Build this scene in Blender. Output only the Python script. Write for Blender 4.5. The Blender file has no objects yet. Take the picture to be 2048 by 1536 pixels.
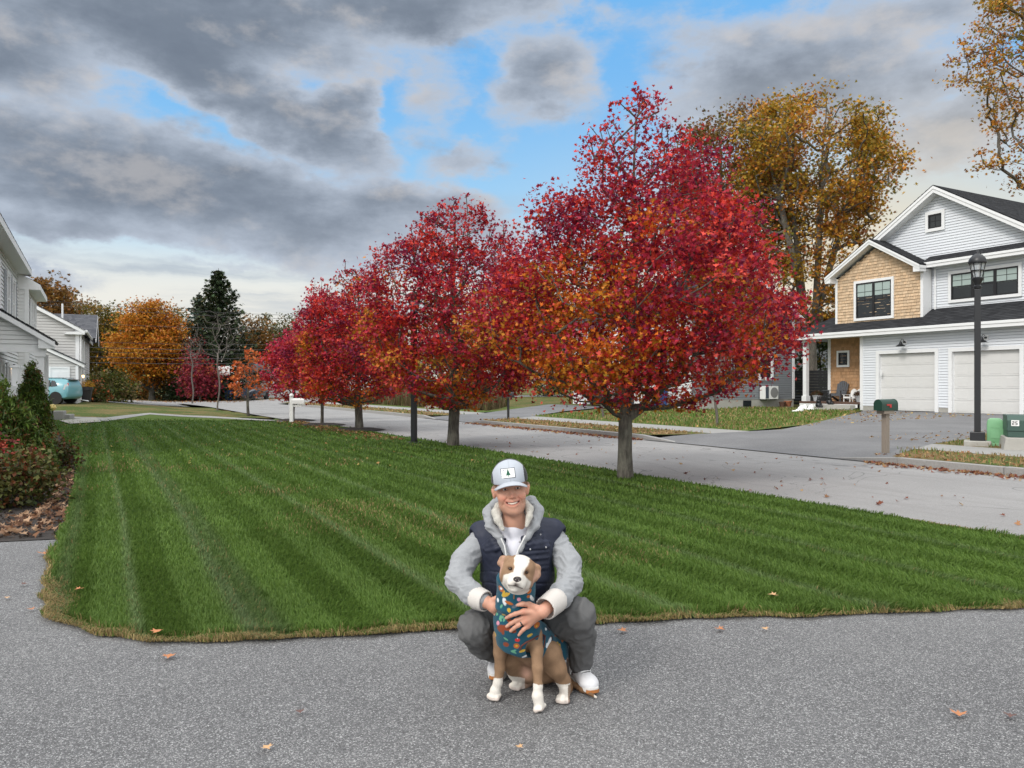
import bpy, bmesh, math, random
import numpy as np
from mathutils import Vector, Matrix, noise as mnoise

# ---------------------------------------------------------------- camera, sky, sun, exposure
C = bpy.context.scene.collection
SC = bpy.context.scene
F, CX, HY, CAMH = 1540.0, 1024.0, 772.0, 1.5      # focal length and horizon of the photo in its own pixels
cam = bpy.data.objects.new("camera", bpy.data.cameras.new("camera")); C.objects.link(cam)
cam.location = (0, 0, CAMH); cam.rotation_euler = (math.pi/2, 0, 0)
cam.data.sensor_width = 36; cam.data.lens = 36*F/2048; cam.data.shift_y = (HY-768)/2048
cam.data.clip_end = 6000; cam.data.clip_start = .05
SC.camera = cam
SC.view_settings.view_transform = 'Standard'; SC.view_settings.look = 'None'
SC.view_settings.exposure = 0.38
SC.view_settings.gamma = 1
R = math.radians
SUN_EL, SUN_AZ = R(40), R(222)                     # azimuth measured clockwise from +Y
sun = bpy.data.objects.new("sun", bpy.data.lights.new("sun", 'SUN')); C.objects.link(sun)
sun.data.energy = 1.5; sun.data.angle = R(14); sun.data.color = (1, .95, .88)
sd = Vector((math.sin(SUN_AZ)*math.cos(SUN_EL), math.cos(SUN_AZ)*math.cos(SUN_EL), math.sin(SUN_EL)))
sun.rotation_euler = sd.to_track_quat('Z', 'Y').to_euler()

class NT:
    """tiny helper for node trees"""
    def __init__(s, tree): s.t = tree; s.n = tree.nodes; s.l = tree.links
    def node(s, typ, **kw):
        n = s.n.new(typ)
        for k, v in kw.items():
            if k.startswith('i_'):
                n.inputs[int(k[2:])].default_value = v
            else: setattr(n, k, v)
        return n
    def put(s, sock, v):
        if isinstance(v, bpy.types.NodeSocket): s.l.new(v, sock)
        else:
            try: sock.default_value = v
            except Exception: sock.default_value = (v, v, v)
    def math(s, op, a, b=None, c=None, clamp=False):
        n = s.n.new('ShaderNodeMath'); n.operation = op; n.use_clamp = clamp
        s.put(n.inputs[0], a)
        if b is not None: s.put(n.inputs[1], b)
        if c is not None: s.put(n.inputs[2], c)
        return n.outputs[0]
    def vmath(s, op, a, b=None, scale=None):
        n = s.n.new('ShaderNodeVectorMath'); n.operation = op
        s.put(n.inputs[0], a)
        if b is not None: s.put(n.inputs[1], b)
        if scale is not None: s.put(n.inputs[3], scale)
        return n.outputs[1] if op in ('LENGTH', 'DOT_PRODUCT', 'DISTANCE') else n.outputs[0]
    def mix(s, f, a, b, typ='MIX'):
        n = s.n.new('ShaderNodeMix'); n.data_type = 'RGBA'; n.blend_type = typ
        s.put(n.inputs[0], f); s.put(n.inputs[6], c4(a)); s.put(n.inputs[7], c4(b))
        return n.outputs[2]
    def noise(s, vec, scale, detail=4, rough=.55, dist=0, dim='3D'):
        n = s.n.new('ShaderNodeTexNoise'); n.noise_dimensions = dim
        if vec is not None: s.l.new(vec, n.inputs['Vector'])
        n.inputs['Scale'].default_value = scale; n.inputs['Detail'].default_value = detail
        n.inputs['Roughness'].default_value = rough; n.inputs['Distortion'].default_value = dist
        return n.outputs['Fac']
    def voro(s, vec, scale, feature='F1', out='Distance', rnd=1.0):
        n = s.n.new('ShaderNodeTexVoronoi'); n.feature = feature
        if vec is not None: s.l.new(vec, n.inputs['Vector'])
        n.inputs['Scale'].default_value = scale; n.inputs['Randomness'].default_value = rnd
        return n.outputs[out]
    def ramp(s, f, stops, interp='LINEAR'):
        n = s.n.new('ShaderNodeValToRGB'); n.color_ramp.interpolation = interp
        s.put(n.inputs[0], f)
        e = n.color_ramp.elements
        while len(e) < len(stops): e.new(.5)
        for el, (p, col) in zip(e, stops): el.position = p; el.color = c4(col)
        return n.outputs[0]
    def ss(s, x, a, b):   # smoothstep
        n = s.n.new('ShaderNodeMapRange'); n.interpolation_type = 'SMOOTHSTEP'
        s.put(n.inputs[0], x); s.put(n.inputs[1], a); s.put(n.inputs[2], b)
        return n.outputs[0]
    def xyz(s, v):
        n = s.n.new('ShaderNodeSeparateXYZ'); s.l.new(v, n.inputs[0]); return n.outputs
    def comb(s, x, y, z):
        n = s.n.new('ShaderNodeCombineXYZ')
        for i, v in enumerate((x, y, z)): s.put(n.inputs[i], v)
        return n.outputs[0]
def c4(v):
    if isinstance(v, (tuple, list)) and len(v) == 3: return (*v, 1)
    if isinstance(v, (int, float)): return (v, v, v, 1)
    return v

def build_world():
    w = bpy.data.worlds.new("World"); SC.world = w; w.use_nodes = True
    w.node_tree.nodes.clear(); k = NT(w.node_tree)
    out = k.node('ShaderNodeOutputWorld'); bg = k.node('ShaderNodeBackground')
    STR = .1
    bg.inputs[1].default_value = STR
    k.l.new(bg.outputs[0], out.inputs[0])
    sky = k.node('ShaderNodeTexSky'); sky.sky_type = 'NISHITA'; sky.sun_disc = False
    sky.sun_elevation = SUN_EL; sky.sun_rotation = SUN_AZ
    tc = k.node('ShaderNodeTexCoord'); d = tc.outputs['Generated']
    x, y, z = k.xyz(d)
    az = k.math('ARCTAN2', x, y); el = k.math('ARCSINE', z)
    elc = k.math('MAXIMUM', el, 0.0)
    # warp direction angles with noise so that cloud outlines break up
    sv = k.comb(az, k.math('MULTIPLY', el, 1.7), 0.0)
    n1 = k.noise(sv, 3.2, 7, .6); n2 = k.noise(k.vmath('ADD', sv, (7.3, 2.1, 4.0)), 3.2, 7, .6)
    azw = k.math('ADD', az, k.math('MULTIPLY', k.math('SUBTRACT', n1, .5), .26))
    elw = k.math('ADD', el, k.math('MULTIPLY', k.math('SUBTRACT', n2, .5), .16))
    def ang(px, py):
        dx, dz = (px-CX)/F, (HY-py)/F
        return math.atan(dx), math.atan(dz/math.sqrt(1+dx*dx))
    def blob(px, py, rx, ry, rot, amp):
        a0, e0 = ang(px, py); ra, re = rx/F*.80, ry/F*.84
        c_, s_ = math.cos(R(rot)), math.sin(R(rot))
        da = k.math('SUBTRACT', azw, a0); de = k.math('SUBTRACT', elw, e0)
        p = k.math('ADD', k.math('MULTIPLY', da, c_/ra), k.math('MULTIPLY', de, s_/ra))
        q = k.math('ADD', k.math('MULTIPLY', da, -s_/re), k.math('MULTIPLY', de, c_/re))
        r2 = k.math('ADD', k.math('MULTIPLY', p, p), k.math('MULTIPLY', q, q))
        g = k.math('SUBTRACT', 1.0, k.math('MULTIPLY', r2, .5))
        return k.math('MULTIPLY', k.math('MAXIMUM', g, 0.0), amp)
    BL = [(330, 0, 560, 120, 0, 1.0), (760, 20, 360, 75, -3, 1.0), (480, 165, 330, 80, -22, 1.05), (380, 380, 700, 132, -7, 1.0), (830, 410, 240, 85, -6, .9), (30, 70, 220, 120, -8, .85),
          (80, 195, 170, 48, 0, .50), (1070, 150, 130, 100, 0, .66), (860, 175, 110, 120, 30, .52), (1600, 130, 350, 140, -5, .82), (1950, 235, 240, 80, 16, .8), (930, 300, 150, 36, 5, .55),
          (1830, 20, 360, 70, 0, .72), (1000, 0, 230, 70, 0, .85), (670, 200, 90, 50, 20, .85), (200, 480, 420, 34, -4, .62), (560, 500, 380, 26, 2, .55), (60, 565, 260, 24, 0, .55), (480, 555, 200, 14, 0, .5), (1480, 470, 300, 30, 4, .4), (1240, 230, 40, 24, 0, .3)]
    tot = None
    for b in BL:
        v = blob(*b)
        if tot is None: tot = v
        else:
            mx = k.math('SMOOTH_MAX', tot, v, .25); tot = mx
    # the rest of the dome: broken cloud from noise alone, outside the photo's field
    off = k.ss(k.math('ABSOLUTE', az), .62, .95); up = k.ss(el, .46, .75)
    rest = k.math('MULTIPLY', k.math('MAXIMUM', off, up), k.math('ADD', .55, k.math('MULTIPLY', k.ss(k.noise(sv, 1.9, 5, .55), .35, .6), .4)))
    tot = k.math('MAXIMUM', tot, rest)
    fine = k.noise(k.vmath('ADD', k.vmath('MULTIPLY', sv, (.8, 1.0, 1.0)), (1.7, 9.2, 0)), 6.0, 12, .62)
    puff = k.voro(k.vmath('ADD', sv, k.vmath('SCALE', k.comb(n1, n2, 0.0), None, .16)), 15.0, 'SMOOTH_F1')
    dens = k.math('ADD', tot, k.math('ADD', k.math('MULTIPLY', k.math('SUBTRACT', fine, .5), 1.25), k.math('MULTIPLY', k.math('SUBTRACT', .42, puff), .16)))
    mask = k.ss(dens, .20, .56)
    thick = k.ss(dens, .32, 1.08)
    # relief: density difference along the vertical gives lit tops and dark bases
    sv2 = k.vmath('ADD', sv, (.012, .045, 0))
    fa = k.noise(sv, 4.5, 8, .58); fb = k.noise(sv2, 4.5, 8, .58)
    rel = k.math('SUBTRACT', fa, fb)
    ccol = k.mix(thick, (.40, .455, .54), (.150, .182, .232))
    lit = k.math('MULTIPLY', k.ss(rel, .0, .15), k.math('SUBTRACT', 1.0, k.math('MULTIPLY', thick, .35)))
    ccol = k.mix(k.math('MULTIPLY', lit, .72), ccol, (.47, .452, .448))
    ccol = k.mix(k.math('MULTIPLY', k.ss(k.math('MULTIPLY', rel, -1.0), .02, .2), .5), ccol, (.115, .142, .190))
    # blue of the open sky between the clouds, paler and creamier to the horizon
    nis = k.vmath('SCALE', sky.outputs[0], None, STR)
    blue = k.mix(k.ss(elc, .12, .42), (.33, .57, .76), (.14, .40, .74))
    blue = k.mix(.15, blue, nis)
    hz = k.ss(elc, .225, .10)
    base = k.mix(hz, blue, (.66, .655, .61))
    # warm glow low on the right
    a0, e0 = ang(1720, 470)
    ga = k.math('SUBTRACT', az, a0); ge = k.math('SUBTRACT', el, e0)
    gr = k.math('ADD', k.math('MULTIPLY', k.math('MULTIPLY', ga, ga), 12.0), k.math('MULTIPLY', k.math('MULTIPLY', ge, ge), 75.0))
    glow = k.math('EXPONENT', k.math('MULTIPLY', gr, -1.0))
    base = k.mix(k.math('MULTIPLY', glow, .8), base, (.68, .585, .42))
    ccol = k.mix(k.math('MULTIPLY', glow, .75), ccol, (.56, .50, .40))
    ccol = k.mix(k.math('MULTIPLY', hz, .5), ccol, (.40, .44, .50))
    # thin layered streaks low over the horizon
    stv = k.comb(k.math('MULTIPLY', az, 2.2), k.math('ADD', k.math('MULTIPLY', el, 24.0), k.math('MULTIPLY', n1, 1.6)), 3.0)
    sk = k.math('MULTIPLY', k.ss(k.noise(stv, 1.0, 6, .55), .46, .66), k.math('MULTIPLY', k.ss(el, .055, .12), k.ss(el, .26, .19)))
    sk = k.math('MULTIPLY', sk, k.ss(az, .55, -.05))
    base = k.mix(k.math('MULTIPLY', sk, .8), base, (.33, .385, .45))
    col = k.mix(mask, base, ccol)
    col = k.mix(k.math('MAXIMUM', off, up), col, k.mix(mask, (.45, .58, .70), k.mix(thick, (.66, .66, .65), (.40, .41, .42))))
    # added gain on the unseen sky overhead and behind the camera lights the ground
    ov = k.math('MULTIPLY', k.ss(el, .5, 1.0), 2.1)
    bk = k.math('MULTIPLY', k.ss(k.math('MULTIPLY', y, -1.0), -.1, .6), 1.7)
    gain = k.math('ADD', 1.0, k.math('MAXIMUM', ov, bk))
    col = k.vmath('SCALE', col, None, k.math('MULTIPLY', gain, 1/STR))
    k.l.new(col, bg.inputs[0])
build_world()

# ---------------------------------------------------------------- frames and helpers
TH = R(28.4); SN, CS = math.sin(TH), math.cos(TH)
def ST(s, t, z=0.0):                 # street frame: s along the road (away), t across it (to the right)
    return Vector((-SN*s + CS*t, CS*s + SN*t, z))
def toST(x, y): return (-SN*x + CS*y, CS*x + SN*y)
def sm(x, a, b):
    f = min(1, max(0, (x-a)/(b-a))); return f*f*(3-2*f)
def H(x, y):                          # height of the terrain
    s, t = toST(x, y)
    if t > 13.4: return .11*sm(t, 13.4, 14.6) + (min(t, 30.5)-13.4)*.0165
    return .5*sm(s, 36, 52)*sm(-t, -5.5, 1.0)
def at(px, py, d):                    # world point seen at photo pixel px,py at depth d
    return Vector(((px-CX)/F*d, d, CAMH-(py-HY)/F*d))
def gp(px, py):                       # ground point under a photo pixel
    h = 0
    for _ in range(12):
        d = F*(CAMH-h)/(py-HY); x = (px-CX)/F*d; h = H(x, d)
    return Vector((x, d, h))
def onT(px, py, T):                   # point on the vertical plane t=T -> (s,z)
    dx = (px-CX)/F; y = T/(CS*dx+SN); return (y*(-SN*dx+CS), CAMH+(HY-py)/F*y)

MATS = {}
def new_mat(name):
    m = bpy.data.materials.new(name); m.use_nodes = True; k = NT(m.node_tree)
    return m, k, k.n['Principled BSDF']
def mat(name, col, rough=.6, var=.12, scale=8, bump=0, bscale=40, metal=0, spec=.5, coat=0, stretch=None):
    """plain painted/natural surface with procedural unevenness"""
    if name in MATS: return MATS[name]
    m, k, b = new_mat(name)
    tc = k.node('ShaderNodeTexCoord'); v = tc.outputs['Object']
    if stretch: v = k.vmath('MULTIPLY', v, stretch)
    n = k.noise(v, scale, 5, .6)
    c = k.mix(n, tuple(max(0, x*(1-var)) for x in col), tuple(min(1, x*(1+var)) for x in col))
    k.l.new(c, b.inputs['Base Color']); b.inputs['Roughness'].default_value = rough; b.inputs['Metallic'].default_value = metal
    b.inputs['Specular IOR Level'].default_value = spec; b.inputs['Coat Weight'].default_value = coat
    if bump:
        bp = k.node('ShaderNodeBump'); bp.inputs['Strength'].default_value = bump; bp.inputs['Distance'].default_value = .01
        k.l.new(k.noise(v, bscale, 4, .6), bp.inputs['Height']); k.l.new(bp.outputs[0], b.inputs['Normal'])
    MATS[name] = m; return m
def attr_mat(name, rough=.7, var=.15, scale=30, bump=0, bscale=80, sub=0, spec=.3, trans=0, sheen=0, stretch=None):
    """surface whose own colour is stored per vertex in the attribute 'col'"""
    if name in MATS: return MATS[name]
    m, k, b = new_mat(name)
    a = k.node('ShaderNodeAttribute'); a.attribute_name = 'col'
    tc = k.node('ShaderNodeTexCoord'); v = tc.outputs['Object']
    if stretch: v = k.vmath('MULTIPLY', v, stretch)
    n = k.noise(v, scale, 5, .6)
    f = k.math('ADD', 1-var, k.math('MULTIPLY', n, 2*var))
    c = k.vmath('SCALE', a.outputs['Color'], None, f)
    k.l.new(c, b.inputs['Base Color']); b.inputs['Roughness'].default_value = rough; b.inputs['Specular IOR Level'].default_value = spec
    b.inputs['Subsurface Weight'].default_value = sub
    if sub: b.inputs['Subsurface Radius'].default_value = (.012, .005, .003); b.inputs['Subsurface Scale'].default_value = 1
    b.inputs['Sheen Weight'].default_value = sheen
    if bump:
        bp = k.node('ShaderNodeBump'); bp.inputs['Strength'].default_value = bump; bp.inputs['Distance'].default_value = .006
        k.l.new(k.noise(v, bscale, 4, .6), bp.inputs['Height']); k.l.new(bp.outputs[0], b.inputs['Normal'])
    if trans:
        tr = k.node('ShaderNodeBsdfTranslucent'); k.l.new(c, tr.inputs[0]); mx = k.node('ShaderNodeMixShader'); mx.inputs[0].default_value = trans
        k.l.new(b.outputs[0], mx.inputs[1]); k.l.new(tr.outputs[0], mx.inputs[2]); k.l.new(mx.outputs[0], k.n['Material Output'].inputs[0])
    MATS[name] = m; return m

class MB:
    """mesh builder: shapes are added in a local frame (xf maps local to world) and linked as ONE object"""
    def __init__(s, xf=None): s.v = []; s.f = []; s.c = []; s.xf = xf
    def add(s, verts, faces, col=None):
        o = len(s.v)
        for p in verts:
            s.v.append(Vector(s.xf(*p)) if s.xf else Vector(p))
            s.c.append(col or (1, 1, 1))
        s.f += [tuple(o+i for i in f) for f in faces]
        return s
    def box(s, a, b, col=None):
        (x0, y0, z0), (x1, y1, z1) = a, b
        return s.add([(x0,y0,z0),(x1,y0,z0),(x1,y1,z0),(x0,y1,z0),(x0,y0,z1),(x1,y0,z1),(x1,y1,z1),(x0,y1,z1)],
                     [(0,3,2,1),(4,5,6,7),(0,1,5,4),(1,2,6,5),(2,3,7,6),(3,0,4,7)], col)
    def prism(s, poly, ax, d0, d1, col=None):
        """poly: 2D points; ax: axis extruded along ('x','y','z')"""
        def P(p, d): return {'x': (d, p[0], p[1]), 'y': (p[0], d, p[1]), 'z': (p[0], p[1], d)}[ax]
        n = len(poly); vs = [P(p, d0) for p in poly]+[P(p, d1) for p in poly]
        fs = [tuple(range(n))[::-1], tuple(range(n, 2*n))]+[(i, (i+1) % n, n+(i+1) % n, n+i) for i in range(n)]
        return s.add(vs, fs, col)
    def beam(s, p, q, w, h, up=(0, 0, 1), col=None):
        p, q = Vector(p), Vector(q); d = (q-p).normalized(); up = Vector(up)
        side = d.cross(up)
        if side.length < 1e-5: side = d.cross(Vector((1, 0, 0)))
        side.normalize(); up = side.cross(d).normalized()
        a, b = side*w/2, up*h/2
        return s.add([p-a-b, p+a-b, p+a+b, p-a+b, q-a-b, q+a-b, q+a+b, q-a+b],
                     [(0,3,2,1),(4,5,6,7),(0,1,5,4),(1,2,6,5),(2,3,7,6),(3,0,4,7)], col)
    def tube(s, pts, rad, seg=8, caps=True, col=None):
        pts = [Vector(p) for p in pts]; n = len(pts)
        rads = rad if isinstance(rad, (list, tuple)) else [rad]*n
        o = []; prev = None
        for i, p in enumerate(pts):
            d = (pts[min(i+1, n-1)]-pts[max(i-1, 0)]).normalized()
            a = prev if prev is not None else (Vector((0, 0, 1)) if abs(d.z) < .9 else Vector((1, 0, 0)))
            a = (a-d*a.dot(d)).normalized(); b = d.cross(a); prev = a
            for j in range(seg):
                t = 2*math.pi*j/seg; o.append(p+(a*math.cos(t)+b*math.sin(t))*rads[i])
        fs = [(i*seg+j, i*seg+(j+1) % seg, (i+1)*seg+(j+1) % seg, (i+1)*seg+j) for i in range(n-1) for j in range(seg)]
        if caps: fs += [tuple(range(seg))[::-1], tuple((n-1)*seg+j for j in range(seg))]
        return s.add(o, fs, col)
    def lathe(s, prof, c=(0, 0, 0), seg=16, col=None, sx=1, sy=1):
        n = len(prof); o = []
        for r, z in prof:
            for j in range(seg):
                t = 2*math.pi*j/seg; o.append((c[0]+r*math.cos(t)*sx, c[1]+r*math.sin(t)*sy, c[2]+z))
        fs = [(i*seg+j, i*seg+(j+1) % seg, (i+1)*seg+(j+1) % seg, (i+1)*seg+j) for i in range(n-1) for j in range(seg)]
        fs += [tuple(range(seg))[::-1], tuple((n-1)*seg+j for j in range(seg))]
        return s.add(o, fs, col)
    def quad(s, *p, col=None): return s.add(list(p), [tuple(range(len(p)))], col)
    def build(s, name, m, parent=None, smooth=False, bevel=0, recalc=True, attr=False, seg=2):
        me = bpy.data.meshes.new(name)
        me.from_pydata([tuple(v) for v in s.v], [], s.f)
        if attr:
            at_ = me.attributes.new('col', 'FLOAT_COLOR', 'POINT'); at_.data.foreach_set('color', np.array([(*c[:3], 1) for c in s.c], dtype=np.float32).ravel())
        if recalc or bevel:
            bm = bmesh.new(); bm.from_mesh(me)
            if recalc: bmesh.ops.recalc_face_normals(bm, faces=bm.faces)
            if bevel: bmesh.ops.bevel(bm, geom=bm.edges, offset=bevel, segments=seg, affect='EDGES', profile=.5, clamp_overlap=True)
            bm.to_mesh(me); bm.free()
        if smooth:
            me.polygons.foreach_set('use_smooth', [True]*len(me.polygons))
            if smooth != 'all': me.set_sharp_from_angle(angle=R(40))
        return link(name, me, m, parent)
def link(name, me, m, parent=None):
    o = bpy.data.objects.new(name, me); C.objects.link(o)
    if m: me.materials.append(m)
    if parent is not None:
        o.parent = parent; o.matrix_parent_inverse = Matrix.Translation(parent.location).inverted() if parent.type == 'EMPTY' else Matrix()
    return o
def tag(o, label=None, cat=None, group=None, kind=None):
    for a, b in (('label', label), ('category', cat), ('group', group), ('kind', kind)):
        if b: o[a] = b
    return o
def thing(name, loc, label, cat, group=None):
    o = bpy.data.objects.new(name, None); C.objects.link(o); o.location = loc; o.empty_display_size = .2
    return tag(o, label, cat, group)
def np_mesh(name, V, faces_n, loops, col, m, parent=None, smooth=False):
    """V (n,3), faces as flat loops with constant or per-face sizes"""
    me = bpy.data.meshes.new(name)
    me.vertices.add(len(V)); me.vertices.foreach_set('co', np.asarray(V, dtype=np.float32).ravel())
    me.loops.add(len(loops)); me.loops.foreach_set('vertex_index', np.asarray(loops, dtype=np.int32))
    sizes = np.asarray(faces_n, dtype=np.int32); st = np.concatenate([[0], np.cumsum(sizes)[:-1]]).astype(np.int32)
    me.polygons.add(len(sizes)); me.polygons.foreach_set('loop_start', st)
    try: me.polygons.foreach_set('loop_total', sizes)
    except Exception: pass
    if smooth: me.polygons.foreach_set('use_smooth', np.ones(len(sizes), dtype=bool))
    me.update(calc_edges=True)
    if col is not None:
        a = me.attributes.new('col', 'FLOAT_COLOR', 'POINT')
        a.data.foreach_set('color', np.concatenate([np.asarray(col, dtype=np.float32), np.ones((len(V), 1), dtype=np.float32)], 1).ravel())
    return link(name, me, m, parent)
rng = np.random.default_rng(7); random.seed(7)
def sheet(name, poly, dz, m, step=1.5, hf=None, kind='structure', parent=None):
    """a ground sheet laid over the terrain"""
    bm = bmesh.new(); vs = [bm.verts.new((p[0], p[1], 0)) for p in poly]; bm.faces.new(vs)
    bmesh.ops.triangulate(bm, faces=bm.faces[:])
    if step:
        ss_ = [toST(p[0], p[1]) for p in poly]
        for ax, vec in ((0, Vector((-SN, CS, 0))), (1, Vector((CS, SN, 0)))):
            lo, hi = min(q[ax] for q in ss_), max(q[ax] for q in ss_)
            n = int((hi-lo)/step)
            for i in range(1, n+1):
                bmesh.ops.bisect_plane(bm, geom=bm.verts[:]+bm.edges[:]+bm.faces[:], plane_co=vec*(lo+i*step), plane_no=vec)
    hf = hf or H
    for v in bm.verts: v.co.z = hf(v.co.x, v.co.y)+dz
    bmesh.ops.recalc_face_normals(bm, faces=bm.faces)
    for f in bm.faces:
        if f.normal.z < 0: f.normal_flip()
    me = bpy.data.meshes.new(name); bm.to_mesh(me); bm.free()
    me.polygons.foreach_set('use_smooth', [True]*len(me.polygons))
    return tag(link(name, me, m, parent), kind=kind)
# ---------------------------------------------------------------- ground
def pos_node(k): return k.node('ShaderNodeNewGeometry').outputs['Position']
def tcoord(k, P):    # (s,t) of the street frame inside a shader
    s = k.vmath('DOT_PRODUCT', P, (-SN, CS, 0)); t = k.vmath('DOT_PRODUCT', P, (CS, SN, 0)); return s, t
def asphalt(name, dark, light, speck, grain=1.0, scale=1.0):
    m, k, b = new_mat(name); P = pos_node(k)
    big = k.noise(P, .45, 5, .6); mid = k.noise(P, 3.5, 5, .6)
    v1 = k.voro(P, 130*scale, out='Color'); v2 = k.voro(P, 270*scale, out='Color')
    g1 = k.xyz(v1)[0]; g2 = k.xyz(v2)[1]
    g = k.math('ADD', k.math('MULTIPLY', g1, .6), k.math('MULTIPLY', g2, .4))
    base = k.mix(k.ss(big, .3, .7), dark, light)
    base = k.mix(k.math('MULTIPLY', k.ss(mid, .35, .75), .35), base, dark)
    c = k.mix(k.math('MULTIPLY', k.ss(g, .42, .05), .75*grain), base, tuple(x*.28 for x in dark))
    c = k.mix(k.math('MULTIPLY', k.ss(g, .62, .9), .8*grain), c, speck)
    k.l.new(c, b.inputs['Base Color']); b.inputs['Roughness'].default_value = .85
    bp = k.node('ShaderNodeBump'); bp.inputs['Strength'].default_value = .5*grain; bp.inputs['Distance'].default_value = .006
    k.l.new(g, bp.inputs['Height']); k.l.new(bp.outputs[0], b.inputs['Normal'])
    return m, k, b, c
M_DRIVE = asphalt("driveway_asphalt", (.10, .10, .104), (.155, .155, .158), (.46, .46, .46), 1.15, 1.3)[0]
M_ROAD, k, b, c = asphalt("road_asphalt", (.235, .23, .228), (.285, .28, .278), (.38, .37, .36), .55, .8)
P = pos_node(k); s_, t_ = tcoord(k, P)
st = k.comb(k.math('MULTIPLY', s_, .25), k.math('MULTIPLY', t_, 2.2), 0.0)
c2 = k.mix(k.math('MULTIPLY', k.ss(k.noise(st, 1.2, 5, .6), .48, .75), .55), c, (.19, .185, .18))       # wear along the wheel tracks
cr = k.math('ABSOLUTE', k.math('SUBTRACT', k.noise(P, .35, 3, .5, 1.5), .5))
c2 = k.mix(k.math('MULTIPLY', k.ss(cr, .006, .0), .6), c2, (.06, .06, .06))                              # sealed cracks
k.l.new(c2, b.inputs['Base Color'])
M_DRIVE2 = asphalt("side_drive_asphalt", (.125, .125, .13), (.175, .175, .18), (.26, .26, .26), .5, .5)[0]
M_WALK = mat("pale_walk_asphalt", (.27, .265, .255), .85, .2, 3, .3, 60)
M_GRANITE = mat("granite_kerb", (.28, .275, .265), .8, .3, 30, .4, 90)
M_MULCH = mat("mulch_bark", (.030, .024, .021), .95, .6, 40, 1.0, 60)

def lawn_mat():
    m, k, b = new_mat("lawn_soil"); P = pos_node(k); s_, t_ = tcoord(k, P)
    n = k.noise(P, 1.3, 5, .6); f = k.noise(P, 40, 4, .7)
    c = k.mix(k.ss(n, .3, .7), (.036, .075, .014), (.056, .10, .02))
    c = k.mix(k.ss(f, .4, .7), c, (.020, .035, .008))
    k.l.new(c, b.inputs['Base Color']); b.inputs['Roughness'].default_value = .95; b.inputs['Specular IOR Level'].default_value = .1
    return m
def rough_mat(name, green, straw, leaf, amount):
    m, k, b = new_mat(name); P = pos_node(k)
    n = k.noise(P, .5, 6, .62); f = k.noise(P, 14, 4, .7)
    c = k.mix(k.ss(n, .38, .62), green, straw)
    c = k.mix(k.math('MULTIPLY', k.ss(f, .4, .75), .5), c, tuple(x*.5 for x in green))
    lf = k.voro(P, 9, out='Distance'); lr = k.xyz(k.voro(P, 9, out='Color'))[0]
    lm = k.math('MULTIPLY', k.ss(lf, .32, .22), k.math('LESS_THAN', lr, amount))
    c = k.mix(lm, c, k.mix(k.xyz(k.voro(P, 9, out='Color'))[1], leaf, tuple(min(1, x*1.6) for x in leaf)))
    k.l.new(c, b.inputs['Base Color']); b.inputs['Roughness'].default_value = .95; b.inputs['Specular IOR Level'].default_value = .1
    bp = k.node('ShaderNodeBump'); bp.inputs['Strength'].default_value = .8; bp.inputs['Distance'].default_value = .03
    k.l.new(f, bp.inputs['Height']); k.l.new(bp.outputs[0], b.inputs['Normal'])
    return m
M_LAWN = lawn_mat()
M_ROUGH = rough_mat("rough_grass", (.065, .095, .025), (.16, .125, .055), (.26, .15, .055), .2)
M_VERGE = rough_mat("verge_grass", (.075, .10, .03), (.20, .135, .07), (.30, .15, .06), .45)
M_LAWNR = rough_mat("side_lawn_grass", (.075, .125, .03), (.12, .125, .04), (.36, .26, .09), .16)

# base terrain out to the horizon
def terrain():
    xs = np.concatenate([np.array([-3000, -1200, -500, -220]), np.arange(-120, 121, 3.0), np.array([220, 500, 1200, 3000])])
    ys = np.concatenate([np.array([-600, -100, -30]), np.arange(-12, 160, 3.0), np.array([220, 400, 900, 2000, 4000])])
    V = [(x, y, H(x, y)-(.16 if 8.3 < toST(x, y)[1] < 15.0 and -20 < toST(x, y)[0] < 90 else .035)) for y in ys for x in xs]; n = len(xs)
    Fs = [(j*n+i, j*n+i+1, (j+1)*n+i+1, (j+1)*n+i) for j in range(len(ys)-1) for i in range(n-1)]
    me = bpy.data.meshes.new("ground"); me.from_pydata(V, [], Fs); me.polygons.foreach_set('use_smooth', [True]*len(Fs))
    tag(link("ground", me, M_ROUGH), kind='structure')
terrain()
def st_poly(pts): return [ST(*p) for p in pts]
ROAD_L, ROAD_R = 8.05, 13.4
sheet("road", st_poly([(-40, ROAD_L), (-40, ROAD_R), (66, ROAD_R), (69, 30), (69, 120), (81, 120), (81, -60), (70, -60), (70.5, 6.5), (60, 7.2), (43, 7.3), (34, 7.5), (28, ROAD_L)]), .0, M_ROAD, 3)
# the near driveway, the lawn and the planting bed (outlines follow the photo's edge on flat ground)
LAWN_PX = [(2300, 1212), (2048, 1217), (1800, 1226), (1500, 1237), (1200, 1246), (900, 1259), (600, 1277), (420, 1284), (300, 1283), (200, 1272), (130, 1250), (90, 1225), (84, 1185), (98, 1130), (112, 1085), (126, 1050), (138, 1000), (150, 950), (148, 915), (128, 880), (110, 850), (104, 838)]
_pp = [gp(*p) for p in LAWN_PX]; lawn_poly = []
for _a, _b in zip(_pp[:-1], _pp[1:]):            # a ragged turf edge rather than a drawn line
    _n = max(1, int((_b-_a).length/.12))
    for _i in range(_n):
        _q = _a.lerp(_b, _i/_n); _d = (_b-_a).normalized(); _w = mnoise.noise(_q*3.1)*.05+mnoise.noise(_q*11)*.03
        lawn_poly.append(_q+Vector((-_d.y, _d.x, 0))*_w)
lawn_poly.append(_pp[-1])
LAWN = lawn_poly + [ST(38, 2.3), ST(33.0, 7.3), ST(27.5, 7.9), ST(20, ROAD_L-.02), ST(4, ROAD_L-.02), ST(-2, ROAD_L-.02)]
sheet("lawn", LAWN, .012, M_LAWN, 2)
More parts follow.
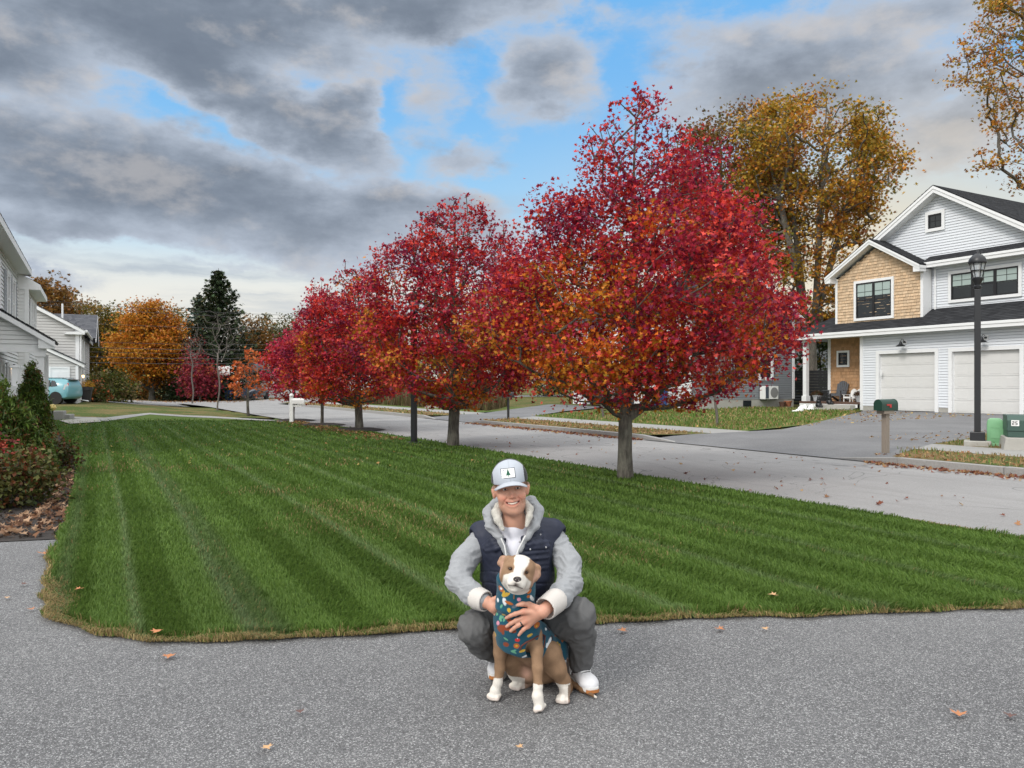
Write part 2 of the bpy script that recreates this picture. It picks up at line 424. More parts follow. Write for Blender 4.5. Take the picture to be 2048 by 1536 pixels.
sheet("driveway", [Vector((-14, -8, 0)), Vector((12, -8, 0)), ST(-1.5, ROAD_L-.03)+Vector((1.5, -1, 0)), gp(2300, 1205), gp(1500, 1225), gp(600, 1255), gp(200, 1200), gp(180, 1068), gp(60, 1068), gp(0, 1068), Vector((-14, 7.9, 0))], -.004, M_DRIVE, 2)
sheet("planting_bed", [gp(120, 1078), gp(0, 1084), gp(-200, 1084), ST(24, -3.2), ST(26, -1.0), gp(120, 868), gp(155, 910), gp(158, 950), gp(146, 1000), gp(134, 1050)], .004, M_MULCH, 1)
# far side: verge, walk, lawns, side drives
KZ = .13
def HK(x, y):
    s, t = toST(x, y); return max(H(x, y), KZ) if t < 17 else H(x, y)
def kerb(s0, s1, flare0, flare1, name="kerb"):
    mb = MB(lambda s, t, z: ST(s, t, z)); s = s0
    pieces = max(1, int((s1-s0)/1.9)); L = (s1-s0)/pieces
    for i in range(pieces):
        a, b_ = s0+i*L+.006, s0+(i+1)*L-.006
        mb.box((a, ROAD_R, -.05), (b_, ROAD_R+.15, KZ+.012+random.uniform(-.004, .004)))
    if flare0: mb.prism([(s0-1.5, -.05), (s0, -.05), (s0, KZ+.008), (s0-1.5, .02)], 'y', ROAD_R, ROAD_R+.15)
    if flare1: mb.prism([(s1+1.5, -.05), (s1, -.05), (s1, KZ+.008), (s1+1.5, .02)], 'y', ROAD_R, ROAD_R+.15)
    mb.build(name, M_GRANITE, bevel=.008)["kind"] = 'structure'
kerb(-20, 9.4, False, True); kerb(17.2, 27.2, True, True); kerb(33.5, 62, True, False)
def verge(s0, s1, a0, a1):
    sheet("verge", st_poly([(s0, ROAD_R+.14), (s1, ROAD_R+.14), (s1+a1*.7, 15.42), (s0+a0*.7, 15.42)]), .012, M_VERGE, .6, HK)
verge(-20, 9.6, 0, 1.2); verge(17.0, 27.4, -.8, 1.6); verge(33.3, 66, -1.5, 0)
sheet("sidewalk", st_poly([(-20, 15.4), (66, 15.4), (66, 16.8), (-20, 16.8)]), .016, M_WALK, .7, HK)
DR1 = [(9.6, 13.34), (17.0, 13.34), (16.5, 15.3), (16.4, 18), (17.6, 20.6), (20.2, 25.5), (23.0, 30.75), (15.6, 30.75), (13.7, 25.8), (11.2, 18.5), (10.9, 16.8)]
sheet("side_driveway", st_poly(DR1), .018, M_DRIVE2, .8)
DR2 = [gp(*p) for p in ((893, 839), (960, 828), (1040, 817), (1100, 809), (1295, 809), (1290, 812.5), (1200, 816), (1130, 823), (1060, 834), (985, 845))]
DR2 = st_poly([(33.3, 13.34)])+DR2[1:4]+st_poly([(38.6, 25.5), (32.6, 25.5)])+DR2[6:9]+st_poly([(27.4, 13.34)])
sheet("side_driveway", DR2, .022, M_DRIVE2, .8)
sheet("side_lawn", st_poly([(16.6, 16.8), (29.5, 16.8), (31.0, 21), (30.5, 32), (23.2, 30.7), (20.2, 25.5), (17.6, 20.6)]), .014, M_LAWNR, .8)
sheet("side_lawn", st_poly([(34.5, 16.8), (58, 16.8), (58, 20.5), (41, 20.0), (38.8, 25.5), (36.8, 21.5)]), .014, M_LAWNR, .8)
sheet("verge", st_poly([(-20, 16.8), (10.9, 16.8), (11.2, 18.5), (13.7, 25.8), (15.6, 30.7), (8, 30.7), (-20, 30.7)]), .014, M_VERGE, .8)
# neighbour's lawn and the pale walk on the left
sheet("neighbour_lawn", [ST(38.2, 2.2), ST(33.2, 7.25), ST(36, 7.2), gp(545, 841), gp(430, 834), gp(300, 827.5), gp(205, 821), gp(185, 828), gp(110, 838)], .02, rough_mat("pale_lawn_grass", (.085, .135, .03), (.10, .14, .035), (.16, .15, .05), .04), 1.5)
sheet("footpath", [gp(570, 845), gp(420, 837), gp(300, 830), gp(210, 823.5), gp(180, 834), gp(105, 836), gp(100, 816), gp(210, 819.5), gp(300, 827), gp(420, 833.5), gp(575, 843)], .034, M_WALK, 1.5)
sheet("footpath", [gp(118, 834), gp(192, 834), gp(203, 825), gp(140, 824)], .05, mat("pale_pavers", (.34, .325, .29), .8, .2, 6), 1.5)
# ---------------------------------------------------------------- grass blades and leaf litter
def in_poly(px, py, poly):
    x = np.array([p[0] for p in poly]); y = np.array([p[1] for p in poly]); n = len(x); c = np.zeros(len(px), bool); j = n-1
    for i in range(n):
        with np.errstate(divide='ignore', invalid='ignore'):
            c ^= ((y[i] > py) != (y[j] > py)) & (px < (x[j]-x[i])*(py-y[i])/(y[j]-y[i])+x[i])
        j = i
    return c
def edge_dist(px, py, poly):
    d = np.full(len(px), 1e9)
    for i in range(len(poly)):
        a, b = np.array(poly[i][:2]), np.array(poly[(i+1) % len(poly)][:2]); ab = b-a; L2 = (ab**2).sum()+1e-12
        t = np.clip(((px-a[0])*ab[0]+(py-a[1])*ab[1])/L2, 0, 1); d = np.minimum(d, np.hypot(px-a[0]-t*ab[0], py-a[1]-t*ab[1]))
    return d
def vnoise(x, y, s, seed=0):          # smooth value noise, vectorised
    x = x/s+seed*17.3; y = y/s-seed*9.1; xi = np.floor(x).astype(int); yi = np.floor(y).astype(int); fx = x-xi; fy = y-yi
    h = lambda a, b: (np.sin(a*127.1+b*311.7+seed*74.7)*43758.5453) % 1
    fx = fx*fx*(3-2*fx); fy = fy*fy*(3-2*fy)
    return (h(xi, yi)*(1-fx)+h(xi+1, yi)*fx)*(1-fy)+(h(xi, yi+1)*(1-fx)+h(xi+1, yi+1)*fx)*fy
M_BLADE = attr_mat("grass_blade", .55, .1, 5, spec=.2, trans=.35)
def stripe_field(s, t):
    """mowing passes run along the street: lean of the blades (+1 away, -1 toward the camera) and pale lines whose sheen goes into the colour"""
    w = t+.02*np.sin(s*.35)+.035*(vnoise(s, t, 3.0, 3)-.5)
    ph = w/.54; lean = np.tanh(3.2*np.sin(2*np.pi*ph))*(.45+.8*vnoise(s, t, 2.5, 12))
    line = np.exp(-((w-.86)/.065)**2)*.85+.6*np.exp(-((w-.25)/.04)**2)+.5*np.exp(-(((w-1.6) % 1.2-.6)/.06)**2)
    return lean, line
def blades(name, poly, n, near, far, hgt, m=M_BLADE, lawn=True, seed=1, straw=0.0, dens_pow=3.0, zfun=None, tuft=None, edge_straw=True, tone=1.0, x_spread=.95):
    r = np.random.default_rng(seed)
    u = r.random(n); e = dens_pow-2                      # p(y) ~ y^-(dens_pow-1): even density over the picture
    y = (near**-e+(far**-e-near**-e)*u)**(-1/e); x = (r.random(n)*2-1)*x_spread*y
    k = in_poly(x, y, poly); x, y = x[k], y[k]; n = len(x)
    s = -SN*x+CS*y; t = CS*x+SN*y; ed = edge_dist(x, y, poly); sw = np.clip((.2-x)/1.5, 0, 1)*np.clip((7-y)/1.5, 0, 1)*.13
    z = np.zeros(n)+.01 if zfun is None else np.array([zfun(a, b) for a, b in zip(x, y)])
    wid = .0042*np.maximum(1, y/4.2)**1.05*(.7+.6*r.random(n)); h = hgt*(.6+.7*r.random(n))*np.minimum(1+.03*(y-4), 1.6)
    lump = vnoise(x, y, .35, 5)*.6+vnoise(x, y, .12, 6)*.4; h *= .75+.5*lump
    az = r.uniform(0, 2*np.pi, n); lx = np.cos(az)*.45; ly = np.sin(az)*.45
    dry = np.clip((vnoise(x, y, 1.4, 8)-.66)*2.2, 0, 1)*.35+straw
    if lawn:
        lean, line = stripe_field(s, t); lx += -SN*lean*.5; ly += CS*lean*.5
        soft = np.exp(-y/60)
        tall = np.clip(1-ed/.22, 0, 1)*(y < 8); h *= 1+.8*tall*(vnoise(x, y, .2, 9) > .35)
        tone_ = (1+.045*lean)*(.86+.28*vnoise(x, y, .8, 4)); dry = dry+.06*line  # stripe shading of the leaning blades also goes into their colour tone
        if edge_straw:
            es = np.clip(1-ed/(.012+sw*(.4+.9*vnoise(x, y, .5, 21))+.42*np.clip(vnoise(x, y, .9, 11)*.65+vnoise(x, y, .25, 14)*.35-.46, 0, 1)), 0, 1)*(y < 9); dry = np.maximum(dry, es*1.3*(r.random(n) < .85)); h = np.where(es > .3, h*.55, h); lx = np.where(es > .3, lx*2.2, lx); ly = np.where(es > .3, ly*2.2, ly)
    else: tone_ = .8+.4*vnoise(x, y, .8, 4)
    dry = np.clip(dry, 0, 1)
    g1 = np.array([.066, .128, .020]); g2 = np.array([.122, .196, .038]); st1 = np.array([.30, .225, .10])
    if lawn: silver = np.array([.21, .27, .15])
    f = r.random((n, 1)); col = (g1*(1-f)+g2*f)*tone_[:, None]*tone
    if lawn: col = col*(1-.6*line[:, None]*(y[:, None] < 30))+silver*.6*line[:, None]*(y[:, None] < 30)  # pale mowing lines: sheen painted into the blade colour
    pick = r.random((n, 1)) < dry[:, None]; col = np.where(pick, st1*(.6+.7*r.random((n, 1))), col)
    px_, py_ = np.cos(az+1.57)*wid/2, np.sin(az+1.57)*wid/2
    # face the blade's width roughly across the line of sight so that it is never edge-on as a whole field
    L = np.hypot(lx, ly)+.3
    b0 = np.stack([x-px_, y-py_, z], 1); b1 = np.stack([x+px_, y+py_, z], 1)
    m0 = np.stack([x-px_*.8+lx*h*.35, y-py_*.8+ly*h*.35, z+h*.62], 1); m1 = np.stack([x+px_*.8+lx*h*.35, y+py_*.8+ly*h*.35, z+h*.62], 1)
    tp = np.stack([x+lx*h, y+ly*h, z+h*np.clip(1.05-.25*L, .35, 1)], 1)
    V = np.stack([b0, b1, m1, m0, tp], 1).reshape(-1, 3); i5 = np.arange(n)[:, None]*5
    loops = (np.array([[0, 1, 2, 3, 3, 2, 4]])+i5).ravel(); sizes = np.tile([4, 3], n)
    cc = np.repeat(col, 5, axis=0).reshape(n, 5, 3)
    return tag(np_mesh(name, V, sizes, loops, cc.reshape(-1, 3), m), kind='stuff')
LAWN_B = [p+Vector((0, -.03, 0)) if p[1] < 7 else p for p in LAWN]
blades("lawn_grass", LAWN_B, 840000, 3.6, 40, .040, seed=2)
NEIGH = [ST(38.2, 2.2), ST(33.2, 7.25), ST(36, 7.2), gp(545, 841), gp(430, 834), gp(300, 827.5), gp(205, 821), gp(185, 828), gp(110, 838)]
def zoff(d): return lambda x, y: HK(x, y)+d
VER = [st_poly([(-20, 13.58), (9.4, 13.58), (10.8, 15.38), (-20, 15.38)]), st_poly([(17.1, 13.58), (27.3, 13.58), (28.4, 15.38), (16.5, 15.38)]), st_poly([(33.4, 13.58), (64, 13.58), (64, 15.38), (32.3, 15.38)])]
for i, p in enumerate(VER): blades("verge_grass", p, 60000, 10, 60, .06, lawn=False, seed=30+i, straw=.72, zfun=zoff(.012), dens_pow=2.5, tone=1.1)
SL = [st_poly([(16.8, 16.85), (29.3, 16.85), (30.8, 21), (30.3, 30), (23.2, 30.6), (20.4, 25.5), (17.8, 20.6)]), st_poly([(-20, 16.85), (10.8, 16.85), (11.0, 18.5), (13.5, 25.8), (15.2, 30.0), (-20, 30)])]
blades("side_lawn_grass", SL[0], 130000, 15, 55, .07, lawn=False, seed=40, straw=.34, zfun=zoff(.014), dens_pow=2.5, tone=1.15); blades("verge_grass", SL[1], 60000, 12, 40, .07, lawn=False, seed=41, straw=.68, zfun=zoff(.014), dens_pow=2.5)
# tall dry weeds on the bank beyond the second side drive
def weeds(name, poly_st, n, h, seed):
    r = np.random.default_rng(seed); P = np.array([ST(*p)[:2] for p in poly_st]); lo, hi = P.min(0), P.max(0)
    x = r.uniform(lo[0], hi[0], n*3); y = r.uniform(lo[1], hi[1], n*3); k = in_poly(x, y, P); x, y = x[k][:n], y[k][:n]; n = len(x)
    z = np.array([H(a, b) for a, b in zip(x, y)]); hh = h*(.4+.8*r.random(n))*(.6+.8*vnoise(x, y, 2, seed)); w = .035*(.5+r.random(n)); az = r.uniform(0, 6.28, n); lx, ly = r.normal(size=n)*.22, r.normal(size=n)*.22
    ca, sa = np.cos(az)*w, np.sin(az)*w
    V = np.stack([np.stack([x-ca, y-sa, z], 1), np.stack([x+ca, y+sa, z], 1), np.stack([x+ca*.7+lx*hh*.5, y+sa*.7+ly*hh*.5, z+hh*.6], 1), np.stack([x-ca*.7+lx*hh*.5, y-sa*.7+ly*hh*.5, z+hh*.6], 1), np.stack([x+lx*hh, y+ly*hh, z+hh], 1)], 1).reshape(-1, 3)
    loops = (np.array([[0, 1, 2, 3, 3, 2, 4]])+np.arange(n)[:, None]*5).ravel(); f = r.random((n, 1))
    col = np.array([.20, .135, .075])*(1-f)+np.array([.10, .085, .045])*f; col = np.where(r.random((n, 1)) < .2, [.09, .10, .03], col)
    return tag(np_mesh(name, V, np.tile([4, 3], n), loops, np.repeat(col, 5, axis=0), M_BLADE), kind='stuff')
weeds("tall_weeds", [(36, 18.0), (62, 17.2), (62, 22), (42, 22.5), (38.5, 20)], 9000, 1.0, 4)
# fallen leaves lying as litter
def litter(name, xs, ys, zf, size, stops, seed, curl=.5):
    r = np.random.default_rng(seed); n = len(xs); T = MAPLE_L
    z = np.array([zf(a, b) for a, b in zip(xs, ys)])+.012
    nor = r.normal(size=(n, 3))*curl; nor[:, 2] = 1; nor /= np.linalg.norm(nor, axis=1, keepdims=True)
    d = r.normal(size=(n, 3)); d -= nor*np.sum(d*nor, 1, keepdims=True); d /= np.linalg.norm(d, axis=1, keepdims=True); e = np.cross(nor, d); sz = size*(.6+.8*r.random(n)); k = len(T)
    fold = np.abs(T[:, 0])*.5
    V = np.stack([xs, ys, z], 1)[:, None, :]+sz[:, None, None]*(T[None, :, 1:2]*d[:, None, :]+T[None, :, 0:1]*e[:, None, :]+fold[None, :, None]*nor[:, None, :])
    P = np.array([c for _, c in stops]); w = np.array([a for a, _ in stops]); idx = r.choice(len(P), n, p=w/w.sum()); col = P[idx]*(.7+.6*r.random((n, 1)))
    loops = (np.concatenate([np.array(f) for f in MAPLE_LF])[None, :]+np.arange(n)[:, None]*k).ravel()
    return tag(np_mesh(name, V.reshape(-1, 3), np.tile([len(f) for f in MAPLE_LF], n), loops, np.repeat(col, k, axis=0), M_BLADE), kind='stuff')
MAPLE_L = np.array([(0, -.5), (.12, -.12), (.5, -.2), (.34, .02), (.52, .22), (.22, .2), (0, .6), (-.22, .2), (-.52, .22), (-.34, .02), (-.5, -.2), (-.12, -.12)], dtype=np.float32)
MAPLE_LF = [(0, 1, 11), (1, 2, 3), (3, 4, 5), (1, 3, 5, 7, 9, 11), (5, 6, 7), (7, 8, 9), (9, 10, 11)]
TAN = [(.5, (.36, .22, .10)), (.35, (.28, .13, .055)), (.3, (.46, .32, .17)), (.2, (.16, .075, .04))]
REDL = [(.5, (.22, .07, .04)), (.4, (.30, .15, .07)), (.3, (.14, .045, .03)), (.2, (.40, .26, .12))]
def st_rand(n, s0, s1, t0, t1, seed, fn=None):
    r = np.random.default_rng(seed); s = r.uniform(s0, s1, n); t = r.uniform(t0, t1, n) if fn is None else fn(r, n)
    return -SN*s+CS*t, CS*s+SN*t
def add_litter(seed, n, s0, s1, t0, t1, size, stops, zf=HK, fn=None):
    x, y = st_rand(n, s0, s1, t0, t1, seed, fn); litter("leaf_litter", x, y, zf, size, stops, seed)
add_litter(1, 900, -2, 10, 0, 0, .08, REDL, lambda x, y: 0, lambda r, n: 13.38-np.abs(r.normal(size=n))*.22)       # along the kerb foot
add_litter(2, 700, 17, 28, 0, 0, .09, REDL, lambda x, y: 0, lambda r, n: 13.38-np.abs(r.normal(size=n))*.25)
add_litter(3, 900, -2, 10, 13.6, 15.4, .085, TAN); add_litter(4, 800, 17, 28, 13.6, 15.4, .09, TAN)
add_litter(5, 1500, 17, 30, 17, 30, .10, TAN+[(.6, (.50, .36, .13))]); add_litter(6, 1300, 0, 13, 17, 28, .09, TAN); add_litter(7, 700, 33, 62, 13.6, 15.4, .1, TAN)
add_litter(8, 900, 20, 34, 0, 0, .075, TAN+REDL, lambda x, y: .02, lambda r, n: 7.55-np.abs(r.normal(size=n))*.45)   # under the row of maples
add_litter(9, 1500, 74, 92, -8, 20, .16, REDL+TAN, H); add_litter(10, 120, 4, 20, 8.1, 13, .06, REDL, lambda x, y: 0)
r_ = np.random.default_rng(77); n_ = 900                                                                          # leaves on the bark of the planting bed
BEDL = [gp(112, 1075), gp(-30, 1078), gp(-30, 1040), gp(60, 1030), gp(100, 1000), gp(118, 960), gp(150, 938), gp(150, 950), gp(138, 1000), gp(124, 1050)]
P_ = np.array([p[:2] for p in BEDL]); x_ = r_.uniform(P_[:, 0].min(), P_[:, 0].max(), n_*4); y_ = r_.uniform(P_[:, 1].min(), P_[:, 1].max(), n_*4); k_ = in_poly(x_, y_, P_); x_, y_ = x_[k_][:270], y_[k_][:270]
litter("leaf_litter", x_, y_, lambda x, y: .012, .085, [(.5, (.30, .18, .11)), (.4, (.22, .11, .06)), (.3, (.42, .27, .17)), (.4, (.12, .06, .04))], 78, .6)
r_ = np.random.default_rng(79); x_ = r_.uniform(-12, 3, 400); y_ = r_.uniform(4.5, 30, 400); k_ = in_poly(x_, y_, LAWN); x_, y_ = x_[k_], y_[k_]
k_ = y_ > 14; litter("leaf_litter", x_[k_], y_[k_], lambda x, y: .04, .055, [(1, (.42, .30, .10)), (.5, (.36, .20, .08))], 80)
# chips of bark
r_ = np.random.default_rng(81); n_ = 5000; BC = [gp(118, 1076), gp(-60, 1082), gp(-60, 1000), gp(60, 960), gp(110, 880), gp(150, 915), gp(152, 950), gp(140, 1000), gp(128, 1050)]
P_ = np.array([p[:2] for p in BC]); x_ = r_.uniform(P_[:, 0].min(), P_[:, 0].max(), n_*3); y_ = r_.uniform(P_[:, 1].min(), P_[:, 1].max(), n_*3); k_ = in_poly(x_, y_, P_); x_, y_ = x_[k_][:n_], y_[k_][:n_]
litter("bark_chips", x_, y_, lambda x, y: .005, .04, [(.6, (.035, .026, .022)), (.4, (.06, .045, .036)), (.15, (.11, .08, .06))], 82, 1.2)
# ---------------------------------------------------------------- houses
M_WHITE = mat("white_trim_paint", (.74, .75, .76), .5, .05, 5)
M_SIDING = mat("white_clapboard", (.66, .69, .73), .55, .05, 3)
M_SIDING_B = mat("off_white_clapboard", (.68, .69, .69), .55, .06, 3)
M_SIDING_G = mat("grey_clapboard", (.20, .215, .23), .6, .1, 3)
M_GARAGE = mat("garage_door_paint", (.62, .62, .61), .5, .04, 2)
M_BLACK = mat("black_metal", (.012, .013, .016), .4, .2, 20)
M_BLACKF = mat("black_window_frame", (.012, .012, .014), .35, .2, 20)
M_CONC = mat("concrete", (.36, .35, .32), .9, .18, 8, .3, 60)
M_DARKDOOR = mat("charcoal_door", (.03, .032, .04), .5, .15, 4)
M_FENCE = mat("black_fence_stain", (.010, .011, .013), .7, .3, 12)
M_SHINGLE = attr_mat("cedar_shingle", .85, .25, 5, .5, 30, stretch=(9, 9, 1))
def roof_mat(name, a, b_, u=None):
    m, k, b = new_mat(name)
    tc = k.node('ShaderNodeTexCoord'); v = k.node('ShaderNodeAttribute'); v.attribute_name = 'col'
    n = k.noise(tc.outputs['Object'], 2.5, 5, .7); f = k.noise(tc.outputs['Object'], 60, 3, .7)
    c = k.mix(k.math('ADD', k.math('MULTIPLY', n, .35), k.math('MULTIPLY', k.xyz(v.outputs['Color'])[0], .65)), a, b_)
    c = k.mix(k.math('MULTIPLY', f, .4), c, tuple(x*.5 for x in a))
    k.l.new(c, b.inputs['Base Color']); b.inputs['Roughness'].default_value = .9; b.inputs['Specular IOR Level'].default_value = .2
    return m
M_ROOF = roof_mat("charcoal_roof_shingle", (.018, .019, .022), (.060, .062, .068))
M_ROOFG = roof_mat("grey_roof_shingle", (.06, .063, .075), (.16, .165, .18))
def glass_mat(name, tint, rough=.03):
    m, k, b = new_mat(name)
    b.inputs['Base Color'].default_value = (*tint, 1); b.inputs['Roughness'].default_value = rough
    b.inputs['Specular IOR Level'].default_value = .8
    tc = k.node('ShaderNodeTexCoord'); n = k.noise(tc.outputs['Object'], 1.2, 3, .5)
    c = k.mix(n, tuple(x*.6 for x in tint), tuple(x*1.4 for x in tint)); k.l.new(c, b.inputs['Base Color'])
    return m
M_GLASS = glass_mat("dark_glass", (.012, .016, .018))
M_BLIND = mat("pale_blind", (.34, .42, .40), .35, .06, 3)

class Frame:
    """wall frame: a along the wall, d outwards from the wall plane (toward its viewer), z up"""
    def __init__(s, org, ua, ud): s.o = Vector((org[0], org[1], 0)); s.a = Vector((ua[0], ua[1], 0)); s.d = Vector((ud[0], ud[1], 0))
    def __call__(s, a, d, z): return s.o+s.a*a+s.d*d+Vector((0, 0, z))
def siding(fr, poly, m, parent, name='siding', course=.115, proud=.02, d0=0.0, deep=.06):
    """lap siding over a convex wall polygon of (a,z): every course is a tilted board"""
    mb = MB(fr); zs = [p[1] for p in poly]; z = min(zs); top = max(zs)
    def cut(zz):
        xs = []
        n = len(poly)
        for i in range(n):
            (x0, z0), (x1, z1) = poly[i], poly[(i+1) % n]
            if (z0-zz)*(z1-zz) < 0 or abs(z0-zz) < 1e-9:
                xs.append(x0 if abs(z1-z0) < 1e-9 else x0+(x1-x0)*(zz-z0)/(z1-z0))
            if abs(z1-zz) < 1e-9: xs.append(x1)
        return (min(xs), max(xs)) if xs else None
    while z < top-1e-4:
        z1 = min(z+course, top); e = 1e-5
        lo, hi = cut(z+e), cut(z1-e)
        if lo and hi:
            p = proud
            g_ = course*.13
            mb.add([(lo[0], d0+p, z), (lo[1], d0+p, z), (hi[1], d0, z1-g_), (hi[0], d0, z1-g_), (lo[0], d0-.04, z), (lo[1], d0-.04, z), (hi[0], d0-.04, z1-g_), (hi[1], d0-.04, z1-g_)],
                   [(0, 1, 2, 3), (4, 5, 1, 0), (3, 2, 7, 6)])
        z = z1
    mb.prism(poly, 'y', d0-deep, d0-.04)
    return mb.build(name, m, parent, recalc=False)
def shingles(fr, poly, parent, name='shingle_wall', d0=0.0, tint=(.56, .41, .27), seed=1, row=.135):
    rr = random.Random(seed); mb = MB(fr); zs = [p[1] for p in poly]; z = min(zs); top = max(zs)
    def inside(a, zz):
        n = len(poly); sgn = None
        for i in range(n):
            (x0, z0), (x1, z1) = poly[i], poly[(i+1) % n]
            c = (x1-x0)*(zz-z0)-(z1-z0)*(a-x0)
            if abs(c) < 1e-9: continue
            if sgn is None: sgn = c > 0
            elif (c > 0) != sgn: return False
        return True
    a0, a1 = min(p[0] for p in poly), max(p[0] for p in poly)
    while z < top:
        a = a0-rr.uniform(0, .15)
        while a < a1:
            w = rr.uniform(.09, .24); l, r_ = max(a, a0), min(a+w, a1)
            zt = min(z+row, top)
            if r_-l > .02 and inside((l+r_)/2, z+row*.5):
                g = rr.uniform(.84, 1.14); wn = rr.uniform(-.03, .03)
                col = (tint[0]*g*(1+wn), tint[1]*g, tint[2]*g*(1-wn))
                p = .034+rr.uniform(-.004, .008)
                zl = zt if inside(l, zt-.01) and inside(r_, zt-.01) else z+row*.55
                mb.add([(l+.003, d0+p, z), (r_-.003, d0+p, z), (r_-.003, d0+.004, zl+.02), (l+.003, d0+.004, zl+.02), (l+.003, d0-.01, z), (r_-.003, d0-.01, z)], [(0, 1, 2, 3), (4, 5, 1, 0)], col)
            a += w
        z += row
    mb.prism(poly, 'y', d0-.06, d0-.012, (tint[0]*.4, tint[1]*.4, tint[2]*.4))
    return mb.build(name, M_SHINGLE, parent, attr=True, recalc=False)
def roof_slope(mb, p00, p10, p11, p01, rows=.16, th=.06, seed=3, xf=None):
    """shingled slope between eave p00-p10 and ridge p01-p11 (local points): overlapping tabs of two tones"""
    rr = random.Random(seed)
    A, B, D, E = map(Vector, (p00, p10, p11, p01)); h = ((E-A).length+(D-B).length)/2; n = max(1, int(h/rows))
    nor = (B-A).cross(E-A).normalized()
    if nor.z < 0: nor = -nor
    for i in range(n):
        f0, f1 = i/n, (i+1)/n
        l0, r0, l1, r1 = A.lerp(E, f0), B.lerp(D, f0), A.lerp(E, f1), B.lerp(D, f1)
        w = (r0-l0).length; x = 0
        while x < w:
            dx = rr.uniform(.12, .32); g0, g1 = x/w, min(1, (x+dx)/w); x += dx
            v = rr.random()
            a, b_, c_, d_ = l0.lerp(r0, g0), l0.lerp(r0, g1), l1.lerp(r1, g1), l1.lerp(r1, g0)
            t = nor*(.012+.006*(v > .5))
            mb.add([a+t, b_+t, c_+nor*.001, d_+nor*.001, a-nor*.01, b_-nor*.01], [(0, 1, 2, 3), (4, 5, 1, 0)], (v, v, v))
    mb.add([A-nor*th, B-nor*th, D-nor*th, E-nor*th, A-nor*.012, B-nor*.012, D-nor*.012, E-nor*.012], [(3, 2, 1, 0), (4, 5, 6, 7), (0, 1, 5, 4), (1, 2, 6, 5), (2, 3, 7, 6), (3, 0, 4, 7)], (.2, .2, .2))
def window(fr, a0, a1, z0, z1, parent, d=0.0, trim=.1, sashes=1, grid=None, blind=0.0, frame_m=None, hung=True, glass=None, trim_m=None):
    """trimmed window: white casing, dark frame, sashes with panes; the blind shows behind the upper part"""
    a0, a1 = min(a0, a1), max(a0, a1); fm = frame_m or M_BLACKF
    fo = MB(fr); w = trim
    fo.box((a0, d, z0), (a0+w, d+.05, z1)).box((a1-w, d, z0), (a1, d+.05, z1)).box((a0+w, d, z1-w), (a1-w, d+.05, z1)).box((a0+w, d-.0, z0), (a1-w, d+.06, z0+w))
    win = fo.build('window', trim_m or M_WHITE, parent)
    i0, i1, j0, j1 = a0+w, a1-w, z0+w, z1-w
    fb = MB(fr); e = .06
    fb.box((i0, d-.03, j0), (i0+e, d+.035, j1)).box((i1-e, d-.03, j0), (i1, d+.035, j1)).box((i0+e, d-.03, j1-e), (i1-e, d+.034, j1)).box((i0+e, d-.03, j0), (i1-e, d+.034, j0+e))
    sw = (i1-i0)/sashes
    for s_ in range(1, sashes): fb.box((i0+s_*sw-.06, d-.03, j0+e), (i0+s_*sw+.06, d+.033, j1-e))
    zm = (j0+j1)/2
    for s_ in range(sashes):
        l, r_ = i0+s_*sw+.06, i0+(s_+1)*sw-.06
        if hung: fb.box((l, d-.02, zm-.022), (r_, d+.026, zm+.022))
        if grid:
            gx, gz = grid; zlo = zm+.022 if hung else j0+e
            for q in range(1, gx): x = l+(r_-l)*q/gx; fb.box((x-.011, d-.02, zlo), (x+.011, d+.018, j1-e))
            for q in range(1, gz): z = zlo+(j1-e-zlo)*q/gz; fb.box((l, d-.02, z-.011), (r_, d+.0165, z+.011))
    fb.build('frame', fm, win)
    MB(fr).box((i0+.01, d-.02, j0+.01), (i1-.01, d+.006, j1-.01)).build('pane', glass or M_GLASS, win)
    if blind:
        bb = MB(fr)
        for s_ in range(sashes):
            l, r_ = i0+s_*sw+.062, i0+(s_+1)*sw-.062; bl = blind[s_] if isinstance(blind, (list, tuple)) else blind
            bb.box((l, d+.002, j1-e-(j1-j0-e)*bl), (r_, d+.012, j1-e-.002))
        bb.build('blind', M_BLIND, win)
    return win
def garage_door(fr, a0, a1, z0, z1, parent, m=None, d=-.12, trim=.15, rows=5, cols=4):
    a0, a1 = min(a0, a1), max(a0, a1); mb = MB(fr); H_ = (z1-z0)
    for i in range(rows):
        b0, b1 = z0+.06+(H_-.06)*i/rows, z0+.06+(H_-.06)*(i+1)/rows-.006
        mb.box((a0, d-.04, b0), (a1, d, b1))
        for c_ in range(cols):
            l, r_ = a0+(a1-a0)*c_/cols+.1, a0+(a1-a0)*(c_+1)/cols-.1
            mb.box((l, d-.01, b0+.07), (r_, d+.006, b1-.07))
    dr = mb.build('garage_door', m or M_GARAGE, parent, bevel=.002, seg=1)
    MB(fr).box((a0, d-.04, z0), (a1, d+.004, z0+.05)).build('bottom_seal', M_BLACK, dr)
    t = MB(fr)
    t.box((a0-trim, -.1, z0), (a0-.001, .05, z1+trim)).box((a1+.001, -.1, z0), (a1+trim, .05, z1+trim)).box((a0-.001, -.1, z1+.001), (a1+.001, .048, z1+trim))
    t.box((a0-.001, -.14, z0), (a0+.012, -.09, z1)).box((a1-.012, -.14, z0), (a1+.001, -.09, z1))
    t.build('door_frame', M_WHITE, dr)
    return dr
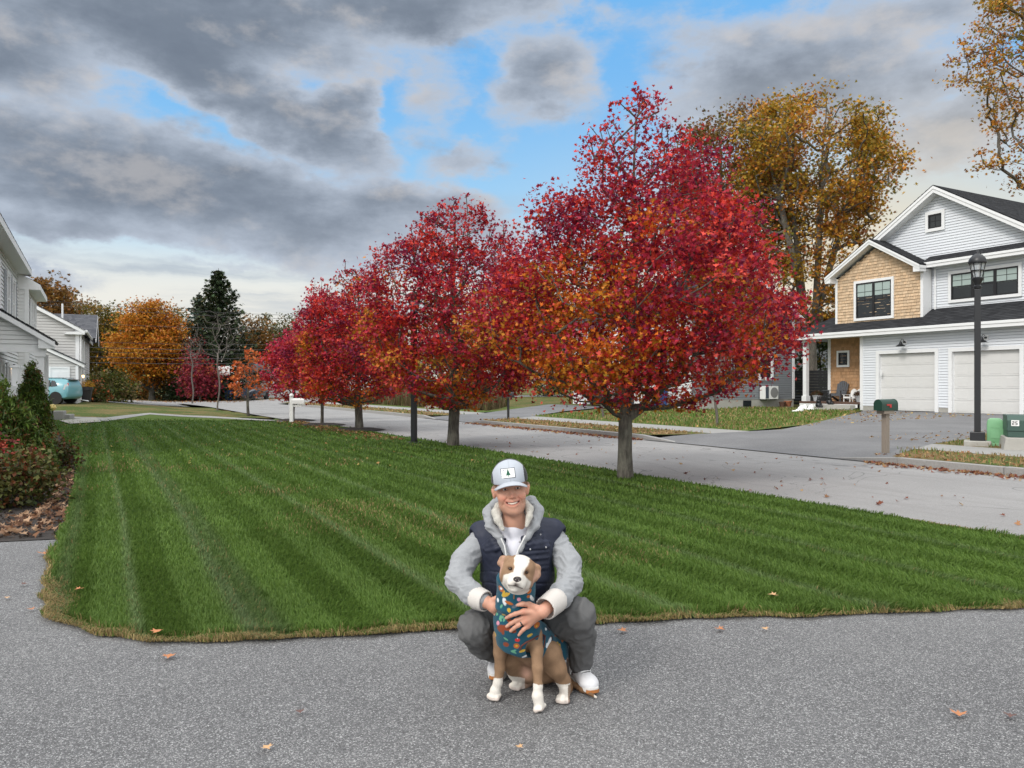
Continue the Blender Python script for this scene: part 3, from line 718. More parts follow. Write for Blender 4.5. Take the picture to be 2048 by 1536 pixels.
def barn_light(fr, a, z, parent):
    b = MB(fr); b.box((a-.09, .02, z-.09), (a+.09, .045, z+.09)); o = b.build('wall_light', M_WHITE, parent)
    arm = MB(fr); arm.lathe([(.05, -.03), (.055, 0), (.05, .03)], (a, .07, z), 12)
    arm.tube([(a, .07, z+.02), (a, .14, z+.1), (a, .24, z+.12), (a, .31, z+.06), (a, .32, z-.02)], .012, 8); arm.build('arm', M_BLACK, o, smooth=True)
    MB(fr).lathe([(.03, .02), (.05, -.01), (.07, -.09), (.12, -.13), (.19, -.17), (.185, -.185), (.11, -.15), (.05, -.1)], (a, .32, z-.0), 20).build('lamp_shade', M_BLACK, o, smooth=True)
def prism_rake(mb, fr_pts, w, d0, d1):
    """rake boards: band of height w hanging under the polyline (a,z), from depth d0 to d1"""
    for (p, q) in zip(fr_pts[:-1], fr_pts[1:]):
        mb.prism([(p[0], p[1]), (q[0], q[1]), (q[0], q[1]-w), (p[0], p[1]-w)], 'y', d0, d1)

def right_house():
    G = .36
    o = thing('house', ST(20, 31, G), 'white clapboard house with cedar shingle gable, two garage doors and charcoal roof', 'house', 'houses along the street')
    fr0 = Frame(ST(0, 30.8), (-SN, CS), (-CS, -SN))      # garage wall
    fr1 = Frame(ST(0, 31.0), (-SN, CS), (-CS, -SN))      # shingle bay
    fr2 = Frame(ST(0, 31.6), (-SN, CS), (-CS, -SN))      # upper white wall
    frP = Frame(ST(0, 32.0), (-SN, CS), (-CS, -SN))      # porch wall
    # shell that gives the house its depth
    b = MB(lambda s, t, z: ST(s, t, z)); b.box((13.0, 31.72, G), (23.35, 42, 7.1)); b.box((23.35, 32.08, G), (25.98, 42, 4.3)); b.box((23.35, 31.73, 4.3), (24.85, 42, 6.9)); b.box((13.05, 31.0, G), (23.3, 31.72, 4.0)); b.box((20.6, 31.08, 4.3), (24.85, 31.72, 6.6)); b.build('wall_core', M_SIDING, o)
    for a0, a1, z0, z1 in ((13.0, 16.36, G+.25, 3.0), (19.27, 19.71, G+.25, 3.0), (22.59, 23.28, G+.25, 3.0), (13.0, 23.28, 3.0, 3.98)): siding(fr0, [(a0, z0), (a1, z0), (a1, z1), (a0, z1)], M_SIDING, o)
    siding(fr2, [(13.0, 4.4), (20.5, 4.4), (20.5, 6.6), (13.0, 6.6)], M_SIDING, o)
    siding(fr2, [(15.45, 6.9), (24.85, 6.9), (20.16, 9.84), (20.14, 9.84)], M_SIDING, o, name='gable_siding')
    shingles(fr1, [(20.62, 4.3), (24.8, 4.3), (24.8, 6.55), (22.8, 7.75), (20.62, 6.55)], o)
    shingles(frP, [(22.6, .7), (26.0, .7), (26.0, 4.0), (22.6, 4.0)], o, tint=(.44, .26, .14), seed=5, row=.15)
    # trim boards
    MB(fr0).box((23.28, -.3, G+.02), (23.42, .03, 3.98)).build('corner_board', M_WHITE, o); MB(fr0).box((23.42, -1.25, .5), (23.44, .02, 3.98)).build('porch_side_board', M_WHITE, o)
    MB(fr1).box((20.5, -.55, 4.35), (20.62, .035, 6.5)).build('corner_board', M_WHITE, o); MB(fr1).box((24.8, -.55, 4.3), (24.92, .035, 6.5)).build('corner_board', M_WHITE, o)
    t = MB(fr2); t.tube([(20.33, .06, 6.5), (20.33, .06, 4.5)], .04, 8); t.build('downpipe', M_WHITE, o)
    t = MB(frP); t.box((26.0, -.1, .6), (26.16, .04, 4.0)); t.build('corner_board', M_WHITE, o)
    # foundation
    MB(fr0).box((22.62, -.1, G-.2), (23.3, -.005, G+.25)).build('foundation', M_CONC, o); MB(fr0).box((19.3, -.1, G-.2), (19.7, -.005, G+.25)).build('foundation', M_CONC, o)
    # pent roof over garages and porch, hipped at its far end
    rf = MB(lambda s, t, z: ST(s, t, z))
    EZ, ET = 4.02, 30.25
    roof_slope(rf, (12.6, ET, EZ), (26.9, ET, EZ), (25.6, 31.62, EZ+.80), (12.6, 31.62, EZ+.80), seed=11)
    roof_slope(rf, (26.9, ET, EZ), (26.9, 34.5, EZ), (25.6, 34.5, EZ+.80), (25.6, 31.62, EZ+.80), seed=12)
    rf.build('porch_roof', M_ROOF, o, attr=True)
    fa = MB(lambda s, t, z: ST(s, t, z))
    fa.box((12.6, ET, EZ-.27), (26.9, ET+.03, EZ-.03)); fa.box((12.6, ET-.03, EZ-.13), (26.93, ET, EZ-.02)); fa.box((26.87, ET+.03, EZ-.27), (26.9, 34.5, EZ-.03))
    fa.box((12.6, ET+.03, EZ-.20), (26.87, 32.0, EZ-.17)); fa.build('fascia', M_WHITE, o)
    # band roof under the main gable
    br = MB(lambda s, t, z: ST(s, t, z)); roof_slope(br, (12.6, 31.05, 6.78), (20.6, 31.05, 6.78), (20.6, 31.62, 7.08), (12.6, 31.62, 7.08), seed=13); br.build('band_roof', M_ROOF, o, attr=True)
    fb = MB(lambda s, t, z: ST(s, t, z)); fb.box((12.6, 31.05, 6.53), (20.5, 31.08, 6.75)); fb.box((12.6, 31.02, 6.66), (20.5, 31.05, 6.76)); fb.box((12.6, 31.08, 6.56), (20.5, 31.6, 6.59)); fb.build('fascia', M_WHITE, o)
    # small gable roof over the shingle bay
    sg = MB(lambda s, t, z: ST(s, t, z)); pk, el_, er_ = (22.8, 8.12), (25.2, 6.68), (20.4, 6.68)
    roof_slope(sg, (el_[0], 30.55, el_[1]), (el_[0], 34, el_[1]), (pk[0], 34, pk[1]), (pk[0], 30.55, pk[1]), seed=14)
    roof_slope(sg, (er_[0], 30.55, er_[1]), (er_[0], 34, er_[1]), (pk[0], 34, pk[1]), (pk[0], 30.55, pk[1]), seed=15)
    sg.build('gable_roof', M_ROOF, o, attr=True)
    rk = MB(fr1); pts = [(el_[0], el_[1]-.06), (pk[0], pk[1]-.06), (er_[0], er_[1]-.06)]
    prism_rake(rk, pts, .2, .40, .44); prism_rake(rk, [(p[0], p[1]+.02) for p in pts], .1, .44, .47); prism_rake(rk, [(p[0], p[1]-.12) for p in pts], .05, -.02, .40)
    rk.box((24.9, -.02, 6.36), (25.2, .42, 6.62)); rk.box((20.4, -.02, 6.36), (20.7, .42, 6.62)); rk.build('rake_board', M_WHITE, o)
    # main gable
    mg = MB(lambda s, t, z: ST(s, t, z)); pk, el_, er_ = (20.15, 10.0), (25.0, 6.954), (13.7, 5.95)
    roof_slope(mg, (el_[0], 31.1, el_[1]), (el_[0], 44, el_[1]), (pk[0], 44, pk[1]), (pk[0], 31.1, pk[1]), seed=16, rows=.2)
    roof_slope(mg, (er_[0], 31.1, er_[1]), (er_[0], 44, er_[1]), (pk[0], 44, pk[1]), (pk[0], 31.1, pk[1]), seed=17, rows=.2)
    mg.build('main_roof', M_ROOF, o, attr=True)
    rk = MB(fr2); pts = [(24.9, 10.0-4.75*.628-.06), (pk[0], pk[1]-.06), (14.9, 10.0-5.25*.628-.06)]
    prism_rake(rk, pts, .26, .44, .48); prism_rake(rk, [(p[0], p[1]+.02) for p in pts], .12, .48, .51); prism_rake(rk, [(p[0], p[1]-.2) for p in pts], .05, -.02, .44)
    rk.build('rake_board', M_WHITE, o)
    # windows
    window(fr1, 21.85, 23.88, 4.5, 6.34, o, d=.03, trim=.12, sashes=2, grid=(2, 2), blind=[.36, .36])
    window(fr2, 16.84, 19.76, 4.98, 6.30, o, d=.025, trim=.12, sashes=3, grid=(2, 2), blind=[.5, .42, .5])
    window(fr2, 19.92, 20.78, 8.12, 8.98, o, d=.025, trim=.13, grid=(2, 2), hung=False)
    window(frP, 24.9, 25.62, 2.42, 3.22, o, d=.03, trim=.1, hung=False)
    garage_door(fr0, 19.85, 22.45, G+.01, 2.92, o); garage_door(fr0, 16.5, 19.12, G-.01, 2.9, o)
    tr = MB(fr0); tr.box((22.28, .05, 1.95), (22.36, .07, 2.2)); tr.build('keypad', M_WHITE, o)
    barn_light(fr0, 21.2, 3.4, o); barn_light(fr0, 17.75, 3.4, o)
    # porch
    p = MB(fr0); p.box((23.42, -1.1, .66), (26.7, .25, .76), None); p.build('porch_deck', mat("porch_deck_boards", (.10, .055, .04), .7, .3, 10), o)
    p = MB(fr0); p.box((23.42, .2, .5), (26.68, .24, .655)); p.box((26.62, -1.1, .5), (26.68, .2, .655)); p.build('porch_skirt', M_WHITE, o)
    p = MB(fr0); p.box((26.33, -.02, .76), (26.53, .18, 3.85)); p.box((26.29, -.06, .76), (26.57, .22, 1.02)); p.box((26.29, -.06, 3.62), (26.57, .22, 3.85)); p.build('porch_post', M_WHITE, o)
    p = MB(fr0); p.box((23.5, .245, G-.02), (25.25, .62, .63)); p.box((23.5, .62, G-.02), (25.5, 1.0, .48)); p.build('porch_step', M_CONC, o, bevel=.015)
    MB(frP).box((23.62, .03, 1.95), (23.70, .06, 2.12)).build('doorbell', M_WHITE, o)
right_house()

def grey_house():
    G = .42
    o = thing('house', ST(29.2, 30, G), 'grey clapboard house with dark garage doors behind the largest red maple', 'house', 'houses along the street')
    frS = Frame(ST(29.1, 0), (CS, SN), (SN, -CS))       # side wall seen by the camera
    frF = Frame(ST(0, 25.6), (-SN, CS), (-CS, -SN))
    b = MB(lambda s, t, z: ST(s, t, z)); b.box((29.2, 25.8, G), (39.5, 32.75, 5.3)); b.build('wall_core', M_SIDING_G, o)
    siding(frS, [(25.6, G+.4), (32.9, G+.4), (32.9, 5.3), (25.6, 5.3)], M_SIDING_G, o, course=.12)
    siding(frS, [(25.6, 5.3), (32.9, 5.3), (29.25, 7.4)], M_SIDING_G, o, name='gable_siding', course=.12)
    for a0, a1, z0, z1 in ((29.1, 33.25, G, 2.75), (35.5, 35.8, G, 2.75), (38.0, 39.5, G, 2.75), (29.1, 39.5, 2.75, 5.3)): siding(frF, [(a0, z0), (a1, z0), (a1, z1), (a0, z1)], M_WHITE, o, name='front_siding', course=.14)
    MB(frS).box((25.58, -.02, G+.4), (25.74, .04, 5.3)).build('corner_board', M_WHITE, o); MB(frS).box((32.76, -.02, G+.4), (32.92, .04, 5.3)).build('corner_board', M_WHITE, o)
    MB(frS).box((25.62, -.05, G-.3), (32.88, .0, G+.4)).build('foundation', M_CONC, o)
    w = MB(frS); w.box((29.2, .0, G+.02), (29.75, .03, G+.34)); w.build('basement_window', M_GLASS, o)
    garage_door(frF, 33.4, 35.4, G+.01, 2.6, o, m=M_DARKDOOR); garage_door(frF, 35.9, 37.9, G+.01, 2.6, o, m=M_DARKDOOR)
    rf = MB(lambda s, t, z: ST(s, t, z))
    roof_slope(rf, (28.7, 25.2, 5.15), (40, 25.2, 5.15), (40, 29.25, 7.55), (28.7, 29.25, 7.55), rows=.3, seed=21)
    roof_slope(rf, (28.7, 33.3, 5.15), (40, 33.3, 5.15), (40, 29.25, 7.55), (28.7, 29.25, 7.55), rows=.3, seed=22); rf.build('roof', M_ROOF, o, attr=True)
    rk = MB(frS); prism_rake(rk, [(25.2, 5.1), (29.25, 7.5), (33.3, 5.1)], .25, .35, .4); rk.build('rake_board', M_WHITE, o)
    window(frS, 26.6, 27.7, 3.6, 4.9, o, d=.03, trim=.1, frame_m=M_WHITE); window(frS, 30.2, 31.3, 1.8, 3.2, o, d=.03, trim=.1, frame_m=M_WHITE)
    window(frF, 33.2, 34.4, 3.7, 5.0, o, d=.03, trim=.1); window(frF, 36.4, 37.6, 3.7, 5.0, o, d=.03, trim=.1)
    # porch roof over the garage doors
    pr = MB(lambda s, t, z: ST(s, t, z)); roof_slope(pr, (29.0, 24.6, 2.95), (39.6, 24.6, 2.95), (39.6, 25.6, 3.4), (29.0, 25.6, 3.4), seed=23); pr.build('garage_roof', M_ROOF, o, attr=True)
    MB(lambda s, t, z: ST(s, t, z)).box((29.0, 24.6, 2.72), (39.6, 24.64, 2.93)).build('fascia', M_WHITE, o)
grey_house()

def simple_house(name, org, ua, ud, L, D, G, wall_h, ridge, m_wall, m_roof, label, ridge_along=True, wins=(), course=.15):
    """distant house: front along a, depth d behind it"""
    o = thing(name, (org[0], org[1], G), label, 'house', 'houses along the street'); fr = Frame(org, ua, ud)
    b = MB(fr); b.box((.05, -D+.05, G), (L-.05, -.05, G+wall_h-.02)); b.build('wall_core', m_wall, o)
    siding(fr, [(0, G), (L, G), (L, G+wall_h), (0, G+wall_h)], m_wall, o, course=course)
    fs = Frame(fr(0, 0, 0), (-Vector(ud)[0], -Vector(ud)[1]), (-ua[0], -ua[1])); fe = Frame(fr(L, 0, 0), (-Vector(ud)[0], -Vector(ud)[1]), (ua[0], ua[1]))
    for f_ in (fs, fe):
        siding(f_, [(0, G), (D, G), (D, G+wall_h), (0, G+wall_h)], m_wall, o, name='side_siding', course=course)
        if ridge_along: siding(f_, [(0, G+wall_h), (D, G+wall_h), (D/2, G+ridge-.1)], m_wall, o, name='gable_siding', course=course)
    rf = MB(fr); e = .4
    if ridge_along:
        roof_slope(rf, (-e, e, G+wall_h-.1), (L+e, e, G+wall_h-.1), (L+e, -D/2, G+ridge), (-e, -D/2, G+ridge), rows=.35, seed=5)
        roof_slope(rf, (-e, -D-e, G+wall_h-.1), (L+e, -D-e, G+wall_h-.1), (L+e, -D/2, G+ridge), (-e, -D/2, G+ridge), rows=.35, seed=6)
    rf.build('roof', m_roof, o, attr=True)
    t = MB(fr); t.box((-e, e-.02, G+wall_h-.32), (L+e, e+.03, G+wall_h-.12)); t.build('fascia', M_WHITE, o)
    for (a0, a1, z0, z1) in wins: window(fr, a0, a1, G+z0, G+z1, o, d=.02, trim=.09, frame_m=M_WHITE)
    return o, fr
# far white house across the cross street, seen between the small trees
q = at(490, 800, 86); g0 = H(q.x, q.y)
e_ = Vector((CS, SN, 0))
fo, ffr = simple_house('house', (q.x, q.y), (.985, .17), (.17, -.985), 15, 8, .0, 2.9, 4.4, M_SIDING_B, M_ROOFG, 'low white far house with slate roof behind a dark parked car', wins=((3.0, 4.3, 1.2, 2.2), (4.5, 5.8, 1.2, 2.2), (6.0, 7.3, 1.2, 2.2), (9.5, 11, 1.0, 2.2)))
q = at(1560, 800, 62)
simple_house('house', (q.x, q.y), (.95, .31), (.31, -.95), 11, 8, .45, 5.0, 7.2, M_SIDING_G, M_ROOFG, 'brown roofed house seen between oak trunks and porch', wins=((2, 3.2, 3.2, 4.6), (6, 7.2, 3.2, 4.6)))

def left_house():
    G = .0
    o = thing('house', ST(30, -6, G), 'white house at the left edge with tall shutters and columned porch', 'house', 'houses along the street')
    T1, S1 = -2.6, 34.6
    frF = Frame(ST(0, T1), (-SN, CS), (CS, SN))
    frF2 = Frame(ST(0, T1+.32), (-SN, CS), (CS, SN)); frR = Frame(ST(S1, 0), (CS, SN), (SN, -CS))
    b = MB(lambda s, t, z: ST(s, t, z)); b.box((18, -12, G), (S1-.05, T1-.06, 5.7)); b.box((S1, -12, G), (38.9, T1+.25, 5.4)); b.build('wall_core', M_SIDING_B, o)
    siding(frF, [(18, G+.3), (S1, G+.3), (S1, 5.75), (18, 5.75)], M_SIDING_B, o, course=.13)
    siding(frR, [(T1-.05, G+.3), (T1+.3, G+.3), (T1+.3, 5.2), (T1-.05, 5.2)], M_SIDING_B, o, name='return_siding', course=.13)
    siding(frF2, [(S1, G+.3), (39, G+.3), (39, 5.2), (S1, 5.2)], M_SIDING_B, o, name='return_siding', course=.13)
    [MB(lambda s, t, z: ST(s, t, z)).box((q0, T1+.22, .2), (q0+.17, T1+.36, 5.2)).build('corner_board', M_WHITE, o) for q0 in (S1-.03, 38.86)]
    rf = MB(lambda s, t, z: ST(s, t, z))
    roof_slope(rf, (17, T1+.42, 5.98), (35.0, T1+.42, 5.98), (35.0, -7.5, 8.9), (17, -7.5, 8.9), rows=.3, seed=31)
    roof_slope(rf, (S1+.0, T1+.72, 5.42), (39.4, T1+.72, 5.42), (39.4, -7.5, 8.3), (S1+.0, -7.5, 8.3), rows=.3, seed=32); rf.build('roof', M_ROOF, o, attr=True)
    f = MB(lambda s, t, z: ST(s, t, z)); f.box((17, T1+.39, 5.74), (35, T1+.43, 5.95)); f.box((17, T1, 5.74), (35, T1+.39, 5.77)); f.prism([(T1-.3, 5.74), (T1+.43, 5.74), (T1+.43, 5.95), (T1-.3, 6.36)], 'x', 34.96, 35.0)
    f.box((S1, T1+.69, 5.18), (39.4, T1+.73, 5.38)); f.box((S1, T1+.3, 5.18), (39.4, T1+.69, 5.21)); f.prism([(T1-.3, 5.18), (T1+.73, 5.18), (T1+.73, 5.38), (T1-.3, 6.0)], 'x', S1-.04, S1)
    f.build('fascia', M_WHITE, o)
    for s0 in (20.5, 22.2, 25.2, 26.9, 30.0, 31.8): window(frF, s0, s0+1.0, 3.5, 5.3, o, d=.03, trim=.1, frame_m=M_WHITE)
    sh = mat("grey_shutter", (.33, .35, .38), .6, .1, 6)
    for s0 in (29.45, 31.25, 33.05):
        mb = MB(frF); mb.box((s0, .02, 3.55), (s0+.38, .06, 5.25))
        for q in range(14): mb.box((s0+.05, .06, 3.65+q*.11), (s0+.33, .075, 3.72+q*.11))
        mb.build('shutter', sh, o)
    window(frF2, 35.4, 36.4, 3.3, 4.9, o, d=.03, trim=.1, frame_m=M_WHITE); window(frF2, 36.7, 37.7, 3.3, 4.9, o, d=.03, trim=.1, frame_m=M_WHITE)
    for s0 in (28.2, 30.2): window(frF, s0, s0+.9, .9, 2.3, o, d=.03, trim=.1, frame_m=M_WHITE)
    # entrance porch: a gable facing the camera with a rake falling to the street side
    S0, S2 = 27.0, 29.5
    pr = MB(lambda s, t, z: ST(s, t, z)); ez, et, rz, rt = 2.88, -1.08, 3.85, -2.6
    roof_slope(pr, (S0-.25, et, ez), (S2, et, ez), (S2, rt, rz), (S0-.25, rt, rz), seed=33); pr.build('porch_roof', M_ROOF, o, attr=True)
    frG = Frame(ST(S0, 0), (CS, SN), (SN, -CS))
    siding(frG, [(-2.6, 2.62), (-1.45, 2.62), (-1.45, 2.95), (-2.6, 3.66)], M_SIDING_B, o, name='gable_siding', course=.13)
    rk = MB(frG); prism_rake(rk, [(-2.6, 3.79), (-1.08, 2.84)], .17, .2, .25); rk.prism([(-1.5, 2.62), (-1.08, 2.62), (-1.08, 2.82), (-1.5, 3.06)], 'y', -.05, .2); rk.box((-2.6, -.1, 2.5), (-1.3, .04, 2.62)); rk.build('rake_board', M_WHITE, o)
    c = MB(lambda s, t, z: ST(s, t, z)); c.box((S0-.02, -1.58, .25), (S0+.2, -1.36, 2.5)); c.box((S0-.06, -1.62, 2.38), (S0+.24, -1.32, 2.5)); c.build('porch_post', M_WHITE, o)
    c = MB(lambda s, t, z: ST(s, t, z)); c.box((S2-.25, -1.58, .25), (S2-.03, -1.36, 2.5)); c.build('porch_post', M_WHITE, o)
    MB(lambda s, t, z: ST(s, t, z)).box((S0-.1, -2.6, 0), (S2, -1.25, .26)).build('porch_floor', M_CONC, o)
    # railing posts with caps and two wall lanterns
    for s in (24.6, 25.3, 26.0):
        c = MB(lambda s, t, z: ST(s, t, z)); c.box((s-.07, -1.98, 0), (s+.07, -1.84, 2.0)); c.box((s-.1, -2.01, 2.0), (s+.1, -1.81, 2.06)); c.build('railing_post', M_WHITE, o)
    c = MB(lambda s, t, z: ST(s, t, z)); c.box((22.5, -1.94, .3), (26, -1.88, 1.5)); c.build('railing', M_WHITE, o)
    mg, k, b = new_mat("lit_lamp_glass"); b.inputs['Base Color'].default_value = (1, .8, .5, 1); b.inputs['Emission Color'].default_value = (1, .62, .26, 1); b.inputs['Emission Strength'].default_value = 3; MATS['lit'] = mg
    for s, z in ((31.2, 2.05), (32.6, 2.0)):
        l = MB(frF); l.box((s-.05, .02, z-.12), (s+.05, .05, z+.16)); l.beam((s, .05, z+.14), (s, .15, z+.16), .03, .03); l.lathe([(.02, .2), (.09, .1), (.09, .08), (.02, .06)], (s, .15, z), 8); lo = l.build('wall_lantern', M_BLACK, o)
        MB(frF).lathe([(.05, .06), (.075, .05), (.05, -.1), (.03, -.11)], (s, .15, z), 8).build('lamp_glass', mg, lo)
left_house()

def left_neighbour():
    p0 = at(157, 790, 47.0); p1 = at(178.5, 790, 61.0); G = .46
    a = Vector((p1.x-p0.x, p1.y-p0.y, 0)); L = a.length; a.normalize(); n = Vector((a.y, -a.x, 0))
    o = thing('house', (p0.x, p0.y, G), 'pale grey neighbouring house with slate roof behind the turquoise car', 'house', 'houses along the street')
    frF = Frame(p0, (a.x, a.y), (n.x, n.y)); frS = Frame(p0, (-n.x, -n.y), (-a.x, -a.y))     # frS: a runs away from the street, d toward the camera
    m = mat("pale_grey_clapboard", (.50, .495, .485), .6, .06, 3)
    W, EH = 9.6, 5.05
    pr = lambda x: EH+x*.56
    b = MB(frF); b.box((.1, -W, G), (L, -.1, EH-.05)); b.build('wall_core', m, o)
    siding(frS, [(0, G), (W, G), (W, EH), (0, EH)], m, o, course=.17); siding(frS, [(0, EH), (W, EH), (W/2, pr(W/2))], m, o, name='gable_siding', course=.17)
    siding(frF, [(0, G), (L, G), (L, EH), (0, EH)], m, o, name='front_siding', course=.17)
    t = MB(frS); t.box((-.04, -.1, G), (.16, .05, EH)); t.build('corner_board', M_WHITE, o)
    rf = MB(frF); roof_slope(rf, (-.3, .35, EH-.15), (L+.3, .35, EH-.15), (L+.3, -W/2, pr(W/2)+.1), (-.3, -W/2, pr(W/2)+.1), rows=.3, seed=41)
    roof_slope(rf, (-.3, -W-.35, EH-.15), (L+.3, -W-.35, EH-.15), (L+.3, -W/2, pr(W/2)+.1), (-.3, -W/2, pr(W/2)+.1), rows=.3, seed=42); rf.build('roof', M_ROOFG, o, attr=True)
    rk = MB(frS); prism_rake(rk, [(-.35, EH-.16), (W/2, pr(W/2)+.05), (W+.35, EH-.16)], .24, .25, .3); rk.prism([(-.35, EH-.42), (.75, EH-.42), (.6, EH-.3), (-.35, EH-.2)], 'y', .0, .28); rk.build('rake_board', M_WHITE, o)
    # cross gable farther along
    cg = MB(frF); c0, c1 = 8.5, 14.5; cm = (c0+c1)/2; rz = EH+1.75
    roof_slope(cg, (c0-.3, .7, EH-.15), (c0-.3, -6, EH-.15), (cm, -6, rz), (cm, .7, rz), rows=.2, seed=43); roof_slope(cg, (c1+.3, .7, EH-.15), (c1+.3, -6, EH-.15), (cm, -6, rz), (cm, .7, rz), rows=.3, seed=44); cg.build('cross_roof', M_ROOFG, o, attr=True)
    ck = MB(frF); prism_rake(ck, [(c0-.3, EH-.2), (cm, rz-.05), (c1+.3, EH-.2)], .25, .66, .72); ck.build('rake_board', M_WHITE, o)
    siding(frF, [(c0, EH-.4), (c1, EH-.4), (cm, rz-.2)], m, o, name='gable_siding', course=.17, d0=.3)
    v = MB(frF); v.tube([(5.6, -1.2, 5.0), (5.6, -1.2, 7.0)], .06, 8); v.build('vent_pipe', M_WHITE, o)
    g = MB(frF); g.tube([(-.2, .42, EH-.2), (8.2, .42, EH-.2)], .08, 8); g.tube([(-.15, .4, EH-.25), (-.05, .12, EH-.5), (-.05, .12, G+.2), (.5, .5, G+.1)], .05, 8); g.build('gutter', M_WHITE, o, smooth=True)
    # single-storey part in front with a door
    lp = Frame(frS(0, .7, 0), (-n.x, -n.y), (-a.x, -a.y)); tz = lambda x: 3.05+x*.5
    siding(lp, [(0, G), (5.5, G), (5.5, tz(5.5)-.3), (0, tz(0)-.3)], m, o, name='garage_siding', course=.17)
    b = MB(lp); b.prism([(.05, G), (5.45, G), (5.45, tz(5.5)-.35), (.05, tz(0)-.35)], 'y', -.62, -.07); b.build('wall_core', m, o)
    r2 = MB(lp); prism_rake(r2, [(-.35, tz(-.35)-.05), (5.6, tz(5.6)-.05)], .22, .1, .15); r2.box((-.03, -.05, G), (.12, .05, tz(0)-.3)); r2.build('rake_board', M_WHITE, o)
    r3 = MB(lp); roof_slope(r3, (-.4, -.75, tz(-.4)), (-.4, .2, tz(-.4)), (5.6, .2, tz(5.6)), (5.6, -.75, tz(5.6)), seed=45); r3.build('garage_roof', M_ROOFG, o, attr=True)
    d = MB(lp); d.box((.42, .0, G), (.52, .05, 2.55)); d.box((1.4, 0, G), (1.5, .05, 2.55)); d.box((.42, 0, 2.55), (1.5, .05, 2.66)); dd = d.build('door_frame', M_WHITE, o)
    d = MB(lp); d.box((.52, -.02, G), (1.4, .025, 2.55));
    for r_ in range(2):
        for c_ in range(2): d.box((.6+.4*c_, .025, G+.2+.95*r_), (.92+.4*c_, .035, G+.95+.95*r_))
    dr = d.build('door', M_WHITE, dd); MB(lp).lathe([(.03, -.03), (.035, 0), (.03, .03)], (.58, .05, 1.35), 8).build('handle', M_BLACK, dd); MB(lp).lathe([(.03, -.03), (.035, 0), (.03, .03)], (.58, .05, 1.55), 8).build('lock', M_BLACK, dd)
    window(frF, 1.2, 2.2, 3.0, 4.5, o, d=.03, trim=.1, frame_m=M_WHITE); window(frF, 3.0, 4.0, 3.0, 4.5, o, d=.03, trim=.1, frame_m=M_WHITE); window(frF, 5.4, 6.4, 3.0, 4.5, o, d=.03, trim=.1, frame_m=M_WHITE)
    window(frF, 5.2, 6.4, 1.2, 2.6, o, d=.03, trim=.1, frame_m=M_WHITE)
    l = MB(frF); l.box((2.4, .02, 2.0), (2.5, .06, 2.3)); lo = l.build('wall_lantern', M_BLACK, o); MB(frF).lathe([(.05, .1), (.08, .08), (.05, -.08)], (2.45, .14, 2.1), 8).build('lamp_glass', MATS['lit'], lo)
    v = MB(frS); v.box((3.9, .02, 4.2), (4.15, .1, 4.32)); v.build('wall_vent', M_WHITE, o)
left_neighbour()
# ---------------------------------------------------------------- trees and plants
def leaf_mat(name, trans=.3, rough=.5):
    return attr_mat(name, rough, .12, 3, spec=.22, trans=trans)
M_LEAF = leaf_mat("leaf", .32)
M_NEEDLE = leaf_mat("needle_leaf", .1, .7)
def bark_mat(name, a, b_):
    m, k, b = new_mat(name); tc = k.node('ShaderNodeTexCoord'); v = k.vmath('MULTIPLY', tc.outputs['Object'], (1, 1, .18))
    n = k.noise(v, 26, 6, .65); n2 = k.noise(tc.outputs['Object'], 3, 4, .6)
    c = k.mix(k.ss(n, .32, .68), a, b_); c = k.mix(k.math('MULTIPLY', k.ss(n2, .45, .7), .4), c, (.20, .20, .16))
    k.l.new(c, b.inputs['Base Color']); b.inputs['Roughness'].default_value = .95
    bp = k.node('ShaderNodeBump'); bp.inputs['Strength'].default_value = .9; bp.inputs['Distance'].default_value = .02
    k.l.new(n, bp.inputs['Height']); k.l.new(bp.outputs[0], b.inputs['Normal']); return m
M_BARK = bark_mat("maple_bark", (.035, .031, .026), (.125, .112, .092))
M_BARKO = bark_mat("oak_bark", (.06, .052, .044), (.17, .15, .125))
M_BARKD = bark_mat("dark_bark", (.035, .030, .026), (.10, .088, .075))
MAPLE = np.array([(0, -.5), (.12, -.12), (.5, -.2), (.34, .02), (.52, .22), (.22, .2), (0, .6), (-.22, .2), (-.52, .22), (-.34, .02), (-.5, -.2), (-.12, -.12)], dtype=np.float32)
MAPLEF = [(0, 1, 11), (1, 2, 3), (3, 4, 5), (1, 3, 5, 7, 9, 11), (5, 6, 7), (7, 8, 9), (9, 10, 11)]
KITE = np.array([(0, -.5), (.38, 0), (0, .6), (-.38, 0)], dtype=np.float32)
FROND = np.array([(0, -.5), (.16, .05), (0, .7), (-.16, .05)], dtype=np.float32)
SPRIG = np.array([(0, -.5), (.16, -.28), (.5, -.1), (.2, .02), (.42, .38), (.08, .2), (0, .6), (-.14, .18), (-.5, .3), (-.2, 0), (-.42, -.24), (-.12, -.2)], dtype=np.float32)
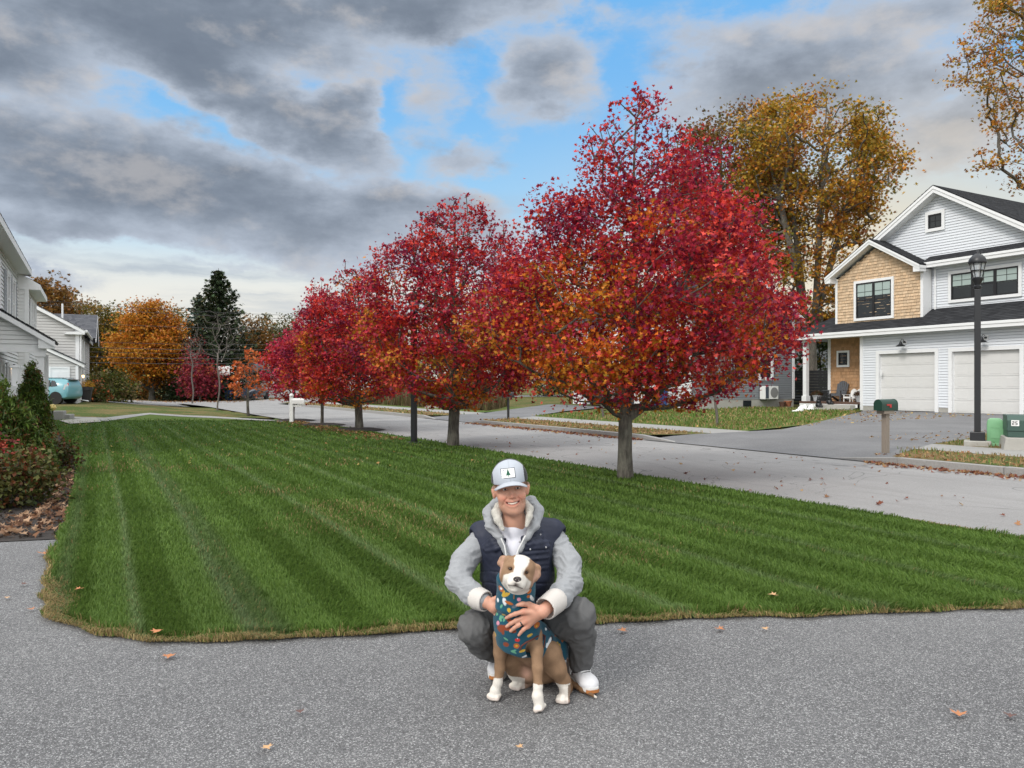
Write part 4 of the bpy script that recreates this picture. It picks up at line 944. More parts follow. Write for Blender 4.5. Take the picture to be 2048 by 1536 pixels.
def leaves(name, pts, size, cols, parent, m=None, shape='maple', droop=.35, seed=1, sizevar=.3, up=.3):
    """many small leaf faces at pts (n,3) as one crown"""
    r = np.random.default_rng(seed); n = len(pts)
    if shape == 'maple': T, FS = MAPLE, MAPLEF
    elif shape == 'sprig': T, FS = SPRIG, [tuple(range(12))]
    elif shape == 'frond': T, FS = FROND, [(0, 1, 2, 3)]
    else: T, FS = KITE, [(0, 1, 2, 3)]
    nor = r.normal(size=(n, 3)); nor[:, 2] = np.abs(nor[:, 2])*(1+up)+up*.4; nor /= np.linalg.norm(nor, axis=1, keepdims=True)
    d = r.normal(size=(n, 3)); d[:, 2] -= droop*1.6; d -= nor*np.sum(d*nor, 1, keepdims=True); d /= np.linalg.norm(d, axis=1, keepdims=True)
    e = np.cross(nor, d); sz = size*(1+sizevar*r.uniform(-1, 1, n)); k = len(T)
    fold = (np.abs(T[:, 0])*.35).astype(np.float32)
    V = pts[:, None, :]+sz[:, None, None]*(T[None, :, 1:2]*d[:, None, :]+T[None, :, 0:1]*e[:, None, :]+fold[None, :, None]*nor[:, None, :])
    V = V.reshape(-1, 3); sizes = np.tile([len(f) for f in FS], n); base = np.concatenate([np.array(f) for f in FS])
    loops = (base[None, :]+np.arange(n)[:, None]*k).ravel()
    return np_mesh(name, V, sizes, loops, np.repeat(cols, k, axis=0), m or M_LEAF, parent)
def palette(n, stops, r, var=.18, u=None):
    """stops: [(weight array or scalar, (r,g,b)), ...] -> random pick per leaf with tone variation"""
    W = np.stack([np.broadcast_to(np.asarray(w, dtype=float), (n,)) for w, _ in stops], 1); W = W/W.sum(1, keepdims=True)
    c = W.cumsum(1); u = r.random((n, 1)) if u is None else np.asarray(u)[:, None]; idx = (u > c).sum(1).clip(0, len(stops)-1)
    P = np.array([s[1] for s in stops])[idx]
    return np.clip(P*(1+var*r.normal(size=(n, 1)))*(1+.06*r.normal(size=(n, 3))), .003, 1)
def grow(base, trunk, tips, r_base, r_tip=.006, seed=1, expo=.42, wiggle=.06, low=.75):
    """branch skeleton: trunk nodes (upwards), then every tip is joined to the nearest node that lies below and inside; pipe-model radii"""
    r = random.Random(seed); N = [Vector(p) for p in trunk]; par = [-1]+list(range(len(trunk)-1)); cnt = [0]*len(N)
    ax = Vector(base)
    order = sorted(range(len(tips)), key=lambda i: (Vector(tips[i][:2])-ax.xy).length+.15*abs(tips[i][2]-ax.z))
    pos = np.array([tuple(p) for p in N])
    for i in order:
        t = Vector(tips[i]); d = pos-np.array(t); rad = np.linalg.norm(pos[:, :2]-np.array(ax.xy), axis=1); trad = (t.xy-ax.xy).length
        dist = np.linalg.norm(d, axis=1); cost = dist+np.where(pos[:, 2] > t.z-.12*dist, 2.5*np.maximum(0, pos[:, 2]-t.z+.35*dist), 0)+np.where(rad > trad+.02, 1.5*(rad-trad), 0)+.28*rad*0
        j = int(np.argmin(cost)); p = N[j]; L = (t-p).length; steps = max(1, min(4, int(L/.45*low)+1)); prev = j
        for q in range(1, steps+1):
            f = q/steps; c = p.lerp(t, f); c.z += math.sin(f*math.pi)*L*-.06
            if q < steps: c += Vector((r.gauss(0, 1), r.gauss(0, 1), r.gauss(0, 1)))*wiggle*L*.5
            N.append(c); par.append(prev); cnt.append(0); prev = len(N)-1
        pos = np.array([tuple(p) for p in N]); cnt[prev] = 1
    tot = cnt[:]
    for i in range(len(N)-1, -1, -1):
        if par[i] >= 0: tot[par[i]] += tot[i]
    top = max(tot[0], 1)
    rad = [max(r_tip, r_base*(max(c, .6)/top)**expo) for c in tot]
    return N, par, rad
def skeleton_mesh(N, par, rad, seg=6, base_flare=1.25, trunk_n=0):
    mb = MB(); ch = {}
    for i, p in enumerate(par):
        if p >= 0: ch.setdefault(p, []).append(i)
    # chains: follow the thickest child
    stack = [(0, None)]
    while stack:
        i, pa = stack.pop(); chain = [i] if pa is None else [pa, i]
        while ch.get(chain[-1]):
            kids = sorted(ch[chain[-1]], key=lambda c: -rad[c]); nxt = kids[0]
            for kx in kids[1:]: stack.append((kx, chain[-1]))
            chain.append(nxt)
        rr = [rad[c] for c in chain]
        if pa is not None: rr[0] = min(rr[0], rr[1]*1.25)
        sg = 12 if pa is None else (seg if rr[0] > .02 else 4)
        if pa is None: rr[0] *= base_flare
        if len(chain) > 1: mb.tube([N[c] for c in chain], rr, sg, caps=False)
    return mb
def envelope_points(n, prof, r, shell=.55, lump=None, inner=0.0):
    """random points in a crown of revolution; prof [(z, radius)]"""
    zs = np.array([p[0] for p in prof]); rs = np.array([p[1] for p in prof])
    zz = np.linspace(zs[0], zs[-1], 200); w = np.interp(zz, zs, rs)**2+1e-4; cw = np.cumsum(w)/w.sum()
    z = np.interp(r.random(n), cw, zz)+r.normal(size=n)*.02; R_ = np.interp(z, zs, rs)
    u = r.random(n); rr = np.where(r.random(n) < shell, .72+.28*u, np.sqrt(inner**2+(1-inner**2)*u)); th = r.uniform(0, 2*np.pi, n)
    if lump:
        ph = r.uniform(0, 6.28, 6); L = 1+lump*(np.sin(2*th+ph[0]+z*.9)+np.sin(3*th+ph[1]-z*1.3)+.8*np.sin(5*th+ph[2]+z*2.1))/2.2
        rr = rr*L
    return np.stack([rr*R_*np.cos(th), rr*R_*np.sin(th), z], 1), rr

def red_maple(base, prof, n_tip, n_leaf, leaf, r_base, label, seed, lean=(0, 0), pink=0.0, fork=None, orange=1.0, offs=(0, 0), group='red maples along the verge'):
    r = np.random.default_rng(seed); o = thing('maple_tree', base, label, 'tree', group)
    top = prof[-1][0]; B = np.array(base); z0 = prof[0][0]
    tr = [Vector((base[0]+lean[0]*f+.03*math.sin(f*9+seed), base[1]+lean[1]*f, base[2]-.1+f*(top*.93+.1))) for f in np.linspace(0, 1, 12)]
    P, rr = envelope_points(n_tip, prof, r, .6, .22); ctr = np.array([offs[0], offs[1], 0]); P = P+ctr
    P[:, 0] += lean[0]*P[:, 2]/top
    # whips standing above the outline at the top
    nw = 26; W = np.stack([r.uniform(-1, 1, nw)*prof[-4][1]*.9, r.uniform(-1, 1, nw)*prof[-4][1]*.9, np.zeros(nw)], 1); W[:, 2] = np.interp(np.hypot(W[:, 0], W[:, 1]), [p[1] for p in prof[::-1]][:5], [p[0] for p in prof[::-1]][:5])+r.uniform(-.15, .30, nw)*(np.hypot(W[:, 0], W[:, 1]) < prof[-5][1]); W += ctr
    tips = np.concatenate([P, W])+B
    N, par, rad = grow(base, tr, [tuple(t) for t in tips], r_base, .0045, seed)
    skeleton_mesh(N, par, rad, 6).build('trunk', M_BARK if r_base > .05 else M_BARK, o, smooth='all', recalc=False)
    # leaves gather round the tips and along the outer twigs
    w = np.concatenate([np.ones(n_tip), np.full(nw, .12)]); idx = r.choice(len(tips), n_leaf, p=w/w.sum())
    sg = .10+.11*r.random((len(tips), 1)); off = np.clip(r.normal(size=(n_leaf, 3)), -1.9, 1.9)*sg[idx]*np.array([1.2, 1.2, .7])*(top/5.5)**.5
    whip = idx >= n_tip; off[whip] *= .3
    L = tips[idx]+off
    rel = (L-B-ctr); zf = np.clip((rel[:, 2]-z0)/(top-z0), 0, 1); Rz = np.interp(rel[:, 2], [p[0] for p in prof], [p[1] for p in prof])+.05
    rf = np.clip(np.hypot(rel[:, 0], rel[:, 1])/Rz, 0, 1.3)
    cl = np.array([mnoise.noise(Vector(p)*.9+Vector((seed*7.1, 0, 0))) for p in tips])[idx]           # colour drifts from branch to branch
    low = np.clip(1-zf*1.55, 0, 1); og = orange*np.clip(low*1.15+(1-rf)*.55+cl*1.2-.58-.12*rel[:, 0], 0, 1)
    cr = np.clip(.25+.9*rf+cl*.6-low*.3, .08, 1.2)
    cols = palette(n_leaf, [(cr*(1-og), (.35, .020, .042)), (.50*(1-og)+.1, (.52, .040, .026)), (.48*cr*(1-og), (.19, .014, .050)), (.75*og, (.56, .145, .016)), (.60*og, (.48, .20, .022)), (.18*og, (.27, .17, .02)), (.35*(low*rf)*(1-.4*og)+.04, (.62, .075, .055)), (pink*1.2, (.52, .042, .095))], r, u=np.where(r.random(n_leaf) < .62, r.random(len(tips))[idx], r.random(n_leaf)))
    leaves('crown', L, leaf, cols, o, seed=seed, shape='maple')
    return o
K = 12.6/F
PROF1 = [(1.24, .8), (1.5, 1.55), (2.0, 2.05), (2.5, 2.32), (3.1, 2.24), (3.7, 1.90), (4.3, 1.48), (4.9, 1.2), (5.3, .88), (5.7, .58), (6.05, .27), (6.28, .1)]
b1 = gp(1250, 957)
red_maple(tuple(b1), PROF1, 640, 52000, .067, .115, 'largest red maple with a stout grey trunk right behind the crouching man', 3, lean=(.20, 0), offs=(.14, 0))
b2 = gp(908, 893)
red_maple(tuple(b2), [(1.12, .8), (1.5, 1.75), (2.1, 2.3), (2.8, 2.35), (3.6, 2.15), (4.4, 1.85), (5.1, 1.35), (5.6, .8), (5.95, .35), (6.15, .1)], 560, 38000, .082, .135, 'red maple forking low, second largest in the row, beside the black pole', 5, offs=(.1, 0))
b3 = gp(717, 861)
red_maple(tuple(b3), [(.95, .8), (1.3, 1.7), (2.0, 1.95), (2.8, 1.9), (3.6, 1.6), (4.3, 1.25), (5.0, .75), (5.45, .3), (5.65, .1)], 400, 24000, .09, .13, 'third red maple of the row, rising from a dark mulch ring', 8, offs=(-.15, 0))
b4 = gp(643, 851)
red_maple(tuple(b4), [(1.0, .5), (1.4, 1.2), (2.2, 1.45), (3.0, 1.4), (3.8, 1.1), (4.6, .7), (5.2, .3), (5.5, .1)], 220, 11000, .10, .06, 'slim red maple with a thin trunk, fourth of the row', 13, orange=.5, pink=.3)
b5 = gp(588, 842)
red_maple(tuple(b5), [(.95, .4), (1.2, .95), (1.9, 1.2), (2.7, 1.15), (3.4, .85), (4.0, .4), (4.3, .1)], 170, 7500, .10, .05, 'small pinkish red maple just behind the white mailbox', 17, orange=.08, pink=.9)

def tree(name, base, prof, n_tip, n_leaf, leaf, r_base, stops, label, seed, stems=1, spread=.5, shape='sprig', lump=.22, clump=.35, trunk_m=None, group=None, trunk_top=.9, split=.25, r_tip=.012, cat='tree', whips=0, m=None, shell=.6, inner=0.0, flat=.6, drift=.5):
    r = np.random.default_rng(seed); o = thing(name, base, label, cat, group); B = np.array(base); top = prof[-1][0]; z0 = prof[0][0]
    P, rr = envelope_points(n_tip, prof, r, shell, lump, inner); tips = P+B
    mbs = []; allN = []
    groups_ = r.integers(0, stems, n_tip)
    angs = [2*math.pi*i/stems+r.uniform(-.4, .4) for i in range(stems)]
    if stems > 1: groups_ = np.argmin(np.stack([np.abs(np.angle(np.exp(1j*(np.arctan2(P[:, 1], P[:, 0])-a)))) for a in angs], 1), 1)
    mb = MB()
    for q in range(stems):
        sel = tips[groups_ == q]
        if len(sel) == 0: continue
        ox, oy = (math.cos(angs[q])*spread, math.sin(angs[q])*spread) if stems > 1 else (0, 0)
        tr = []
        for f in np.linspace(0, 1, 9):
            h = f*top*trunk_top; w = max(0, f-split)*1.4 if stems > 1 else 0
            tr.append(Vector((base[0]+ox*(.12+w*2.2)+.012*min(top, 9)*math.sin(f*7+seed+q), base[1]+oy*(.12+w*2.2), base[2]-.15+h+.15*f)))
        N, par, rad = grow(base, tr, [tuple(t) for t in sel], r_base/(stems**.35), r_tip, seed+q, wiggle=.09)
        s = skeleton_mesh(N, par, rad, 6); mb.add(s.v, s.f)
    mb.build('trunk', trunk_m or M_BARKD, o, smooth='all', recalc=False)
    if n_leaf:
        idx = r.integers(0, n_tip, n_leaf); off = r.normal(size=(n_leaf, 3))*clump*(.6+.8*r.random((n_tip, 1)))[idx]*np.array([1.1, 1.1, flat]); L = tips[idx]+off
        cl = np.array([mnoise.noise(Vector(p)*(2.2/top*2)+Vector((seed*3.7, 0, 0))) for p in tips])[idx]
        rel = L-B; zf = np.clip((rel[:, 2]-z0)/(top-z0), 0, 1)
        uu = np.where(r.random(n_leaf) < .5, r.random(n_tip)[idx], r.random(n_leaf)); st = [(np.clip(w_(zf, cl) if callable(w_) else w_+drift*cl*(1 if i % 2 else -1), .02, 5), c_) for i, (w_, c_) in enumerate(stops)]
        leaves('crown', L, leaf, palette(n_leaf, st, r, u=uu), o, m=m, seed=seed, shape=shape, droop=-1.1 if shape == 'frond' else .35)
    return o
# tall oaks behind the houses on the right
OAK = [(.5, (.50, .26, .028)), (.45, (.34, .22, .028)), (.35, (.45, .18, .03)), (.25, (.17, .145, .024)), (.2, (.28, .10, .03))]
q = at(1622, 800, 47); oakb = (q.x, q.y, .45)
tree('oak_tree', oakb, [(4.5, 1.2), (6, 1.8), (8, 2.3), (10.5, 3.1), (13, 4.3), (15, 4.9), (16.8, 4.3), (18, 2.8), (18.8, .8)], 400, 26000, .205, .33, OAK, 'tall golden brown oak with several bare stems behind the shingled porch', 21, stems=4, spread=1.3, r_tip=.008, trunk_m=M_BARKO, clump=.42, lump=.26, group='tall oaks behind the houses', shell=.7, inner=.35)
q = at(1470, 800, 53)
tree('oak_tree', (q.x, q.y, .45), [(5, 2.5), (8, 4), (12, 4.6), (15.5, 4.4), (18, 3.2), (20, 1.6), (20.6, .5)], 300, 22000, .23, .3, [(.5, (.22, .10, .025)), (.4, (.16, .10, .022)), (.35, (.20, .055, .03)), (.25, (.12, .10, .02))], 'reddish brown oak rising directly behind the largest red maple', 23, stems=3, spread=1.0, clump=.6, group='tall oaks behind the houses', shell=.7, inner=.3)
q = at(2125, 800, 52)
tree('oak_tree', (q.x, q.y, .45), [(12.5, 1.6), (14, 2.3), (16, 4.2), (19, 5.2), (23, 6.0), (27, 5.8), (30, 4), (32, 1)], 340, 15000, .23, .3, OAK, 'sparse oak cut by the right edge, taller than the white house', 27, stems=2, spread=1.2, r_tip=.008, trunk_m=M_BARKO, clump=.45, group='tall oaks behind the houses', shell=.75, inner=.3)
# row of trees beyond the cross street on the left
GOLD = [(.6, (.46, .185, .018)), (.5, (.40, .125, .016)), (.3, (.33, .16, .018)), (.15, (.50, .27, .025))]
YEL = [(.5, (.21, .150, .018)), (.5, (.145, .125, .020)), (.3, (.26, .145, .020)), (.3, (.085, .085, .018))]
OLIVE = [(.5, (.085, .085, .022)), (.4, (.13, .105, .022)), (.3, (.055, .065, .018)), (.2, (.17, .11, .03))]
BROWN = [(.5, (.20, .095, .022)), (.4, (.15, .085, .022)), (.3, (.24, .115, .025)), (.2, (.09, .06, .02))]
SCR = [(.5, (.23, .022, .038)), (.4, (.30, .045, .045)), (.3, (.16, .02, .04)), (.15, (.32, .09, .03))]
def far_tree(px, base_y, d, prof_px, stops, label, seed, n_tip=150, n_leaf=3800, leaf=.3, name='autumn_tree', r_base=.28, **kw):
    """profile given in photo pixels (y, half width)"""
    n_leaf = int(n_leaf*1.7); q = at(px, base_y, d); g = H(q.x, q.y); prof = sorted([((HY-y)/F*d+CAMH-g, hw/F*d) for y, hw in prof_px])
    kw.setdefault('group', 'trees beyond the cross street')
    return tree(name, (q.x, q.y, g), prof, n_tip, n_leaf, leaf, r_base, stops, label, seed, clump=kw.pop('clump', .6), **kw)
far_tree(303, 797, 80, [(765, 26), (738, 64), (702, 72), (665, 58), (638, 42), (612, 24), (588, 7)], GOLD, 'bright orange maple with low spreading limbs beyond the cross street', 31, lump=.34, n_tip=260, n_leaf=16000, leaf=.24, r_base=.4, stems=3, spread=.5)
far_tree(200, 800, 88, [(770, 40), (730, 56), (690, 60), (650, 52), (622, 34), (606, 12)], YEL, 'yellow green tree behind the slate roofed neighbour', 32, n_leaf=5200, n_tip=170)
far_tree(255, 800, 97, [(770, 40), (720, 48), (670, 46), (630, 32), (605, 10)], YEL, 'dull golden tree between the neighbour and the orange maple', 33, n_leaf=4200)
far_tree(95, 800, 82, [(740, 40), (690, 50), (640, 52), (600, 46), (570, 28), (556, 10)], BROWN, 'rust brown tree above the roofs at the left edge', 34, n_leaf=5200, leaf=.36)
far_tree(155, 800, 100, [(760, 40), (700, 50), (650, 48), (610, 36), (588, 12)], BROWN, 'brown topped tree just left of the yellow tree', 35, n_leaf=4200)
far_tree(345, 800, 104, [(770, 30), (700, 44), (650, 40), (620, 24), (606, 8)], OLIVE, 'olive tree in the gap between orange maple and tall spruce', 36, n_leaf=3600)
far_tree(545, 800, 100, [(770, 40), (720, 52), (680, 48), (650, 36), (628, 12)], OLIVE, 'olive tree behind the low white far house', 37, n_leaf=4200)
far_tree(615, 800, 106, [(770, 50), (720, 60), (670, 56), (635, 34), (615, 10)], OLIVE, 'thinning olive tree behind the pinkish maple', 38, n_leaf=3600)
far_tree(508, 800, 95, [(765, 18), (720, 30), (680, 30), (650, 22), (628, 6)], BROWN, 'reddish brown tree tucked against the right side of the tall spruce', 39, n_leaf=2600)
far_tree(400, 800, 76, [(795, 14), (770, 26), (740, 26), (715, 16), (700, 6)], SCR, 'small crimson tree before the tall spruce', 40, n_tip=70, n_leaf=1500, leaf=.26, r_base=.1)
for i, (px, d, top, st_, lb) in enumerate(((760, 112, 628, OLIVE, 'olive tree far behind the gap of the third maple'), (880, 95, 600, BROWN, 'brown tree far behind the second red maple'), (985, 90, 590, YEL, 'golden tree behind the second and first maples'), (1100, 84, 560, OLIVE, 'olive tree behind the left side of the largest maple'), (1200, 80, 520, BROWN, 'brown tree hidden behind the largest maple crown'))):
    far_tree(px, 800, d, [(790, 40), (740, 62), (690, 64), ((top+690)/2, 48), (top, 10)], st_, lb, 50+i, n_leaf=3800)
# bare trees
def bare_tree(px, y, d, h, r_base, label, seed, spread=.35, n=70, leaves_=0):
    q = at(px, y, d); g = H(q.x, q.y)
    return tree('bare_tree', (q.x, q.y, g), [(h*.42, h*.05), (h*.62, h*spread*.42), (h*.85, h*spread*.6), (h*.97, h*spread*.42), (h, h*.1)], n, leaves_, .1, r_base, SCR, label, seed, stems=1, trunk_top=.5, lump=.1, trunk_m=mat("pale_bark", (.115, .10, .088), .95, .25, 20), group='young street trees', r_tip=.006, shell=.4)
p_ = gp(437, 818); bare_tree(437, 818, p_.y, 6.4, .05, 'bare vase shaped young tree at the road edge before the spruce', 61, .5, 150)
p_ = gp(385, 807); bare_tree(385, 807, p_.y, 6.0, .06, 'bare young tree farthest left on the road edge', 62, .3, 110, 160)
p_ = gp(1432, 852); bare_tree(1432, 852, p_.y, 3.2, .045, 'thin pale sapling on the lawn right of the largest maple', 63, .5, 40)
p_ = gp(1205, 838); bare_tree(1205, 838, p_.y, 3.0, .045, 'thin bare sapling in front of the charcoal garage doors', 64, .5, 50)
# orange sapling at the road edge
p_ = gp(497, 829)
tree('sapling', tuple(p_), [(1.0, .6), (1.5, 1.15), (2.2, 1.0), (2.9, .75), (3.5, .35), (3.9, .1)], 60, 800, .15, .07, [(1, (.48, .115, .030)), (.6, (.42, .085, .02)), (.4, (.50, .16, .04))], 'orange leaved sapling on the grass before the far white house', 66, shape='maple', clump=.12, group='young street trees', r_tip=.008, cat='tree')

def conifer(px, base_y, d, top_y, hw, label, seed, col, n_w=34, dens=1.0, open_=0.0):
    r = np.random.default_rng(seed); q = at(px, base_y, d); g = H(q.x, q.y); h = (HY-top_y)/F*d+CAMH-g; Rm = hw/F*d
    o = thing('spruce_tree', (q.x, q.y, g), label, 'tree', 'trees beyond the cross street'); mb = MB(); mb.tube([(q.x, q.y, g-.2), (q.x, q.y, g+h*.5), (q.x, q.y, g+h)], [.35, .2, .02], 8)
    P = []; Dn = []
    for w in range(n_w):
        f = (w+.5)/n_w; z = g+h*(.06+.93*f); L0 = Rm*1.12*(1-f)**.62*min(1, .72+f*2); nb = 12
        for j in range(nb):
            a = 2*math.pi*(j+r.random())/nb; L = L0*r.uniform(.5, 1.15)
            if r.random() < open_: continue
            tip = Vector((q.x+math.cos(a)*L, q.y+math.sin(a)*L, z-L*.18+L*.10)); mid = Vector((q.x+math.cos(a)*L*.55, q.y+math.sin(a)*L*.55, z-L*.16)); st_ = Vector((q.x, q.y, z))
            mb.tube([st_, mid, tip], [.05*(1-f)+.015, .03*(1-f)+.01, .006], 4, caps=False)
            m_ = int(26*dens*(.3+L/Rm))
            for u in r.random(m_)**.7:
                c = st_.lerp(mid, u/.55) if u < .55 else mid.lerp(tip, (u-.55)/.45)
                s_ = .12+.35*L*(u*(1.15-u)); P.append((c.x+r.normal()*s_*.55, c.y+r.normal()*s_*.55, c.z-abs(r.normal())*.22))
    mb.build('trunk', M_BARKD, o, smooth='all', recalc=False)
    P = np.array(P); n = len(P)
    leaves('crown', P, .42, palette(n, col, r), o, m=M_NEEDLE, seed=seed, shape='sprig', droop=.8, up=.9)
    return o
DKG = [(.6, (.028, .046, .020)), (.4, (.042, .060, .024)), (.3, (.018, .030, .016)), (.2, (.07, .062, .026))]
conifer(437, 800, 82, 536, 92, 'tall dark spruce with an open pointed top', 71, DKG, 30, 1.35, .08)
conifer(398, 800, 88, 584, 58, 'blue green pine behind the left side of the tall spruce', 72, [(.6, (.04, .065, .055)), (.4, (.055, .08, .06)), (.2, (.10, .10, .05))], 24, .8, .25)
# dark greenery behind the porch fence
q = at(1640, 800, 50)
tree('leafy_tree', (q.x, q.y, .45), [(.6, 1.2), (1.5, 2.0), (3.0, 2.2), (4.6, 1.9), (5.8, .8)], 110, 4200, .2, .1, [(.6, (.035, .060, .016)), (.4, (.055, .075, .018)), (.25, (.02, .036, .012)), (.12, (.16, .12, .02))], 'dark green tree seen through the porch above the black fence', 75, clump=.35, group='trees behind the porch')

# ---- evergreen and leafy shrubs
def shrub(name, base, prof, n_tip, n_leaf, leaf, stops, label, seed, shape='kite', m=None, clump=.1, group=None, cat='shrub', r_base=.03, flat=1.0, lump=.15, stems=3):
    return tree(name, base, prof, n_tip, n_leaf, leaf, r_base, stops, label, seed, stems=stems, spread=.1, shape=shape, m=m, clump=clump, group=group, cat=cat, trunk_top=.6, split=.05, r_tip=.003, lump=lump, flat=flat, shell=.75)
ARB = [(.6, (.062, .105, .018)), (.35, (.034, .060, .014)), (.5, (.105, .15, .026)), (.22, (.12, .055, .022))]
q = gp(64, 897)
shrub('arborvitae', tuple(q), [(.0, .36), (.5, .37), (1.0, .29), (1.5, .17), (1.9, .07), (2.2, .01)], 520, 46000, .085, ARB, 'slender pointed evergreen in the bed nearest the porch', 81, shape='frond', clump=.05, group='evergreens in the planting bed', flat=1.5, stems=1)
q = gp(-4, 962)
shrub('arborvitae', tuple(q), [(.0, .82), (.4, .76), (.8, .55), (1.15, .32), (1.45, .13), (1.68, .01)], 800, 64000, .075, ARB, 'broad conical evergreen with browning patches at the left edge', 82, shape='frond', clump=.05, group='evergreens in the planting bed', flat=1.5, stems=1)
AZ = [(.5, (.085, .088, .022)), (.45, (.050, .062, .016)), (.35, (.125, .045, .018)), (.2, (.16, .15, .055))]
q = gp(8, 1010)
shrub('azalea', tuple(q), [(.02, .40), (.2, .58), (.4, .58), (.56, .42), (.68, .16)], 220, 4200, .06, AZ, 'olive and rust leaved azalea at the front of the bed', 83, clump=.09, group='low shrubs in the planting bed')
q = gp(-70, 1000)
shrub('azalea', tuple(q), [(.05, .35), (.35, .5), (.65, .5), (.85, .35), (.98, .1)], 120, 1700, .07, [(.6, (.30, .03, .03)), (.4, (.16, .03, .02)), (.4, (.06, .06, .02)), (.2, (.42, .08, .05))], 'crimson leaved azalea cut by the left edge', 84, clump=.1, group='low shrubs in the planting bed')
q = gp(98, 945)
shrub('azalea', tuple(q), [(.0, .26), (.18, .38), (.36, .38), (.5, .24), (.6, .08)], 110, 2000, .055, [(.5, (.07, .06, .018)), (.5, (.045, .055, .016)), (.4, (.13, .045, .018)), (.2, (.05, .07, .018))], 'bronze leaved low shrub next to the lawn edge', 85, clump=.08, group='low shrubs in the planting bed')
HYD = [(.5, (.10, .115, .022)), (.4, (.15, .14, .03)), (.35, (.06, .08, .02)), (.25, (.27, .20, .09))]
q = at(222, 797, 58); shrub('hydrangea', (q.x, q.y, H(q.x, q.y)), [(.0, 1.3), (.8, 1.7), (1.4, 1.5), (1.9, .9), (2.2, .2)], 150, 3600, .2, HYD, 'large yellowing hydrangea right of the grey neighbour', 86, clump=.25, group='shrubs by the neighbouring house')
q = at(188, 800, 53); shrub('shrub', (q.x, q.y, H(q.x, q.y)), [(.0, .8), (.5, 1.0), (1.0, .8), (1.4, .2)], 90, 1800, .16, [(.5, (.06, .085, .02)), (.4, (.09, .09, .02)), (.25, (.42, .12, .04))], 'round green shrub with orange blooms by the downspout', 87, clump=.2, group='shrubs by the neighbouring house')
for i, (px, d, w, h, st_, lb) in enumerate(((255, 84, 3.0, 2.4, OLIVE, 'dark shrub left of the orange maple trunk'), (345, 84, 3.2, 2.2, BROWN, 'rusty shrub right of the orange maple trunk'), (368, 80, 1.8, 1.7, DKG, 'dark evergreen shrub beyond the cross street'), (425, 86, 2.6, 2.6, YEL, 'straw yellow shrub behind the basketball hoop'), (400, 90, 1.6, 2.2, SCR, 'wine red shrub below the tall spruce'), (150, 90, 4, 3, OLIVE, 'dark shrub mass behind the grey neighbour'))):
    q = at(px, 800, d); shrub('shrub', (q.x, q.y, H(q.x, q.y)), [(.0, w*.7), (h*.4, w), (h*.75, w*.75), (h, w*.15)], 90, 1900, .28, st_, lb, 90+i, clump=.35, group='shrubs beyond the cross street')
# ---------------------------------------------------------------- street furniture, cars and small things
M_GREENP = mat("pale_green_plastic", (.19, .42, .22), .5, .1, 4)
M_DKGREEN = mat("dark_green_enamel", (.035, .075, .06), .45, .12, 5)
M_GREENB = mat("mailbox_green_enamel", (.012, .045, .032), .35, .15, 6)
M_WOODG = mat("weathered_post", (.23, .195, .16), .9, .35, 14, .4, 60, stretch=(6, 6, .6))
M_RED = mat("red_flag_paint", (.45, .03, .03), .5)
M_BLUEB = mat("blue_bin_plastic", (.010, .065, .22), .5, .1)
M_TERRA = mat("terracotta", (.34, .13, .065), .8, .2)
M_PLWHITE = mat("white_plastic", (.78, .78, .77), .4, .04)
M_GREYCH = mat("grey_chair_plastic", (.085, .092, .105), .55, .15)
M_RUBBER = mat("tyre_rubber", (.012, .012, .012), .8)
M_ALLOY = mat("alloy_rim", (.42, .43, .44), .35, .06, metal=.6)
M_CHROME = mat("dark_trim", (.03, .03, .032), .35)
def local(p, ang=0.0):                # upright local frame at p, turned by ang about z
    c, s_ = math.cos(ang), math.sin(ang)
    return lambda x, y, z: Vector((p[0]+x*c-y*s_, p[1]+x*s_+y*c, p[2]+z))
def lamp_post(p, label):
    o = thing('street_lamp', p, label, 'street lamp', 'black street lamps'); f0_ = local(p, R(-31)); f = lambda x, y, z: f0_(x*.72, y*.72, z*.872)
    MB(f).box((-.36, -.36, -.15), (.36, .36, .14)).build('pad', M_CONC, o, bevel=.02)
    MB(f).box((-.2, -.2, .14), (.2, .2, .36)).build('base', M_BLACK, o, bevel=.012)
    MB(f).box((-.088, -.088, .36), (.088, .088, 3.98)).build('post', M_BLACK, o, bevel=.008)
    MB(f).lathe([(.075, 3.98), (.11, 4.0), (.12, 4.05), (.085, 4.08), (.09, 4.12), (.15, 4.2), (.16, 4.26), (.14, 4.28)], (0, 0, 0), 12).build('collar', M_BLACK, o, smooth=True)
    cg = MB(f)
    for i in range(6):
        a = 2*math.pi*i/6; ca, sa = math.cos(a), math.sin(a); cg.tube([(.12*ca, .12*sa, 4.26), (.17*ca, .17*sa, 4.45), (.21*ca, .21*sa, 4.64)], .014, 5)
    cg.lathe([(.19, 4.44), (.19, 4.46), (.165, 4.46), (.165, 4.44)], (0, 0, 0), 18)
    cg.build('cage', M_BLACK, o, smooth=True)
    mg = MATS.get('lampglass')
    if not mg:
        mg, k, b = new_mat("lamp_clear_glass"); b.inputs['Base Color'].default_value = (.72, .76, .78, 1); b.inputs['Roughness'].default_value = .1; b.inputs['Transmission Weight'].default_value = .5; MATS['lampglass'] = mg
    MB(f).lathe([(.10, 4.27), (.145, 4.45), (.18, 4.62)], (0, 0, 0), 16).build('lamp_glass', mg, o, smooth=True)
    MB(f).lathe([(.19, 4.62), (.245, 4.63), (.26, 4.67), (.22, 4.76), (.14, 4.84), (.07, 4.87), (.05, 4.90), (.055, 4.93), (.02, 4.96)], (0, 0, 0), 20).build('hood', M_BLACK, o, smooth=True)
    return o
p = gp(1955, 892); lamp_post(tuple(p), 'black lantern street lamp on a concrete pad beside the pale green pedestal')
